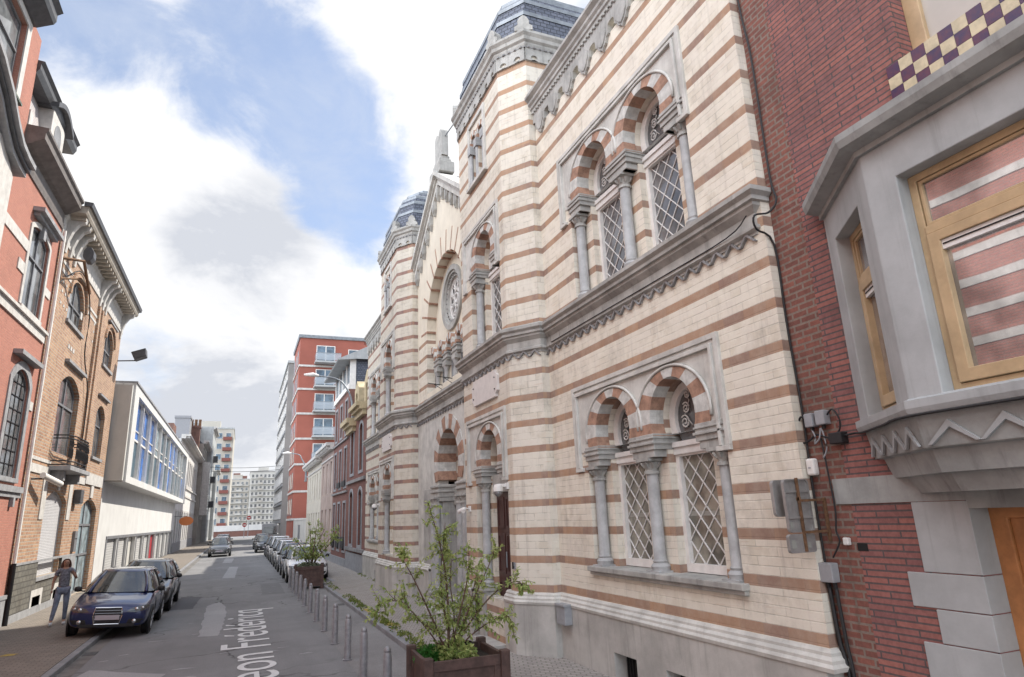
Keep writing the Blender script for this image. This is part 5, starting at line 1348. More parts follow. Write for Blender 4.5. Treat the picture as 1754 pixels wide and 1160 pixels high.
# ---- classical white building and onward
def plain(name, label, u0, u1, h, wm, rows, n, P=PL, ww=.42, fm=None, gm=None, depth=9, cor=None, shop=False, corn_m=None, sillm=None, roofm=None, roof_h=0, group=None, rise=0, surr=None, u_off=0, base=None, bodym=None, mull=True, d=.09):
    cw = (u1 - u0) / n; ops = []
    for (a, b) in rows:
        for i in range(n):
            c = u0 + cw * (i + .5); ops.append(dict(r=(c - cw * ww / 2, c + cw * ww / 2, a, b), rise=rise, d=d, t=.09, mull=[.5] if mull else [], trans=[.66] if mull else [], **({'surr': surr} if surr else {}), **({'sill': sillm} if sillm else {})))
    r = facade(name, label, 'building', P, u0, u1, h, ops, wm, fm, gm or M['pane'], depth=depth, group=group, bodym=bodym)
    if cor:
        z, nn = cor; part(r, 'cornice', corn_m or M['wstone'], [(u0 + .01, u1 - .01, z, z + .22, -.02, nn * .5), (u0 + .01, u1 - .01, z + .22, z + .42, -.02, nn), (u0 + .01, u1 - .01, z - .5, z - .4, -.02, .06)], P)
        k = MB(); q = u0 + .2
        while q < u1 - .2: k.pbox(P, q, q + .2, z + .03, z + .22, 0, nn * .9); q += .9
        k.build('modillion', corn_m or M['wstone'], r)
    if base: part(r, 'base_course', M['gstone'], [(u0 + .01, u1 - .01, -.05, base, -.02, .06)], P)
    if roof_h:
        k = MB(); A = [P(u0, h, -.1), P(u1, h, -.1), P(u1, h + roof_h, -2.5), P(u0, h + roof_h, -2.5), P(u0, h, -depth), P(u1, h, -depth), P(u1, h + roof_h, -depth + 2), P(u0, h + roof_h, -depth + 2)]
        k.add(A, [(0, 1, 2, 3), (4, 5, 6, 7), (0, 3, 7, 4), (1, 2, 6, 5), (2, 3, 7, 6)]); k.build('roof', roofm or M['slate'], r)
    return r
b1 = plain('white_building', 'long white classical house with deep bracketed cornice beyond the modern building', 71.1, 100, 10.9, M['render_w'], [(.6, 4.0), (7.0, 9.6)], 11, ww=.42, fm=M['gpaint'], gm=M['pane_pale'], cor=(10.9, .8), surr=(.18, M['wstone']), base=1.0, roof_h=.8)
part(b1, 'string_course', M['wstone'], [(71.1, 100, 5.6, 5.8, 0, .1), (71.1, 100, 6.5, 6.7, 0, .15)], PL)
part(b1, 'attic_wall', M['obrick'], [(71.1, 74, 10.9, 12.4, -9, -.8)], PL)
b2 = plain('old_house', 'narrow dark house with a bay and brown chimneys further down the left side', 100.1, 112, 13.6, mat('grey_beige_render', (.34, .32, .29), .85, var=.12, scale=1, streak=.3), [(.6, 3.4), (4.6, 7.0), (8.0, 10.3), (11.2, 13)], 4, P=FR(-5.3), gm=M['pane'], cor=(13.6, .6), roof_h=2.2)
part(b2, 'bay_window', M['wstone'], [(102, 106, 3.9, 11.2, 0, .9)], FR(-5.3)); part(b2, 'bay_glazing', M['pane'], [(102.4, 105.6, 4.6, 6.8, .9, .93), (102.4, 105.6, 8.2, 10.2, .9, .93)], FR(-5.3))
b3 = plain('old_house', 'tall grey house with metal flues near the end of the left side', 112.1, 124, 17.6, M['granite'], [(.6, 3.4), (4.6, 7.0), (8.0, 10.3), (11.2, 13), (13.6, 15)], 4, P=FR(-4.7), gm=M['pane'], cor=(17.2, .5))
b4 = plain('old_house', 'last dark brick house on the left before the boulevard', 124.1, 131.8, 11.5, M['granite'], [(.6, 3.4), (4.6, 7.0), (8.0, 10.3)], 3, P=FR(-4.2), gm=M['pane'], cor=(11.3, .5))
for i, (y, x, z0, z1, w, lab) in enumerate(((99.2, -6.45, 10.5, 15.9, 1.2, 'broad brown brick chimney with clay pots'),)):
    mb = MB(); mb.box(x - w / 2, x + w / 2, y - .6, y + .6, z0, z1); mb.box(x - w / 2 - .1, x + w / 2 + .1, y - .7, y + .7, z1 - .3, z1 - .1); ch = mb.build('chimney', M['obrick'], b1)
    pb = MB()
    for k in (-.5, 0, .5): pb.lathe((x + k, y, z1), [(.2, 0), (.17, .5), (.2, .9)], 8)
    pb.build('chimney_pot', M['rust'], ch)
mb = MB(); mb.box(-8.7, -6.9, 95, 98, 11, 16.4); mb.box(-8.8, -6.8, 94.9, 98.1, 16.4, 16.7); mb.build('stair_head', M['greyplastic'], b1)
mb = MB(); mb.box(-9, -6.6, 108, 112, 14, 17.6); mb.build('stair_head', M['granite'], b2)

# ---- right hand row beyond the synagogue
PR = FL(5.3)
M['brown'] = brickmat('brown_red_brick', (.24, .105, .085), (.20, .09, .075), (.2, .14, .12), .22, .07, .008, dirt=.3, bumpd=.005)
M['ystone'] = mat('yellow_stone', (.52, .43, .27), .75, var=.14, scale=3, streak=.35, bump=.15)
r1 = plain('town_house', 'red brick town house with yellow stone cornice and dormers next to the synagogue', 30.85, 36.3, 7.7, M['brown'], [(1.3, 3.9), (4.8, 7.1)], 2, P=PR, ww=.36, fm=M['dpaint'], rise=.25, surr=(.14, M['gstone']), base=.9, depth=10, mull=False)
part(r1, 'stone_band', M['stone_d'], [(30.85, 36.3, 1.0, 1.15, 0, .12), (30.85, 36.3, 4.3, 4.45, 0, .1)], PR)
part(r1, 'cornice', M['ystone'], [(30.85, 33.4, 7.6, 7.75, 0, .35), (30.9, 33.3, 7.35, 7.6, 0, .2), (30.85, 33.45, 7.75, 7.95, 0, .5), (33.9, 36.3, 7.2, 7.35, 0, .35), (34, 36.2, 6.95, 7.2, 0, .2), (33.9, 36.3, 7.35, 7.6, 0, .5)], PR)
for u in (31.2, 34.3):
    mb = MB(); mb.plate(PR, [(u, 7.7), (u + 1.3, 7.7), (u + 1.3, 9.3), (u + .65, 9.75), (u, 9.3)], [shape(u + .35, u + .95, 7.95, 9.1, .3)], -.8, -.15); dm = mb.build('dormer', M['ystone'], r1)
    mb = MB(); mb.pbox(PR, u + .3, u + 1.0, 7.9, 9.15, -.4, -.35); mb.build('dormer_window', M['pane'], dm)
mb = MB(); mb.add([PR(30.85, 7.7, -.3), PR(36.3, 7.7, -.3), PR(36.3, 9.8, -1.3), PR(30.85, 9.8, -1.3), PR(30.85, 9.8, -8), PR(36.3, 9.8, -8)], [(0, 1, 2, 3), (3, 2, 5, 4)]); mb.build('roof', M['slate'], r1)
r2 = plain('town_house', 'tall brown brick house with glazed attic storey under a slanting eave', 36.35, 42.6, 9.6, M['brown'], [(.9, 3.4), (4.3, 6.4), (7.2, 9.1)], 3, P=PR, ww=.4, fm=M['dpaint'], surr=(.12, M['gstone']), base=.5, depth=10, mull=False)
part(r2, 'stone_band', M['stone_d'], [(36.35, 42.6, 3.95, 4.05, 0, .1), (36.35, 42.6, 6.85, 6.95, 0, .1)], PR)
part(r2, 'balcony_rail', M['iron'], [(37, 38.2, 1.0, 1.6, .05, .1), (39, 40.2, 1.0, 1.6, .05, .1), (41, 42.2, 1.0, 1.6, .05, .1), (37, 38.2, 4.3, 4.6, .05, .1), (39, 40.2, 4.3, 4.6, .05, .1)], PR)
part(r2, 'attic_wall', M['wpaint'], [(36.35, 42.6, 9.6, 9.9, -.3, .1)], PR)
part(r2, 'attic_window', M['pane_sky'], [(36.6 + i * 1.5, 37.9 + i * 1.5, 9.9, 11.2, -.25, -.05) for i in range(4)], PR)
part(r2, 'attic_post', M['wpaint'], [(36.35 + i * 1.52, 36.55 + i * 1.52, 9.9, 11.3, -.3, .02) for i in range(5)], PR)
part(r2, 'attic_body', M['slate'], [(36.4, 42.55, 9.9, 11.3, -9, -.32)], PR)
mb = MB(); mb.add([PR(36.1, 11.25, .75), PR(42.9, 11.25, .75), PR(42.9, 12.1, -1.0), PR(36.1, 12.1, -1.0), PR(36.1, 11.4, -9), PR(42.9, 11.4, -9), PR(36.1, 11.2, .7), PR(42.9, 11.2, .7), PR(42.9, 11.3, -.3), PR(36.1, 11.3, -.3)], [(0, 1, 2, 3), (3, 2, 5, 4), (6, 7, 8, 9), (0, 1, 7, 6), (0, 3, 4, 9, 6)]); mb.build('slanting_roof', M['granite'], r2)
r3 = plain('town_house', 'low white and brown rendered house with pale cornice in the right hand row', 42.65, 49.2, 6.9, mat('beige_brown_render', (.42, .33, .29), .85, var=.12, scale=1, streak=.3), [(.9, 3.2), (4.2, 6.2)], 3, P=PR, ww=.4, fm=M['wpaint'], gm=M['pane_pale'], cor=(6.9, .5), roof_h=1.2, base=.6, mull=False)
r4 = plain('town_house', 'long cream rendered house furthest down the right hand row', 49.25, 60, 6.7, mat('cream_wall', (.60, .56, .48), .85, var=.08, scale=1, streak=.2), [(.9, 3.1), (4.0, 6.0)], 6, P=PR, ww=.4, fm=M['wpaint'], gm=M['pane_pale'], cor=(6.7, .5), roof_h=1.6, base=.6, mull=False)
mb = MB(); mb.box(5.3, 12, 60.05, 74.5, -.05, 2.6); mb.box(5.28, 12.02, 60.06, 74.6, 2.6, 2.75); o = mb.build('low_building', M['render_g'], bevel=.03); tag(o, 'low blank white annex in front of the red tower block', 'building')
pb = MB(); pb.pbox(PR, 66, 68, .1, 2.2, -.01, .03); pb.build('gate', M['gpaint'], o)
# ---- red tower block
M['tred'] = mat('red_facing', (.33, .105, .075), .8, var=.06, scale=.5, streak=.05, bump=.05)
M['tgrey'] = mat('grey_concrete', (.27, .26, .25), .85, var=.08, scale=.4, streak=.2, bump=.1)
rt = thing('red_tower_block', 'tall red apartment block with white bands and glass balconies', 'tower block', (9, 80, 0))
TY, TX0, TX1, TH = 75.0, 5.2, 12.4, 23.3
mb = MB(); mb.add([(x, y, z) for z in (-.05, TH) for (x, y) in ((TX0, TY), (TX1, TY), (TX1 + 2.6, TY + 2.2), (TX1 + 2.6, 84), (TX0, 84))], [(0, 1, 2, 3, 4), (5, 6, 7, 8, 9), (0, 1, 6, 5), (1, 2, 7, 6), (2, 3, 8, 7), (3, 4, 9, 8), (4, 0, 5, 9)]); mb.build('tower_wall', M['tred'], rt)
tp = [(TX0, 84), (TX0, TY), (TX1, TY), (TX1 + 2.6, TY + 2.2)]
fl = [2.9, 5.9, 8.75, 11.55, 14.3, 17.0, 19.7]
mb = MB()
for z in [q - .55 for q in (3.2, 6.1, 9.0, 11.8, 14.6, 17.4, 20.1)]: mb.sweep(list(reversed(tp)), [(0, z), (.09, z), (.09, z + .22), (0, z + .22)])
mb.build('white_band', M['wstone'], rt)
mb = MB(); mb.sweep(list(reversed(tp)), [(-.2, TH - .35), (.15, TH - .35), (.2, TH), (-.2, TH)]); mb.build('roof_edge', M['zinc'], rt)
PTW = FY(TY)
first = None
for j in range(7):
    z = 3.2 + j * 2.82
    if first is None:
        mb = MB(); mb.plate(PTW, [(7.0, z), (9.1, z), (9.1, z + 2.0), (7.0, z + 2.0)], [[(7.08, z + .08), (8.0, z + .08), (8.0, z + 1.92), (7.08, z + 1.92)], [(8.1, z + .08), (9.02, z + .08), (9.02, z + 1.92), (8.1, z + 1.92)]], .0, .06); first = mb.build('window', M['wpaint'], rt)
        mb = MB(); mb.pbox(PTW, 7.03, 9.07, z + .03, z + 1.97, .01, .03); mb.build('pane', M['pane_sky'], first)
        mb = MB(); mb.pbox(PTW, 6.8, 9.7, z - .25, z - .05, 0, 1.3); bal = mb.build('balcony', M['granite'], rt)
        mb = MB(); mb.pbox(PTW, 6.85, 9.65, z + .05, z + .85, 1.2, 1.24); mb.pbox(PTW, 9.6, 9.65, z + .05, z + .85, .05, 1.2); mb.pbox(PTW, 6.85, 6.9, z + .05, z + .85, .05, 1.2)
        m_bg, nt_, b_ = newmat('balcony_glass'); b_.inputs['Base Color'].default_value = (.5, .55, .6, 1); b_.inputs['Roughness'].default_value = .1; b_.inputs['Alpha'].default_value = .45
        mb.build('glass_rail', m_bg, bal)
        mb = MB(); mb.pbox(PTW, 6.83, 9.67, z + .85, z + .9, 1.19, 1.26); mb.build('handrail', M['zinc'], bal)
        mb = MB(); mb.plate(PTW, [(10.6, z), (11.8, z), (11.8, z + 1.7), (10.6, z + 1.7)], [[(10.68, z + .08), (11.72, z + .08), (11.72, z + 1.62), (10.68, z + 1.62)]], .0, .06); w2 = mb.build('window', M['wpaint'], rt)
        mb = MB(); mb.pbox(PTW, 10.63, 11.77, z + .03, z + 1.67, .01, .03); mb.build('pane', M['pane_sky'], w2)
    else:
        for o in (first, bal, w2): dup(o, rt, (0, 0, j * 2.82))
fw = None
for j in range(7):
    for y in (77, 79.6, 82.2):
        if fw is None:
            P_ = FL(TX0); mb = MB(); mb.plate(P_, [(y, 3.2), (y + 1.2, 3.2), (y + 1.2, 5), (y, 5)], [[(y + .1, 3.3), (y + 1.1, 3.3), (y + 1.1, 4.9), (y + .1, 4.9)]], 0, .03); fw = mb.build('window', M['gpaint'], rt)
            mb = MB(); mb.pbox(P_, y + .05, y + 1.15, 3.25, 4.95, .01, .03); mb.build('pane', M['pane_sky'], fw)
        else: dup(fw, rt, (0, y - 77, j * 2.82))
# ---- grey tower block
def block(name, label, x0, x1, y0, y1, h, m, nf, face, cols, zs, wm, band=None, mm=None, balc=None):
    r = thing(name, label, 'tower block', ((x0 + x1) / 2, (y0 + y1) / 2, 0))
    mb = MB(); mb.box(x0, x1, y0, y1, -.05, h); mb.box(x0 + (x1 - x0) * .3, x0 + (x1 - x0) * .7, y0 + 1, y0 + 5, h, h + 2.2); mb.build('tower_wall', m, r)
    mb = MB(); mb.box(x0 - .15, x1 + .15, y0 - .15, y1, h, h + .35); mb.build('roof_edge', mm or M['granite'], r)
    fh = (h - zs) / nf
    for (P, u0, u1) in face:
        src = None
        if band:
            mb = MB()
            for j in range(nf): mb.pbox(P, u0, u1, zs + j * fh - .35, zs + j * fh - .05, 0, band[1])
            mb.build('floor_band', band[0], r)
        cw = (u1 - u0) / cols; so = P(0, 0, 0); su = Vector(P(1, 0, 0)) - Vector(so)
        for j in range(nf):
            for i in range(cols):
                if src is None:
                    a = u0 + cw * .2; b = u0 + cw * .8; z = zs + .15
                    mb = MB(); mb.plate(P, [(a, z), (b, z), (b, z + fh * .55), (a, z + fh * .55)], [[(a + .05, z + .05), (b - .05, z + .05), (b - .05, z + fh * .55 - .05), (a + .05, z + fh * .55 - .05)]], 0, .1); src = mb.build('window', M['wpaint'], r)
                    mb = MB(); mb.pbox(P, a + .05, b - .05, z + .05, z + fh * .55 - .05, .01, .04); mb.build('pane', wm, src)
                else:
                    v = su * (i * cw); dup(src, r, (v.x, v.y, j * fh))
        if balc:
            mb = MB()
            for j in range(nf): mb.pbox(P, u0 + (u1 - u0) * balc[0], u0 + (u1 - u0) * balc[1], zs + j * fh - .3, zs + j * fh + .55, 0, 1.0)
            mb.build('balcony', balc[2], r)
    return r
block('grey_tower_block', 'grey concrete tower block behind the red one', 5.25, 16, 97, 121, 25, M['tgrey'], 9, [(FL(5.25), 97.5, 120.5)], 6, 2.8, M['pane_pale'], band=(M['gstone'], .12))
block('tower_block', 'slim cream tower block with dark red balcony panels beyond the left row', -14.5, -2.9, 190, 215, 27.5, mat('cream_concrete', (.50, .475, .42), .85, var=.06, scale=.3, streak=.1), 9, [(FY(190), -7.4, -3.1)], 2, 2.4, M['pane_sky'], balc=(.45, .95, mat('maroon_panel', (.22, .075, .06), .7, var=.1)))
wa = mat('pale_concrete', (.46, .43, .385), .85, var=.06, scale=.2, streak=.1); wb = mat('white_concrete', (.53, .515, .48), .85, var=.05, scale=.2, streak=.1)
block('apartment_block', 'pale apartment block far off, left of the white one across the river', -7, 3.2, 330, 350, 22.5, wa, 8, [(FY(330), -6.5, 3)], 5, 1.5, M['pane_pale'], band=(wb, .8), balc=(.45, .7, wb))
block('apartment_block', 'white apartment block far off in the middle of the view across the river', 3.3, 14.5, 326, 350, 25.5, wb, 9, [(FY(326), 3.6, 14.2)], 6, 1.5, M['pane'], band=(wb, .8), balc=(.3, .5, wa), mm=M['tgrey'])
block('apartment_block', 'grey beige apartment block far off, directly left of the grey tower', 14.6, 24, 330, 350, 20, wa, 7, [(FY(330), 15, 23.6)], 5, 1.5, M['pane_pale'], band=(wb, .6))
block('apartment_block', 'low distant apartment block mostly hidden behind the cream tower', -22, -7.2, 340, 355, 18, wb, 6, [(FY(340), -21.5, -7.6)], 6, 1.5, M['pane_pale'], band=(wa, .6))
rc = MB()
rc.box(-4, -1, 332, 336, 22.5, 25.5); rc.box(0, 2, 331, 333, 22.5, 24.2)
o = rc.build('roof_hut', M['brown']); tag(o, 'reddish roof huts on top of the pale distant apartment block', 'roof hut')
for (y, z, P_) in ((102.2, 8.2, FR(-5.3)), (107.5, 4.8, FR(-5.3)), (114, 5.2, FR(-4.7)), (114, 9, FR(-4.7)), (118.5, 12.6, FR(-4.7))):
    part(b2 if y < 112 else b3, 'balcony', M['dpaint'] if y > 113 else M['wstone'], [(y, y + 2.2, z, z + .95, 0, .7)], P_)
# quay wall at the end of the street
mb = MB(); mb.box(-60, 60, 153, 153.6, -.1, 1.15); qw = mb.build('quay_wall', M['brown']); tag(qw, 'long brown quay wall closing the far end of the street', 'wall')
mb = MB(); mb.box(-60, 60, 152.9, 153.7, 1.15, 2.3); mb.build('parapet', M['render_w'], qw)
# street lamps on the right hand facades
def wall_lamp(label, y, z0, reach, z1):
    t = thing('street_lamp', label, 'street lamp', PR(y, z0, 0), 'curved street lamps on the right hand facades')
    mb = MB(); mb.tube(smoothpts([PR(y, z0, .12), PR(y, z0 + (z1 - z0) * .5, .15), PR(y, z0 + (z1 - z0) * .8, .5), PR(y, z1 - .12, reach * .5), PR(y, z1, reach)]), [.06] * 5 + [.05] * 6 + [.04] * 6, 8)
    mb.build('pole', M['zinc'], t, smooth=True)
    mb = MB(); mb.pbox(PR, y - .3, y + .3, z0 + .05, z0 + .12, 0, .2); mb.pbox(PR, y - .3, y + .3, z0 + .9, z0 + .97, 0, .2); mb.pbox(PR, y - .03, y + .03, z0, z0 + 1.0, .0, .1); mb.build('bracket', M['zinc'], t)
    mb = MB(); mb.tube([PR(y, z1, reach - .1), PR(y, z1 + .05, reach + .2), PR(y, z1 + .03, reach + .65)], [.06, .12, .05], 8); mb.build('lamp_head', M['wpaint'], t, smooth=True)
wall_lamp('curved street lamp arching out from the brown brick houses, in front of the red tower', 34.6, 7.2, 2.0, 9.9)
wall_lamp('smaller curved street lamp further off, against the red tower foot', 61.0, 5.9, 1.5, 8.4)
for z, lab in ((17.3, 'upper of two thin overhead wires spanning the far end of the street'), (16.4, 'lower of two thin overhead wires spanning the far end of the street')):
    mb = MB(); mb.tube([(-6 + 11.3 * i / 10, 104, z * .62 - .25 * math.sin(PI * i / 10)) for i in range(11)], .03, 5); o = mb.build('overhead_wire', M['cable']); tag(o, lab, 'wire')
def road_sign(label, x, y, h, m):
    t = thing('road_sign', label, 'road sign', (x, y, 0))
    mb = MB(); mb.tube([(x, y, 0), (x, y, h + .4)], .05, 8); mb.build('pole', M['zinc'], t)
    mb = MB(); mb.lathe((x, y - .06, h), [(.38, -.02), (.38, .02)], 20, ax=lambda a, b, c: (a, c, b)); d = mb.build('sign_disc', m, t)
    mb = MB(); mb.box(x - .25, x + .25, y - .1, y - .085, h - .07, h + .07); mb.build('sign_bar', M['wpaint'], d)
m_rs = flat('sign_red', (.35, .03, .03), .4)
road_sign('upper red no entry sign at the far end of the street', 1.6, 137, 3.6, m_rs); road_sign('lower red no entry sign at the far end of the street', .9, 136, 2.3, m_rs)
# =====================================================================  STREET FURNITURE
M['bollard'] = mat('bollard_grey', (.34, .34, .36), .5, .3, var=.12, scale=12, streak=.1, bump=.05)
for i, y in enumerate((9.63, 11.5, 13.2, 15.0, 16.8, 18.55, 20.3, 22.05, 23.7, 25.3, 26.9, 28.5)):
    mb = MB(); mb.lathe((2.0, y, 0), [(.085, 0), (.09, .02), (.064, .03), (.06, .66), (.055, .70), (.046, .715)], 14)
    lab = ('nearest grey steel bollard, next to the front tree planter', 'second grey bollard counted from the near planter', 'third grey bollard counted from the near planter', 'fourth grey bollard counted from the near planter', 'fifth grey bollard counted from the near planter', 'sixth grey bollard counted from the near planter',
           'sixth grey bollard counted back from the white parked car', 'fifth grey bollard counted back from the white parked car', 'fourth grey bollard counted back from the white parked car', 'third grey bollard counted back from the white parked car', 'second grey bollard counted back from the white parked car', 'last grey bollard, right beside the first white parked car')[i]
    t = thing('bollard', lab, 'bollard', (2.0, y, 0), 'bollards along the parking strip')
    mb.build('post', M['bollard'], t, smooth=True, angle=40)
    cb = MB(); cb.lathe((2.0, y, .7), [(.042, .01), (.05, .02), (.05, .05), (.04, .075), (.02, .09), (0, .095)], 14); cb.build('rounded_cap', M['bollard'], t, smooth=True)
M['planter'] = mat('brown_planter_wood', (.105, .062, .052), .6, var=.2, scale=9, bump=.12)
M['soil'] = mat('dark_soil', (.04, .03, .022), .95, var=.3, scale=30, bump=.5)
def planter(label, x, y, rot, s=1.0, h=.78):
    t = thing('planter_box', label, 'planter', (0, 0, 0), 'brown planter boxes')
    a = s / 2
    for sx in (-1, 1):
        for sy in (-1, 1):
            mb = MB(); mb.box(sx * a - .06, sx * a + .06, sy * a - .06, sy * a + .06, 0, h + .03); mb.build('corner_post', M['planter'], t, bevel=.012)
    for k in range(4):
        mb = MB(); P = [lambda u, v, n: (u, -a - n, v), lambda u, v, n: (u, a + n, v), lambda u, v, n: (-a - n, u, v), lambda u, v, n: (a + n, u, v)][k]
        mb.pbox(P, -a + .06, a - .06, h - .14, h - .02, -.03, .02); mb.pbox(P, -a + .06, a - .06, .1, .2, -.03, .02); mb.pbox(P, -a + .06, a - .06, .2, h - .14, -.02, -.005)
        for q in (-a + .06, a - .14): mb.pbox(P, q, q + .08, .2, h - .14, -.01, .012)
        mb.build('side_panel', M['planter'], t, bevel=.006)
    mb = MB(); mb.box(-a + .03, a - .03, -a + .03, a - .03, .15, h - .12); mb.build('soil', M['soil'], t)
    t.location = (x, y, 0); t.rotation_euler = (0, 0, rot)
    return t
planter('front brown wooden planter box with a leafy young tree, cut by the bottom edge', 2.77, 8.93, R(-2), 1.0, .78)
planter('far brown wooden planter box between the bollards and the pavement', 2.62, 27.6, R(-6), 1.0, .85)

def leafmat(name, a, b_, tr=.25):
    m, nt, b = newmat(name); k = NT(nt); p = k.pos()
    oi = k.n('ShaderNodeNewGeometry').outputs['Random Per Island']
    cc = k.mix(oi, a, b_)
    k.l(cc, b.inputs['Base Color']); b.inputs['Roughness'].default_value = .5; b.inputs['Specular IOR Level'].default_value = .35
    tl = k.n('ShaderNodeBsdfTranslucent'); v = k.n('ShaderNodeVectorMath', operation='SCALE'); k.l(cc, v.inputs[0]); v.inputs['Scale'].default_value = 1.5; k.l(v.outputs[0], tl.inputs[0])
    mx = k.n('ShaderNodeMixShader'); mx.inputs[0].default_value = tr; k.l(b.outputs[0], mx.inputs[1]); k.l(tl.outputs[0], mx.inputs[2]); k.l(mx.outputs[0], nt.nodes['Material Output'].inputs[0])
    return m
M['leaf'] = leafmat('tree_leaf', (.20, .30, .08), (.50, .53, .22), .42)
M['leaf_d'] = leafmat('shrub_leaf', (.03, .13, .02), (.07, .22, .04), .25)
M['weed'] = leafmat('weed_leaf', (.08, .14, .03), (.25, .27, .07), .25)
M['bark'] = mat('young_bark', (.16, .10, .07), .85, var=.2, scale=20, bump=.3)
def leaf(mb, p, d, up, L, W):
    d = d.normalized(); s = d.cross(up)
    if s.length < 1e-4: s = d.orthogonal()
    s.normalize(); n = s.cross(d)
    c = [p, p + d * L * .35 + s * W + n * L * .05, p + d * L * .75 + s * W * .7 - n * L * .02, p + d * L - n * L * .12, p + d * L * .75 - s * W * .7 - n * L * .02, p + d * L * .35 - s * W + n * L * .05]
    mid = p + d * L * .5 - n * L * .05
    mb.add(c, [(0, 1, 2, 3), (0, 3, 4, 5)])
def rnd3(): return Vector((random.gauss(0, 1), random.gauss(0, 1), random.gauss(0, 1))).normalized()
def shrub_tree(name, label, base, stems, nl=1.0, L=.07, parent_group=None, twig=.34):
    t = thing(name, label, 'tree', base)
    tr = MB(); cr = MB()
    for pts, r0 in stems:
        sp = smoothpts([Vector(p) for p in pts], 5); n = len(sp)
        tr.tube(sp, [r0 * (1 - .8 * i / (n - 1)) for i in range(n)], 6)
        ln = sum((sp[i + 1] - sp[i]).length for i in range(n - 1))
        nt_ = max(4, int(ln / .05 * nl))
        for k in range(nt_):
            f = random.uniform(.22, 1.0); q = f * (n - 1); i = min(int(q), n - 2); p = sp[i].lerp(sp[i + 1], q - i)
            ax = (sp[i + 1] - sp[i]).normalized()
            d = (rnd3() * .9 + ax * .55 + Vector((0, 0, .25))).normalized(); tl = twig * random.uniform(.35, 1.0) * (1.15 - .5 * f)
            tp_ = [p]; 
            for j in range(4): d = (d + rnd3() * .22 - Vector((0, 0, .10))).normalized(); tp_.append(tp_[-1] + d * tl / 4)
            tr.tube(tp_, [.0045, .004, .003, .002, .0015], 4, caps=False)
            for j in range(1, 5):
                for s in range(4):
                    ld = (d * .5 + rnd3() * .8 - Vector((0, 0, .35))).normalized()
                    leaf(cr, tp_[j] + rnd3() * .012, ld, (Vector((0, 0, 1)) + rnd3() * .5).normalized(), L * random.uniform(.55, 1.15), L * random.uniform(.17, .25))
    tr.build('trunk', M['bark'], t, smooth=True); cr.build('crown', M['leaf'], t); return t
B = (2.70, 9.05, .62)
random.seed(11)
stems = [([B, (2.70, 9.05, 1.3), (2.62, 9.0, 1.95), (2.42, 9.0, 2.68)], .022),
         ([B, (2.68, 9.0, 1.0), (2.60, 9.05, 1.6), (2.66, 9.0, 2.4)], .016),
         ([B, (2.50, 9.0, 1.1), (2.20, 8.95, 1.7), (2.0, 8.9, 2.02)], .018),
         ([B, (2.45, 9.1, 1.0), (2.1, 9.1, 1.38), (1.82, 9.1, 1.42), (1.72, 9.1, 1.2)], .014),
         ([B, (2.55, 8.95, .95), (2.25, 8.9, 1.2), (2.02, 8.9, 1.5)], .012),
         ([B, (2.85, 9.0, 1.2), (2.98, 9.0, 1.7), (3.0, 9.0, 2.05)], .018),
         ([B, (2.92, 9.05, 1.1), (3.2, 9.05, 1.6), (3.42, 9.05, 2.0)], .018),
         ([B, (2.95, 9.05, 1.0), (3.35, 9.05, 1.4), (3.72, 9.05, 1.55), (3.85, 9.0, 1.42)], .016),
         ([B, (2.95, 8.95, .9), (3.3, 8.9, 1.1), (3.52, 8.9, 1.12), (3.58, 8.9, .9)], .013),
         ([B, (2.8, 9.1, 1.1), (2.78, 9.2, 1.6), (2.85, 9.3, 1.95)], .014),
         ([B, (3.0, 9.2, 1.1), (3.2, 9.4, 1.5), (3.3, 9.5, 1.75)], .013)]
shrub_tree('young_tree', 'young multi-stemmed tree with light green leaves in the front planter', B, stems, .85, .066)
B2 = (2.7, 27.6, .7)
st2 = []
for (dx, dz) in ((-.1, 1.7), (.5, 1.5), (-.7, 1.2), (.9, 1.1), (.2, 1.8), (-.9, .9), (1.1, 1.5)):
    st2.append(([B2, (B2[0] + dx * .35, B2[1] + random.uniform(-.2, .2), B2[2] + dz * .5), (B2[0] + dx, B2[1] + random.uniform(-.4, .4), B2[2] + dz)], .03))
shrub_tree('young_tree', 'small tree with yellow green leaves in the far planter', B2, st2, .45, .11, twig=.5)
B3 = (2.75, 33.6, .5)
st3 = [([B3, (B3[0] + dx * .4, B3[1], B3[2] + dz * .5), (B3[0] + dx, B3[1] + random.uniform(-.3, .3), B3[2] + dz)], .03) for dx, dz in ((-1.2, 1.2), (-.7, 1.4), (-.3, 1.5), (.1, 1.3), (.5, 1.1), (-1.0, .9))]
def bush(name, label, c, r, n, L, m, cat='shrub', zsq=.6, kind=None):
    mb = MB()
    for i in range(n):
        v = rnd3(); v = Vector((v.x, v.y, abs(v.z) * zsq)) * r * random.uniform(.45, 1.0); p = Vector(c) + v
        leaf(mb, p, (v + rnd3() * r * .8).normalized(), rnd3(), L * random.uniform(.6, 1.2), L * .28)
    sb = MB()
    for i in range(14):
        v = rnd3(); v = Vector((v.x, v.y, abs(v.z) * zsq + .1)) * r * .8
        sb.tube([Vector(c), Vector(c) + v * .5 + Vector((0, 0, .03)), Vector(c) + v], .004, 4)
    t = thing(name, label, cat, c); mb.build('leaves', m, t); sb.build('stems', M['bark'], t); return t
bush('shrub', 'dense dark green shrub at the left inside the front planter', (2.52, 9.18, .66), .25, 1500, .05, M['leaf_d'])
bush('shrub', 'pale leafy undergrowth around the stems in the front planter', (2.78, 8.95, .68), .26, 700, .06, M['leaf'], zsq=.8)
bush('shrub', 'low grey green plants along the rim of the far planter', (2.6, 27.6, .8), .42, 700, .09, leafmat('sage_leaf', (.16, .2, .13), (.3, .33, .25)), zsq=.35)
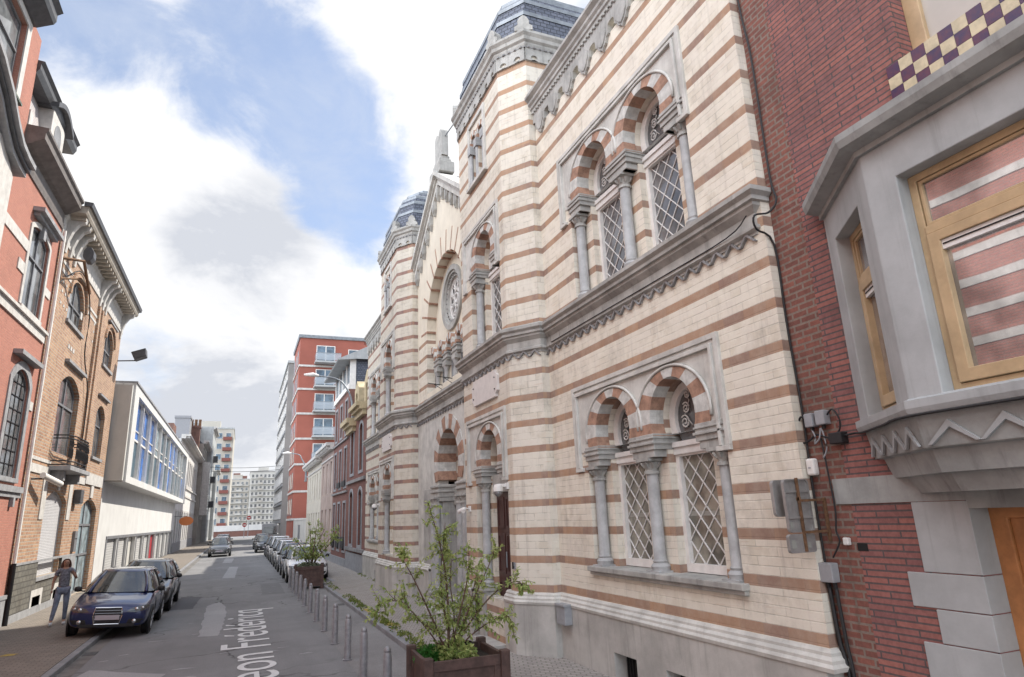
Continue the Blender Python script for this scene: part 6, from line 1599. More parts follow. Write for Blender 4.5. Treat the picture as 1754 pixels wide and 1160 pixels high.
# a pot in the front planter
mb = MB(); mb.lathe((2.93, 9.12, .62), [(.09, 0), (.13, .16), (.14, .17), (.14, .2), (.12, .2), (.11, .1)], 16); o = mb.build('nursery_pot', M['iron'], smooth=True, angle=40); tag(o, 'black plastic pot standing in the front planter', 'pot')
# weeds along the kerb
mb = MB()
random.seed(5)
for i in range(90):
    y = random.choice([random.uniform(10, 30), random.gauss(13.5, .8), random.gauss(16.5, .7), random.gauss(20.5, 1)]); x = 3.30 + abs(random.gauss(0, .06)); r = random.uniform(.04, .12)
    for j in range(16):
        v = rnd3(); p = Vector((x, y, .10)) + Vector((v.x * r, v.y * r * 1.8, abs(v.z) * r * .7)); leaf(mb, p, (v + Vector((0, 0, .6))), rnd3(), .055, .015)
for i in range(50):
    y = random.uniform(21, 31) if i % 2 else random.uniform(14.6, 20.5); x = 5.1 + random.uniform(-.05, .05) - (.35 if y > 21.5 and y < 24.6 else 0)
    for j in range(12):
        v = rnd3(); p = Vector((x, y, .10)) + Vector((v.x * .07, v.y * .12, abs(v.z) * .07)); leaf(mb, p, (v + Vector((0, 0, .6))), rnd3(), .05, .014)
o = mb.build('weeds', M['weed']); o['kind'] = 'stuff'
# yellow stains / fallen litter
m_y = mat('yellow_paint', (.50, .38, .10), .85, var=.25, scale=14, bump=.1)
blob('yellow_paint_mark', [(3.3, 15.9), (3.52, 15.8), (3.5, 16.7), (3.34, 16.8)], .105, m_y); blob('yellow_paint_mark', [(3.3, 18.5), (3.46, 18.5), (3.46, 19.2), (3.3, 19.3)], .105, m_y)
blob('yellow_paint_mark', [(-4.35, 17.2), (-4.1, 17.15), (-4.05, 17.35), (-4.3, 17.45)], .105, m_y)

# =====================================================================  CARS
def carpaint(name, c, metal=.3, rough=.28):
    m, nt, b = newmat(name); k = NT(nt)
    b.inputs['Base Color'].default_value = (*c, 1); b.inputs['Metallic'].default_value = metal; b.inputs['Roughness'].default_value = rough
    b.inputs['Coat Weight'].default_value = 1.0; b.inputs['Coat Roughness'].default_value = .03
    k.bump(k.noise(k.pos(), 2.0, 2), .04, .02, b)
    return m
M['tyre'] = mat('tyre_rubber', (.018, .018, .018), .85, var=.1, bump=.1); M['rim'] = mat('alloy', (.42, .43, .45), .3, .85, var=.1, bump=0)
M['carglass'] = glassmat('car_glass', (.05, .058, .06), .02, wob=.02, spec=1.0); M['trim'] = flat('black_trim', (.015, .015, .017), .5)
M['headlamp'] = flat('headlamp_lens', (.10, .105, .115), .06, .5, 1.0); M['chrome'] = flat('chrome', (.6, .6, .62), .12, 1.0)
M['platem'] = flat('number_plate_blur', (.5, .46, .50), .5); M['tail'] = flat('tail_lamp', (.3, .01, .01), .15)
def car(label, x, y, paint, L=3.95, W=1.72, H=1.42, kind='hatch', rot=0.0, roll=0.0, facing=-1, group=None, z=0.0, grille='big', detail=True):
    """built with its nose at -Y, centred on x; then moved"""
    t = thing('parked_car', label, 'car', (0, 0, 0), group)
    hw = W / 2; k = L / 3.95
    st = [(.00, .68, .27, .58), (.03, .79, .23, .665), (.14, .845, .20, .72), (.45, .87, .18, .79), (.85, .88, .17, .86), (1.16, .885, .17, .925), (1.45, .89, .17, .93), (2.3, .895, .17, .95), (3.1, .89, .18, .98), (3.55, .87, .2, 1.0), (3.82, .82, .26, .96 if kind == 'hatch' else .92), (3.93, .74, .34, .82), (3.95, .66, .42, .70)]
    hs = H / 1.42; sw = hw / .895
    rows = []
    for (yy, w, zb, zt) in st:
        w *= sw; zt *= (hs ** .5)
        half = [(0, zb), (w * .7, zb), (w * .93, zb + .05), (w * .985, zb + .18), (w, (zb + zt) / 2 + .04), (w * .985, zt - .10), (w * .93, zt - .03), (w * .80, zt + .005), (w * .45, zt + .035), (0, zt + .045)]
        rows.append([(px, yy * k, pz) for px, pz in half] + [(-px, yy * k, pz) for px, pz in reversed(half[1:-1])])
    N = len(rows[0]); vs = [p for r_ in rows for p in r_]; fs = []
    for i in range(len(rows) - 1):
        for j in range(N):
            fs.append((i * N + j, (i + 1) * N + j, (i + 1) * N + (j + 1) % N, i * N + (j + 1) % N))
    fs.append(tuple(range(N))); fs.append(tuple((len(rows) - 1) * N + j for j in reversed(range(N))))
    mb = MB(); mb.add(vs, fs); body = mb.build('body', paint, t, smooth=True, sub=2)
    bpy.context.view_layer.update(); ev = body.evaluated_get(bpy.context.evaluated_depsgraph_get())
    def surf(u, v, off):
        ok, loc, nn, _ = ev.ray_cast(Vector((u, -2, v)), Vector((0, 1, 0)))
        return loc + nn.normalized() * off if ok else Vector((u, .1, v))
    def patch(mb, pts, off, th=.02, seg=4):
        P_ = []
        for i in range(len(pts)):
            a, b = pts[i], pts[(i + 1) % len(pts)]
            for j in range(seg): P_.append((a[0] + (b[0] - a[0]) * j / seg, a[1] + (b[1] - a[1]) * j / seg))
        cx_ = sum(p[0] for p in P_) / len(P_); cz_ = sum(p[1] for p in P_) / len(P_); R_ = 4; n_ = len(P_); V_ = []
        for r_ in range(R_):
            f = 1 - r_ / R_
            V_ += [surf(cx_ + (p[0] - cx_) * f, cz_ + (p[1] - cz_) * f, off) for p in P_]
        V_.append(surf(cx_, cz_, off)); F2 = []
        for r_ in range(R_ - 1):
            F2 += [(r_ * n_ + i, r_ * n_ + (i + 1) % n_, (r_ + 1) * n_ + (i + 1) % n_, (r_ + 1) * n_ + i) for i in range(n_)]
        F2 += [((R_ - 1) * n_ + i, (R_ - 1) * n_ + (i + 1) % n_, R_ * n_) for i in range(n_)]
        b0 = len(V_); V_ += [surf(p[0], p[1], off - th) for p in P_]; F2 += [(i, (i + 1) % n_, b0 + (i + 1) % n_, b0 + i) for i in range(n_)]
        mb.add(V_, F2)
    # greenhouse: base ring and roof ring
    zb_ = .93 * hs ** .5; zr = H - .05
    if kind == 'hatch': base_y, roof_y = (1.02, 3.82), (1.78, 3.35)
    else: base_y, roof_y = (1.05, 3.60), (1.85, 2.95)
    bw_, rw_ = .80 * sw, .585 * sw
    def ringp(f, e=0.0):
        y0 = (base_y[0] + (roof_y[0] - base_y[0]) * f) * k; y1 = (base_y[1] + (roof_y[1] - base_y[1]) * f) * k
        w = bw_ + (rw_ - bw_) * f + .03 * math.sin(PI * f); z_ = zb_ + (zr - zb_) * f
        return [(-w * .80 - 0, y0 - e, z_), (-w * .4, y0 - .075 - e, z_), (0, y0 - .10 - e, z_), (w * .4, y0 - .075 - e, z_), (w * .80, y0 - e, z_), (w + e, y0 + .16, z_), (w + e, (y0 + y1) / 2, z_), (w + e, y1 - .16, z_), (w * .8, y1 + e, z_), (0, y1 + .06 + e, z_), (-w * .8, y1 + e, z_), (-w - e, y1 - .16, z_), (-w - e, (y0 + y1) / 2, z_), (-w - e, y0 + .16, z_)]
    fsx = [0, .33, .66, 1]
    rr = [ringp(f) for f in fsx]; n = 14; mb = MB()
    vs = [p for q in rr for p in q]; fs = [(i * n + j, i * n + (j + 1) % n, (i + 1) * n + (j + 1) % n, (i + 1) * n + j) for i in range(3) for j in range(n)]
    mb.add(vs, fs); mb.build('windows', M['carglass'], t, smooth=True, angle=60)
    top = ringp(1.0, .005); mb = MB(); c = [(p[0] * .9, (p[1] - 2.55 * k) * .92 + 2.55 * k, H - .012) for p in top]; c2_ = [(p[0] * .55, (p[1] - 2.55 * k) * .6 + 2.55 * k, H) for p in top]
    e = [(p[0], p[1], p[2] - .02) for p in top]
    mb.add(e + top + c + c2_, [(q * n + j, q * n + (j + 1) % n, (q + 1) * n + (j + 1) % n, (q + 1) * n + j) for q in range(3) for j in range(n)] + [tuple(3 * n + j for j in range(n))]); mb.build('roof', paint, t, smooth=True, angle=60)
    mb = MB()
    for idx in ((4,), (0,), (8,), (10,)):
        i0 = idx[0]; pts = [Vector(ringp(f, .006)[i0]) for f in (0, .33, .66, 1)]; mb.tube(pts, [.045, .038, .035, .04], 6)
    mb.build('pillars', paint, t, smooth=True)
    mb = MB()
    for i0 in (6, 12):
        pts = [Vector(ringp(f, .004)[i0]) for f in (0, .33, .66, 1)]; mb.tube(pts, .028, 6)
    # door seams and belt line
    for s in (-1, 1):
        mb.tube([(s * .885 * sw, 1.25 * k, .78), (s * .893 * sw, 1.28 * k, .35)], .006, 4)
        mb.tube([(s * .885 * sw, 2.42 * k, .84), (s * .896 * sw, 2.42 * k, .30)], .006, 4)
        mb.tube([(s * (bw_ + .012), 1.2 * k, zb_ + .01), (s * (bw_ + .02), 3.5 * k, zb_ + .03)], .014, 5)
    mb.build('black_trim', M['trim'], t)
    # wheels
    wr = .305 * (1.05 if H > 1.45 else 1)
    for yy in (.72 * k, 3.18 * k):
        for s in (-1, 1):
            xw = s * (hw - .095)
            ab = MB(); ab.lathe((s * (hw - .02), yy, wr), [(wr + .055, -.03), (wr + .055, .012), (wr + .045, .016)], 24, ax=lambda a, b, c, s=s: (s * c, a, b)); ab.build('wheel_arch', M['trim'], t, smooth=True, angle=40)
            wb_ = MB(); wb_.lathe((xw, yy, wr), [(wr * .66, -.09), (wr * .95, -.09), (wr, -.06), (wr, .07), (wr * .96, .1), (wr * .7, .105), (wr * .66, .09)], 26, ax=lambda a, b, c, s=s: (s * c, a, b))
            w = wb_.build('wheel', M['tyre'], t, smooth=True, angle=40)
            rb = MB(); A = lambda a, b, c, s=s: (s * c, a, b)
            rb.lathe((xw, yy, wr), [(wr * .68, .06), (wr * .68, .108), (wr * .62, .11), (wr * .6, .08)], 26, ax=A); rb.lathe((xw, yy, wr), [(.05, .07), (.045, .112), (0, .115)], 12, ax=A)
            for q in range(5):
                tt = 2 * PI * q / 5 + .3; rb.tube([(xw + s * .1, yy + .03 * math.cos(tt), wr + .03 * math.sin(tt)), (xw + s * .1, yy + wr * .63 * math.cos(tt), wr + wr * .63 * math.sin(tt))], .022, 5)
            rb.build('rim', M['rim'], w, smooth=True, angle=50)
    # face
    Pn = lambda yo: (lambda u, v, n_: (u, yo - n_, v))
    gh = MB()
    gw = .30 if grille == 'big' else .34
    g0, g1 = (.31, .66) if grille == 'big' else (.42, .58)
    gpts = [(-gw * .85, g0), (gw * .85, g0), (gw, g0 + (g1 - g0) * .5), (gw * .9, g1), (-gw * .9, g1), (-gw, g0 + (g1 - g0) * .5)]
    patch(gh, gpts, .012); gr = gh.build('grille', M['trim'], t)
    gh = MB(); gh.tube([surf(p[0], p[1], .014) for p in [(gpts[i][0] + (gpts[(i + 1) % 6][0] - gpts[i][0]) * j / 4, gpts[i][1] + (gpts[(i + 1) % 6][1] - gpts[i][1]) * j / 4) for i in range(6) for j in range(4)] + [gpts[0]]], .011, 6)
    for q in range(1, 6): gh.tube([surf(gw * .9 * e, g0 + (g1 - g0) * q / 6, .014) for e in (-1, -.5, 0, .5, 1)], .004, 4)
    gh.build('grille_frame', M['chrome'], gr)
    gh = MB(); gh.pbox(Pn(surf(0, .46, 0).y), -.25, .25, .40, .505, .015, .034); gh.build('number_plate', M['platem'], t, bevel=.004)
    gh = MB(); gh.pbox(Pn(0), -.6 * sw, .6 * sw, .24, .31, -.12, .012)
    for s in (-1, 1):
        patch(gh, [(s * p[0] * sw, p[1]) for p in ((.42, .31), (.70, .31), (.78, .41), (.46, .41))], .008)
    gh.build('lower_intake', M['trim'], t, bevel=.01)
    for s in (-1, 1):
        hb = MB(); patch(hb, [(s * p[0] * sw, p[1]) for p in ((.40, .575), (.58, .555), (.76, .585), (.845, .66), (.80, .70), (.66, .685), (.48, .645))], .008)
        hl = hb.build('headlight', M['headlamp'], t, smooth=True, angle=50)
        hb = MB(); q_ = surf(s * .60 * sw, .62, .012); hb.lathe(q_, [(.042, -.01), (.042, .006), (.03, .010), (0, .012)], 14, ax=lambda a, b, c: (a, -c, b)); q_ = surf(s * .72 * sw, .64, .012); hb.lathe(q_, [(.03, -.01), (.03, .006), (0, .010)], 12, ax=lambda a, b, c: (a, -c, b)); hb.build('lamp_bulb', M['chrome'], hl, smooth=True, angle=50)
        fb = MB(); fb.lathe(surf(s * .58 * sw, .36, .01), [(.045, -.02), (.045, .008), (.0, .014)], 12, ax=lambda a, b, c: (a, -c, b)); fb.build('fog_light', M['chrome'], t, smooth=True, angle=40)
        mb = MB(); mb.lathe((s * (hw + .06), 1.32 * k, .98 * hs ** .5), [(.0, -.08), (.055, -.065), (.07, 0), (.055, .065), (0, .08)], 10, ax=lambda a, b, c, s=s: (c * 1.1, a * .7, b)); mb.tube([(s * (hw - .1), 1.34 * k, .92 * hs ** .5), (s * (hw + .03), 1.33 * k, .95 * hs ** .5)], .018, 5); mb.build('wing_mirror', M['trim'], t, smooth=True)
        mb = MB(); mb.tube([(s * .897 * sw, 2.15 * k, .76), (s * .91 * sw, 2.2 * k, .765), (s * .897 * sw, 2.32 * k, .765)], .012, 5); mb.build('door_handle', paint, t)
        mb = MB(); mb.pbox(lambda u, v, n_: (u, 3.95 * k + n_, v), *sorted((s * .45 * sw, s * .7 * sw)), .72, .86, -.06, .015); mb.build('tail_light', M['tail'], t, bevel=.01)
    t.location = (x, y, z); t.rotation_euler = (0, roll, rot)
    return t
P_blue = carpaint('navy_paint', (.012, .022, .10), .45); P_black = carpaint('black_paint', (.012, .013, .016), .3); P_white = carpaint('white_car_paint', (.80, .80, .81), 0.0); P_grey = carpaint('grey_paint', (.12, .125, .13), .6); P_silver = carpaint('silver_paint', (.42, .43, .45), .5); P_dblue = carpaint('dark_blue_paint', (.02, .035, .09), .4); P_lblue = carpaint('pale_blue_paint', (.22, .30, .45), .3)
RL = R(3.6)
car('glossy navy blue hatchback parked half on the left pavement, nearest to the viewer', -2.77, 18.75, P_blue, roll=RL, z=.055, H=1.42, W=1.74)
car('black hatchback parked directly behind the navy blue one', -2.72, 23.25, P_black, L=4.3, H=1.42, W=1.78, roll=RL, z=.055, grille='small')
car('dark grey car, first of the far cars on the left side', -1.35, 59.8, P_grey, L=4.2, H=1.5, grille='small', group='far cars on the left')
car('silver car behind the dark grey one on the far left side', -1.5, 68, P_silver, L=4.2, grille='small', group='far cars on the left')
car('furthest car of the left row, pale silver, near the boulevard', -1.55, 77, P_silver, L=4.3, H=1.5, grille='small', group='far cars on the left')
ys = [(30.2, P_white, 'white hatchback parked right behind the last bollard, first of the right row', 3.95, 1.46), (34.7, P_dblue, 'blue car squeezed between the first two white cars of the right row', 4.0, 1.45), (39.2, P_white, 'second white car of the right row, behind the blue one', 4.2, 1.5), (44.0, P_silver, 'silver car in the middle of the right row', 4.2, 1.5), (49.2, P_white, 'third white car of the right row', 4.1, 1.55), (54.6, P_dblue, 'dark blue car after the third white car in the right row', 4.2, 1.45), (63, P_black, 'dark hatchback standing slightly out of the right row near the far end', 4.1, 1.45), (72, P_grey, 'grey car near the far end of the right row', 4.2, 1.45)]
for (yy, p_, lab, LL, HH) in ys:
    car(lab, 2.85 if yy < 60 else 2.3, yy, p_, L=LL, H=HH, grille='small', group='cars parked in the right hand row')
# van near the end
t = thing('delivery_van', 'dark square delivery van at the far end of the right row', 'van', (0, 0, 0))
mb = MB(); 
prof_ = [(.0, .35), (.0, .95), (.5, 1.15), (1.1, 2.2), (1.3, 2.4), (5.2, 2.45), (5.3, .35)]
Pv = lambda u, v, n: (n, u, v)
mb.plate(Pv, prof_, [], -.95, .95); vb = mb.build('body', P_grey, t, bevel=.06)
mb = MB(); mb.add([(-.8, .50, 1.22), (.8, .50, 1.22), (.72, .98, 2.05), (-.72, .98, 2.05)], [(0, 1, 2, 3)]); mb.add([(-.8, .46, 1.2), (.8, .46, 1.2), (.72, .96, 2.05), (-.72, .96, 2.05)], [(0, 1, 2, 3)]); mb.build('windscreen', M['carglass'], t)
for s in (-1, 1):
    mb = MB(); mb.box(s * .75 - .12, s * .75 + .12, -.02, .05, .75, .92); mb.build('headlight', M['headlamp'], t, bevel=.02)
    for yy in (.95, 4.3):
        mb = MB(); mb.lathe((s * .85, yy, .34), [(.34, -.1), (.34, .1), (.2, .11)], 18, ax=lambda a, b, c, s=s: (s * c, a, b)); mb.build('wheel', M['tyre'], t, smooth=True, angle=40)
mb = MB(); mb.box(-.5, .5, -.03, .02, .55, .72); mb.build('grille', M['trim'], t)
t.location = (3.6, 88, 0)

# =====================================================================  PERSON
M['skin'] = flat('skin', (.42, .24, .17), .55); M['tee'] = mat('patterned_tee', (.24, .25, .29), .9, var=.5, scale=16, bump=.2, c2=(.10, .105, .13)); M['jeans'] = mat('washed_jeans', (.24, .28, .37), .9, var=.2, scale=9, bump=.2); M['hair'] = mat('auburn_hair', (.10, .035, .02), .6, var=.4, scale=30, bump=.5); M['shoe'] = flat('white_shoe', (.7, .7, .7), .6)
def skin(name, verts, edges, radii, root, m, parent, sub=2):
    me = bpy.data.meshes.new(name); me.from_pydata([Vector(v) for v in verts], edges, []); me.materials.append(m)
    o = bpy.data.objects.new(name, me); col.objects.link(o); o.parent = parent
    md = o.modifiers.new('Skin', 'SKIN'); md.use_smooth_shade = True
    if not me.skin_vertices: 
        bpy.context.view_layer.objects.active = o
    for i, sv in enumerate(me.skin_vertices[0].data):
        r = radii[i]; sv.radius = r if isinstance(r, tuple) else (r, r); sv.use_root = (i == root)
    s = o.modifiers.new('Sub', 'SUBSURF'); s.levels = sub; s.render_levels = sub
    # bake to a plain mesh
    bpy.context.view_layer.update(); dg = bpy.context.evaluated_depsgraph_get(); nm = bpy.data.meshes.new_from_object(o.evaluated_get(dg)); o.modifiers.clear(); o.data = nm; nm.polygons.foreach_set('use_smooth', [True] * len(nm.polygons)); nm.materials.clear(); nm.materials.append(m)
    return o
pr = thing('person', 'woman with long auburn hair, patterned grey top and jeans walking on the left pavement', 'person', (0, 0, 0))
# local frame: facing -Y (towards viewer), height 1.68 ; her right arm is at -x side of the picture
J = {'pel': (0, 0, .90), 'wst': (0, .0, 1.05), 'chs': (0, -.01, 1.24), 'nb': (0, .0, 1.40), 'nk': (0, -.01, 1.46), 'hd': (.0, -.02, 1.53), 'hd2': (0, -.02, 1.60), 'top': (0, -.01, 1.645),
     'hL': (.09, 0, .87), 'kL': (.10, -.10, .49), 'aL': (.10, -.02, .11), 'tL': (.10, -.16, .035),
     'hR': (-.09, 0, .87), 'kR': (-.13, -.20, .50), 'aR': (-.19, -.30, .12), 'tR': (-.20, -.46, .06),
     'sL': (.16, 0, 1.37), 'eL': (.27, -.03, 1.15), 'wL': (.22, -.2, 1.24),
     'sR': (-.16, 0, 1.37), 'eR': (-.235, .02, 1.12), 'wR': (-.25, -.04, .89)}
names = list(J); idx = {n: i for i, n in enumerate(names)}
E_ = [('pel', 'wst'), ('wst', 'chs'), ('chs', 'nb'), ('nb', 'nk'), ('nk', 'hd'), ('hd', 'hd2'), ('hd2', 'top'), ('pel', 'hL'), ('hL', 'kL'), ('kL', 'aL'), ('aL', 'tL'), ('pel', 'hR'), ('hR', 'kR'), ('kR', 'aR'), ('aR', 'tR'), ('nb', 'sL'), ('sL', 'eL'), ('eL', 'wL'), ('nb', 'sR'), ('sR', 'eR'), ('eR', 'wR')]
Rr = {'pel': (.13, .09), 'wst': (.115, .08), 'chs': (.135, .095), 'nb': (.085, .07), 'nk': (.05, .05), 'hd': (.07, .085), 'hd2': (.08, .095), 'top': (.05, .06), 'hL': .085, 'kL': .055, 'aL': .036, 'tL': .03, 'hR': .085, 'kR': .055, 'aR': .036, 'tR': .03, 'sL': .055, 'eL': .038, 'wL': .024, 'sR': .055, 'eR': .038, 'wR': .024}
skin('body', [J[n] for n in names], [(idx[a], idx[b]) for a, b in E_], [(.10, .065) if n in ('pel', 'wst') else Rr[n] for n in names], 0, M['skin'], pr)
def sub_skin(name, keys, edges, grow, m, over={}):
    ix = {n: i for i, n in enumerate(keys)}
    return skin(name, [over.get(n, J[n]) if not isinstance(over.get(n), (int, float)) else J[n] for n in keys], [(ix[a], ix[b]) for a, b in edges], [tuple(q + grow for q in (Rr[n] if isinstance(Rr[n], tuple) else (Rr[n], Rr[n]))) for n in keys], 0, m, pr)
J['mL'] = (.215, -.015, 1.26); Rr['mL'] = .05; J['mR'] = (-.2, .01, 1.24); Rr['mR'] = .05; Rr['pel'] = (.138, .098)
sub_skin('top', ['pel', 'wst', 'chs', 'nb', 'sL', 'mL', 'sR', 'mR'], [('pel', 'wst'), ('wst', 'chs'), ('chs', 'nb'), ('nb', 'sL'), ('sL', 'mL'), ('nb', 'sR'), ('sR', 'mR')], .014, M['tee'], {'pel': (0, 0, .885)})
sub_skin('jeans', ['pel', 'hL', 'kL', 'aL', 'hR', 'kR', 'aR'], [('pel', 'hL'), ('hL', 'kL'), ('kL', 'aL'), ('pel', 'hR'), ('hR', 'kR'), ('kR', 'aR')], .012, M['jeans'])
for s in ('L', 'R'):
    a, t_ = Vector(J['a' + s]), Vector(J['t' + s]); d = (t_ - a); a = Vector((a.x, a.y + .03, t_.z + .0))
    skin('shoe', [a + Vector((0, .02, .02 if s == 'L' else .03)), a * .5 + t_ * .5 + Vector((0, 0, .012)), t_ + Vector((0, -.03, 0))], [(0, 1), (1, 2)], [.05, .05, .045], 0, M['shoe'], pr, 1)
# hands with fingers
for s, sg in (('L', 1), ('R', -1)):
    w = Vector(J['w' + s]); e = Vector(J['e' + s]); d = (w - e).normalized()
    if s == 'L': d = Vector((-.5, -.25, .8)).normalized()
    side = Vector((0, -1, 0)) if s == 'R' else Vector((-.8, 0, -.5)).normalized()
    nrm = d.cross(side).normalized()
    V = [w, w + d * .05]; Ed = [(0, 1)]; Rd = [(.024, .018), (.034, .016)]
    for q, (o_, ln) in enumerate(((-.027, .062), (-.009, .072), (.009, .068), (.026, .052))):
        b0 = len(V); V += [w + d * .085 + side * o_, w + d * (.085 + ln * .5) + side * o_ + nrm * .008, w + d * (.085 + ln) + side * o_ + nrm * .022]; Ed += [(1, b0), (b0, b0 + 1), (b0 + 1, b0 + 2)]; Rd += [(.009, .009), (.008, .008), (.007, .007)]
    b0 = len(V); V += [w + d * .04 - side * .035 + nrm * .01, w + d * .075 - side * .05 + nrm * .02]; Ed += [(1, b0), (b0, b0 + 1)]; Rd += [(.011, .011), (.009, .009)]
    skin('hand', V, Ed, Rd, 0, M['skin'], pr, 1)
# face and hair
mb = MB(); mb.lathe((0, -.108, 1.56), [(.0, -.012), (.012, -.008), (.009, .012), (0, .03)], 8); mb.lathe((0, -.097, 1.525), [(0, -.006), (.022, 0), (0, .006)], 8); mb.build('nose_and_mouth', M['skin'], pr, smooth=True)
mb = MB()
for s in (-1, 1): mb.lathe((s * .03, -.1, 1.585), [(0, -.008), (.012, 0), (0, .008)], 8)
mb.build('eyes', M['trim'], pr, smooth=True)
hv = [(0, .02, 1.665), (0, .04, 1.60), (0, .055, 1.5), (0, .05, 1.40), (.07, .02, 1.60), (.088, .01, 1.5), (.085, -.01, 1.40), (-.07, .02, 1.60), (-.088, .01, 1.5), (-.085, -.01, 1.38), (0, -.05, 1.675)]
skin('hair', hv, [(0, 1), (1, 2), (2, 3), (0, 4), (4, 5), (5, 6), (0, 7), (7, 8), (8, 9), (0, 10)], [(.08, .06), (.09, .07), (.08, .05), (.05, .03), .04, .042, .028, .04, .042, .028, (.06, .03)], 0, M['hair'], pr, 2)
pr.location = (-4.32, 21.9, .10); pr.rotation_euler = (0, 0, R(12)); pr.scale = (1, 1, 1)

# =====================================================================  CAMERA, LIGHT, SKY
sc = bpy.context.scene
cam = bpy.data.cameras.new('camera'); co = bpy.data.objects.new('camera', cam); col.objects.link(co); sc.camera = co
cam.sensor_width = 36; cam.lens = 36 * 1100 / 1754; cam.clip_start = .05; cam.clip_end = 3000
F_ = 1100.; P0 = (877., 580.); VY_ = (410., 898.); VZ_ = (706., -3474.)
def dirc(v): return Vector((v[0] - P0[0], -(v[1] - P0[1]), -F_)).normalized()
Yc = dirc(VY_); Zc = dirc(VZ_); Zc = (Zc - Yc * Zc.dot(Yc)).normalized(); Xc = Yc.cross(Zc)
RM = Matrix((Xc, Yc, Zc))           # rows: world axes in camera coordinates -> world = RM @ cam
co.matrix_world = Matrix.Translation((0, 0, 2.5)) @ RM.to_4x4()
SUN_EL, SUN_AZ = R(47), R(72)       # azimuth measured clockwise from +Y
sd = Vector((math.sin(SUN_AZ) * math.cos(SUN_EL), math.cos(SUN_AZ) * math.cos(SUN_EL), math.sin(SUN_EL)))
sl = bpy.data.lights.new('sun', 'SUN'); sl.energy = 3.2; sl.angle = R(1.2); sl.color = (1, .93, .82)
so = bpy.data.objects.new('sun', sl); col.objects.link(so); so.rotation_euler = sd.to_track_quat('Z', 'Y').to_euler(); so.location = (30, 10, 60)
w = bpy.data.worlds.new('World'); sc.world = w; w.use_nodes = True; nt = w.node_tree; nt.nodes.clear(); k = NT(nt)
out = k.n('ShaderNodeOutputWorld'); bg = k.n('ShaderNodeBackground'); k.l(bg.outputs[0], out.inputs[0]); bg.inputs['Strength'].default_value = .13
sky = k.n('ShaderNodeTexSky', sky_type='NISHITA'); sky.sun_disc = False; sky.sun_elevation = SUN_EL; sky.sun_rotation = SUN_AZ; sky.air_density = 1.0; sky.dust_density = .6; sky.ozone_density = 1.5
tc = k.n('ShaderNodeTexCoord').outputs['Generated']
nz = k.n('ShaderNodeTexNoise'); nz.inputs['Scale'].default_value = 2.2; nz.inputs['Detail'].default_value = 9; nz.inputs['Roughness'].default_value = .62; nz.inputs['Distortion'].default_value = .25
mp = k.scalev(tc, (1, 1, 1.9)); k.l(mp, nz.inputs['Vector'])
nzc = nz.outputs['Fac']
nrm_ = k.n('ShaderNodeVectorMath', operation='NORMALIZE'); k.l(tc, nrm_.inputs[0])
def blobdir(px, py, rad, wgt):
    d = (RM @ Vector((px - P0[0], -(py - P0[1]), -F_))).normalized()
    dp = k.n('ShaderNodeVectorMath', operation='DOT_PRODUCT'); k.l(nrm_.outputs[0], dp.inputs[0]); dp.inputs[1].default_value = d
    return k.ramp(dp.outputs['Value'], math.cos(rad / 1100. * 1.0), math.cos(rad / 1100. * .15), 0, wgt)
nzb = k.noise(k.scalev(tc, (1, 1, 1.6), (7.3, 2.2, 1.4)), 6.5, 8, .62, .4)
cov = k.math('ADD', k.math('MULTIPLY', k.math('SUBTRACT', nzc, .5), 3.4), k.math('MULTIPLY', k.math('SUBTRACT', nzb, .5), 2.6))
cov = k.math('ADD', cov, .42)
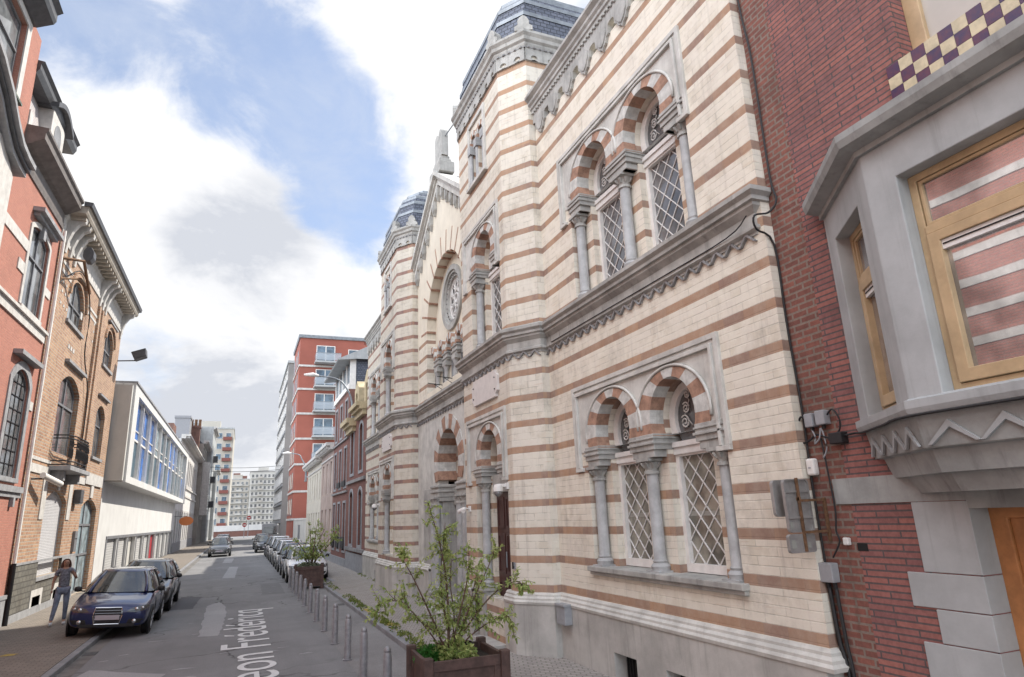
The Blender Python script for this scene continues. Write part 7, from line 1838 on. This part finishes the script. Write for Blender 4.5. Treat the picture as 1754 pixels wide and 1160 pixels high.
for b_ in ((330, 60, 240, -.5), (500, 130, 170, -.1), (440, 150, 100, -.1), (575, 290, 140, -.75), (560, 200, 110, -.3), (140, 60, 120, -.6), (280, 140, 100, -.3), (640, 40, 110, .7), (150, 220, 170, .8), (330, 300, 230, .6), (420, 430, 200, .4), (230, 360, 200, .4), (780, 240, 190, .7), (560, 560, 160, .35), (300, 560, 300, .4), (800, 20, 200, .7), (250, 610, 120, -.1), (430, 780, 220, .6), (440, 690, 150, .3), (560, 380, 100, -.35), (500, 490, 60, -.5), (190, 310, 60, -.3), (690, 120, 110, -.15)):
    cov = k.math('ADD', cov, blobdir(*b_))
cf = k.ramp(cov, -.15, 1.1)
shade = k.ramp(k.noise(k.scalev(tc, (1, 1, 2.2), (3.1, 1.7, .4)), 3.6, 8, .62, .3), .36, .66)
dk = None
for b_ in ((430, 425, 150, .95), (350, 440, 110, .5), (440, 690, 170, .8), (330, 640, 140, .5), (200, 660, 150, .5), (600, 620, 100, .4), (380, 780, 150, .5)):
    q = blobdir(*b_); dk = q if dk is None else k.math('ADD', dk, q)
sh = k.math('MULTIPLY', k.math('ADD', k.math('MULTIPLY', dk, .85), .2), k.math('ADD', k.math('MULTIPLY', shade, .8), .35), clamp=True)
cl = k.mix(sh, (5.0, 4.97, 4.95), (3.0, 3.12, 3.4))
veil = k.ramp(nzb, .3, .75, .38, .75)
skb = k.n('ShaderNodeVectorMath', operation='MULTIPLY'); k.l(sky.outputs[0], skb.inputs[0]); skb.inputs[1].default_value = (.84, .86, .90)
skyc = k.mix(veil, skb.outputs[0], (3.0, 3.3, 3.9))
fin = k.mix(cf, skyc, cl)
# sky brightened left and behind, out of view, added to light the facade
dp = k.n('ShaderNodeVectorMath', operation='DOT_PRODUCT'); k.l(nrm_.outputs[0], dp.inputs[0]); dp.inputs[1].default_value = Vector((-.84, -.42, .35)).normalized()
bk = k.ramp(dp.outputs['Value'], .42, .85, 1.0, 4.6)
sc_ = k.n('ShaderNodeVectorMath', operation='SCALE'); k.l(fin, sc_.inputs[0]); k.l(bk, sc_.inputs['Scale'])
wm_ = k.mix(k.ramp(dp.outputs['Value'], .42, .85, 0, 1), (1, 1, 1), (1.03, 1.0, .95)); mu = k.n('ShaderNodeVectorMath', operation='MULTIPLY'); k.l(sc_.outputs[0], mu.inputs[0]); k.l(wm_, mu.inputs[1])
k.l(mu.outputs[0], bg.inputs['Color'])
sc.view_settings.view_transform = 'Standard'; sc.view_settings.look = 'None'; sc.view_settings.gamma = 1; sc.view_settings.exposure = .86
sc.cycles.max_bounces = 5; sc.cycles.diffuse_bounces = 2
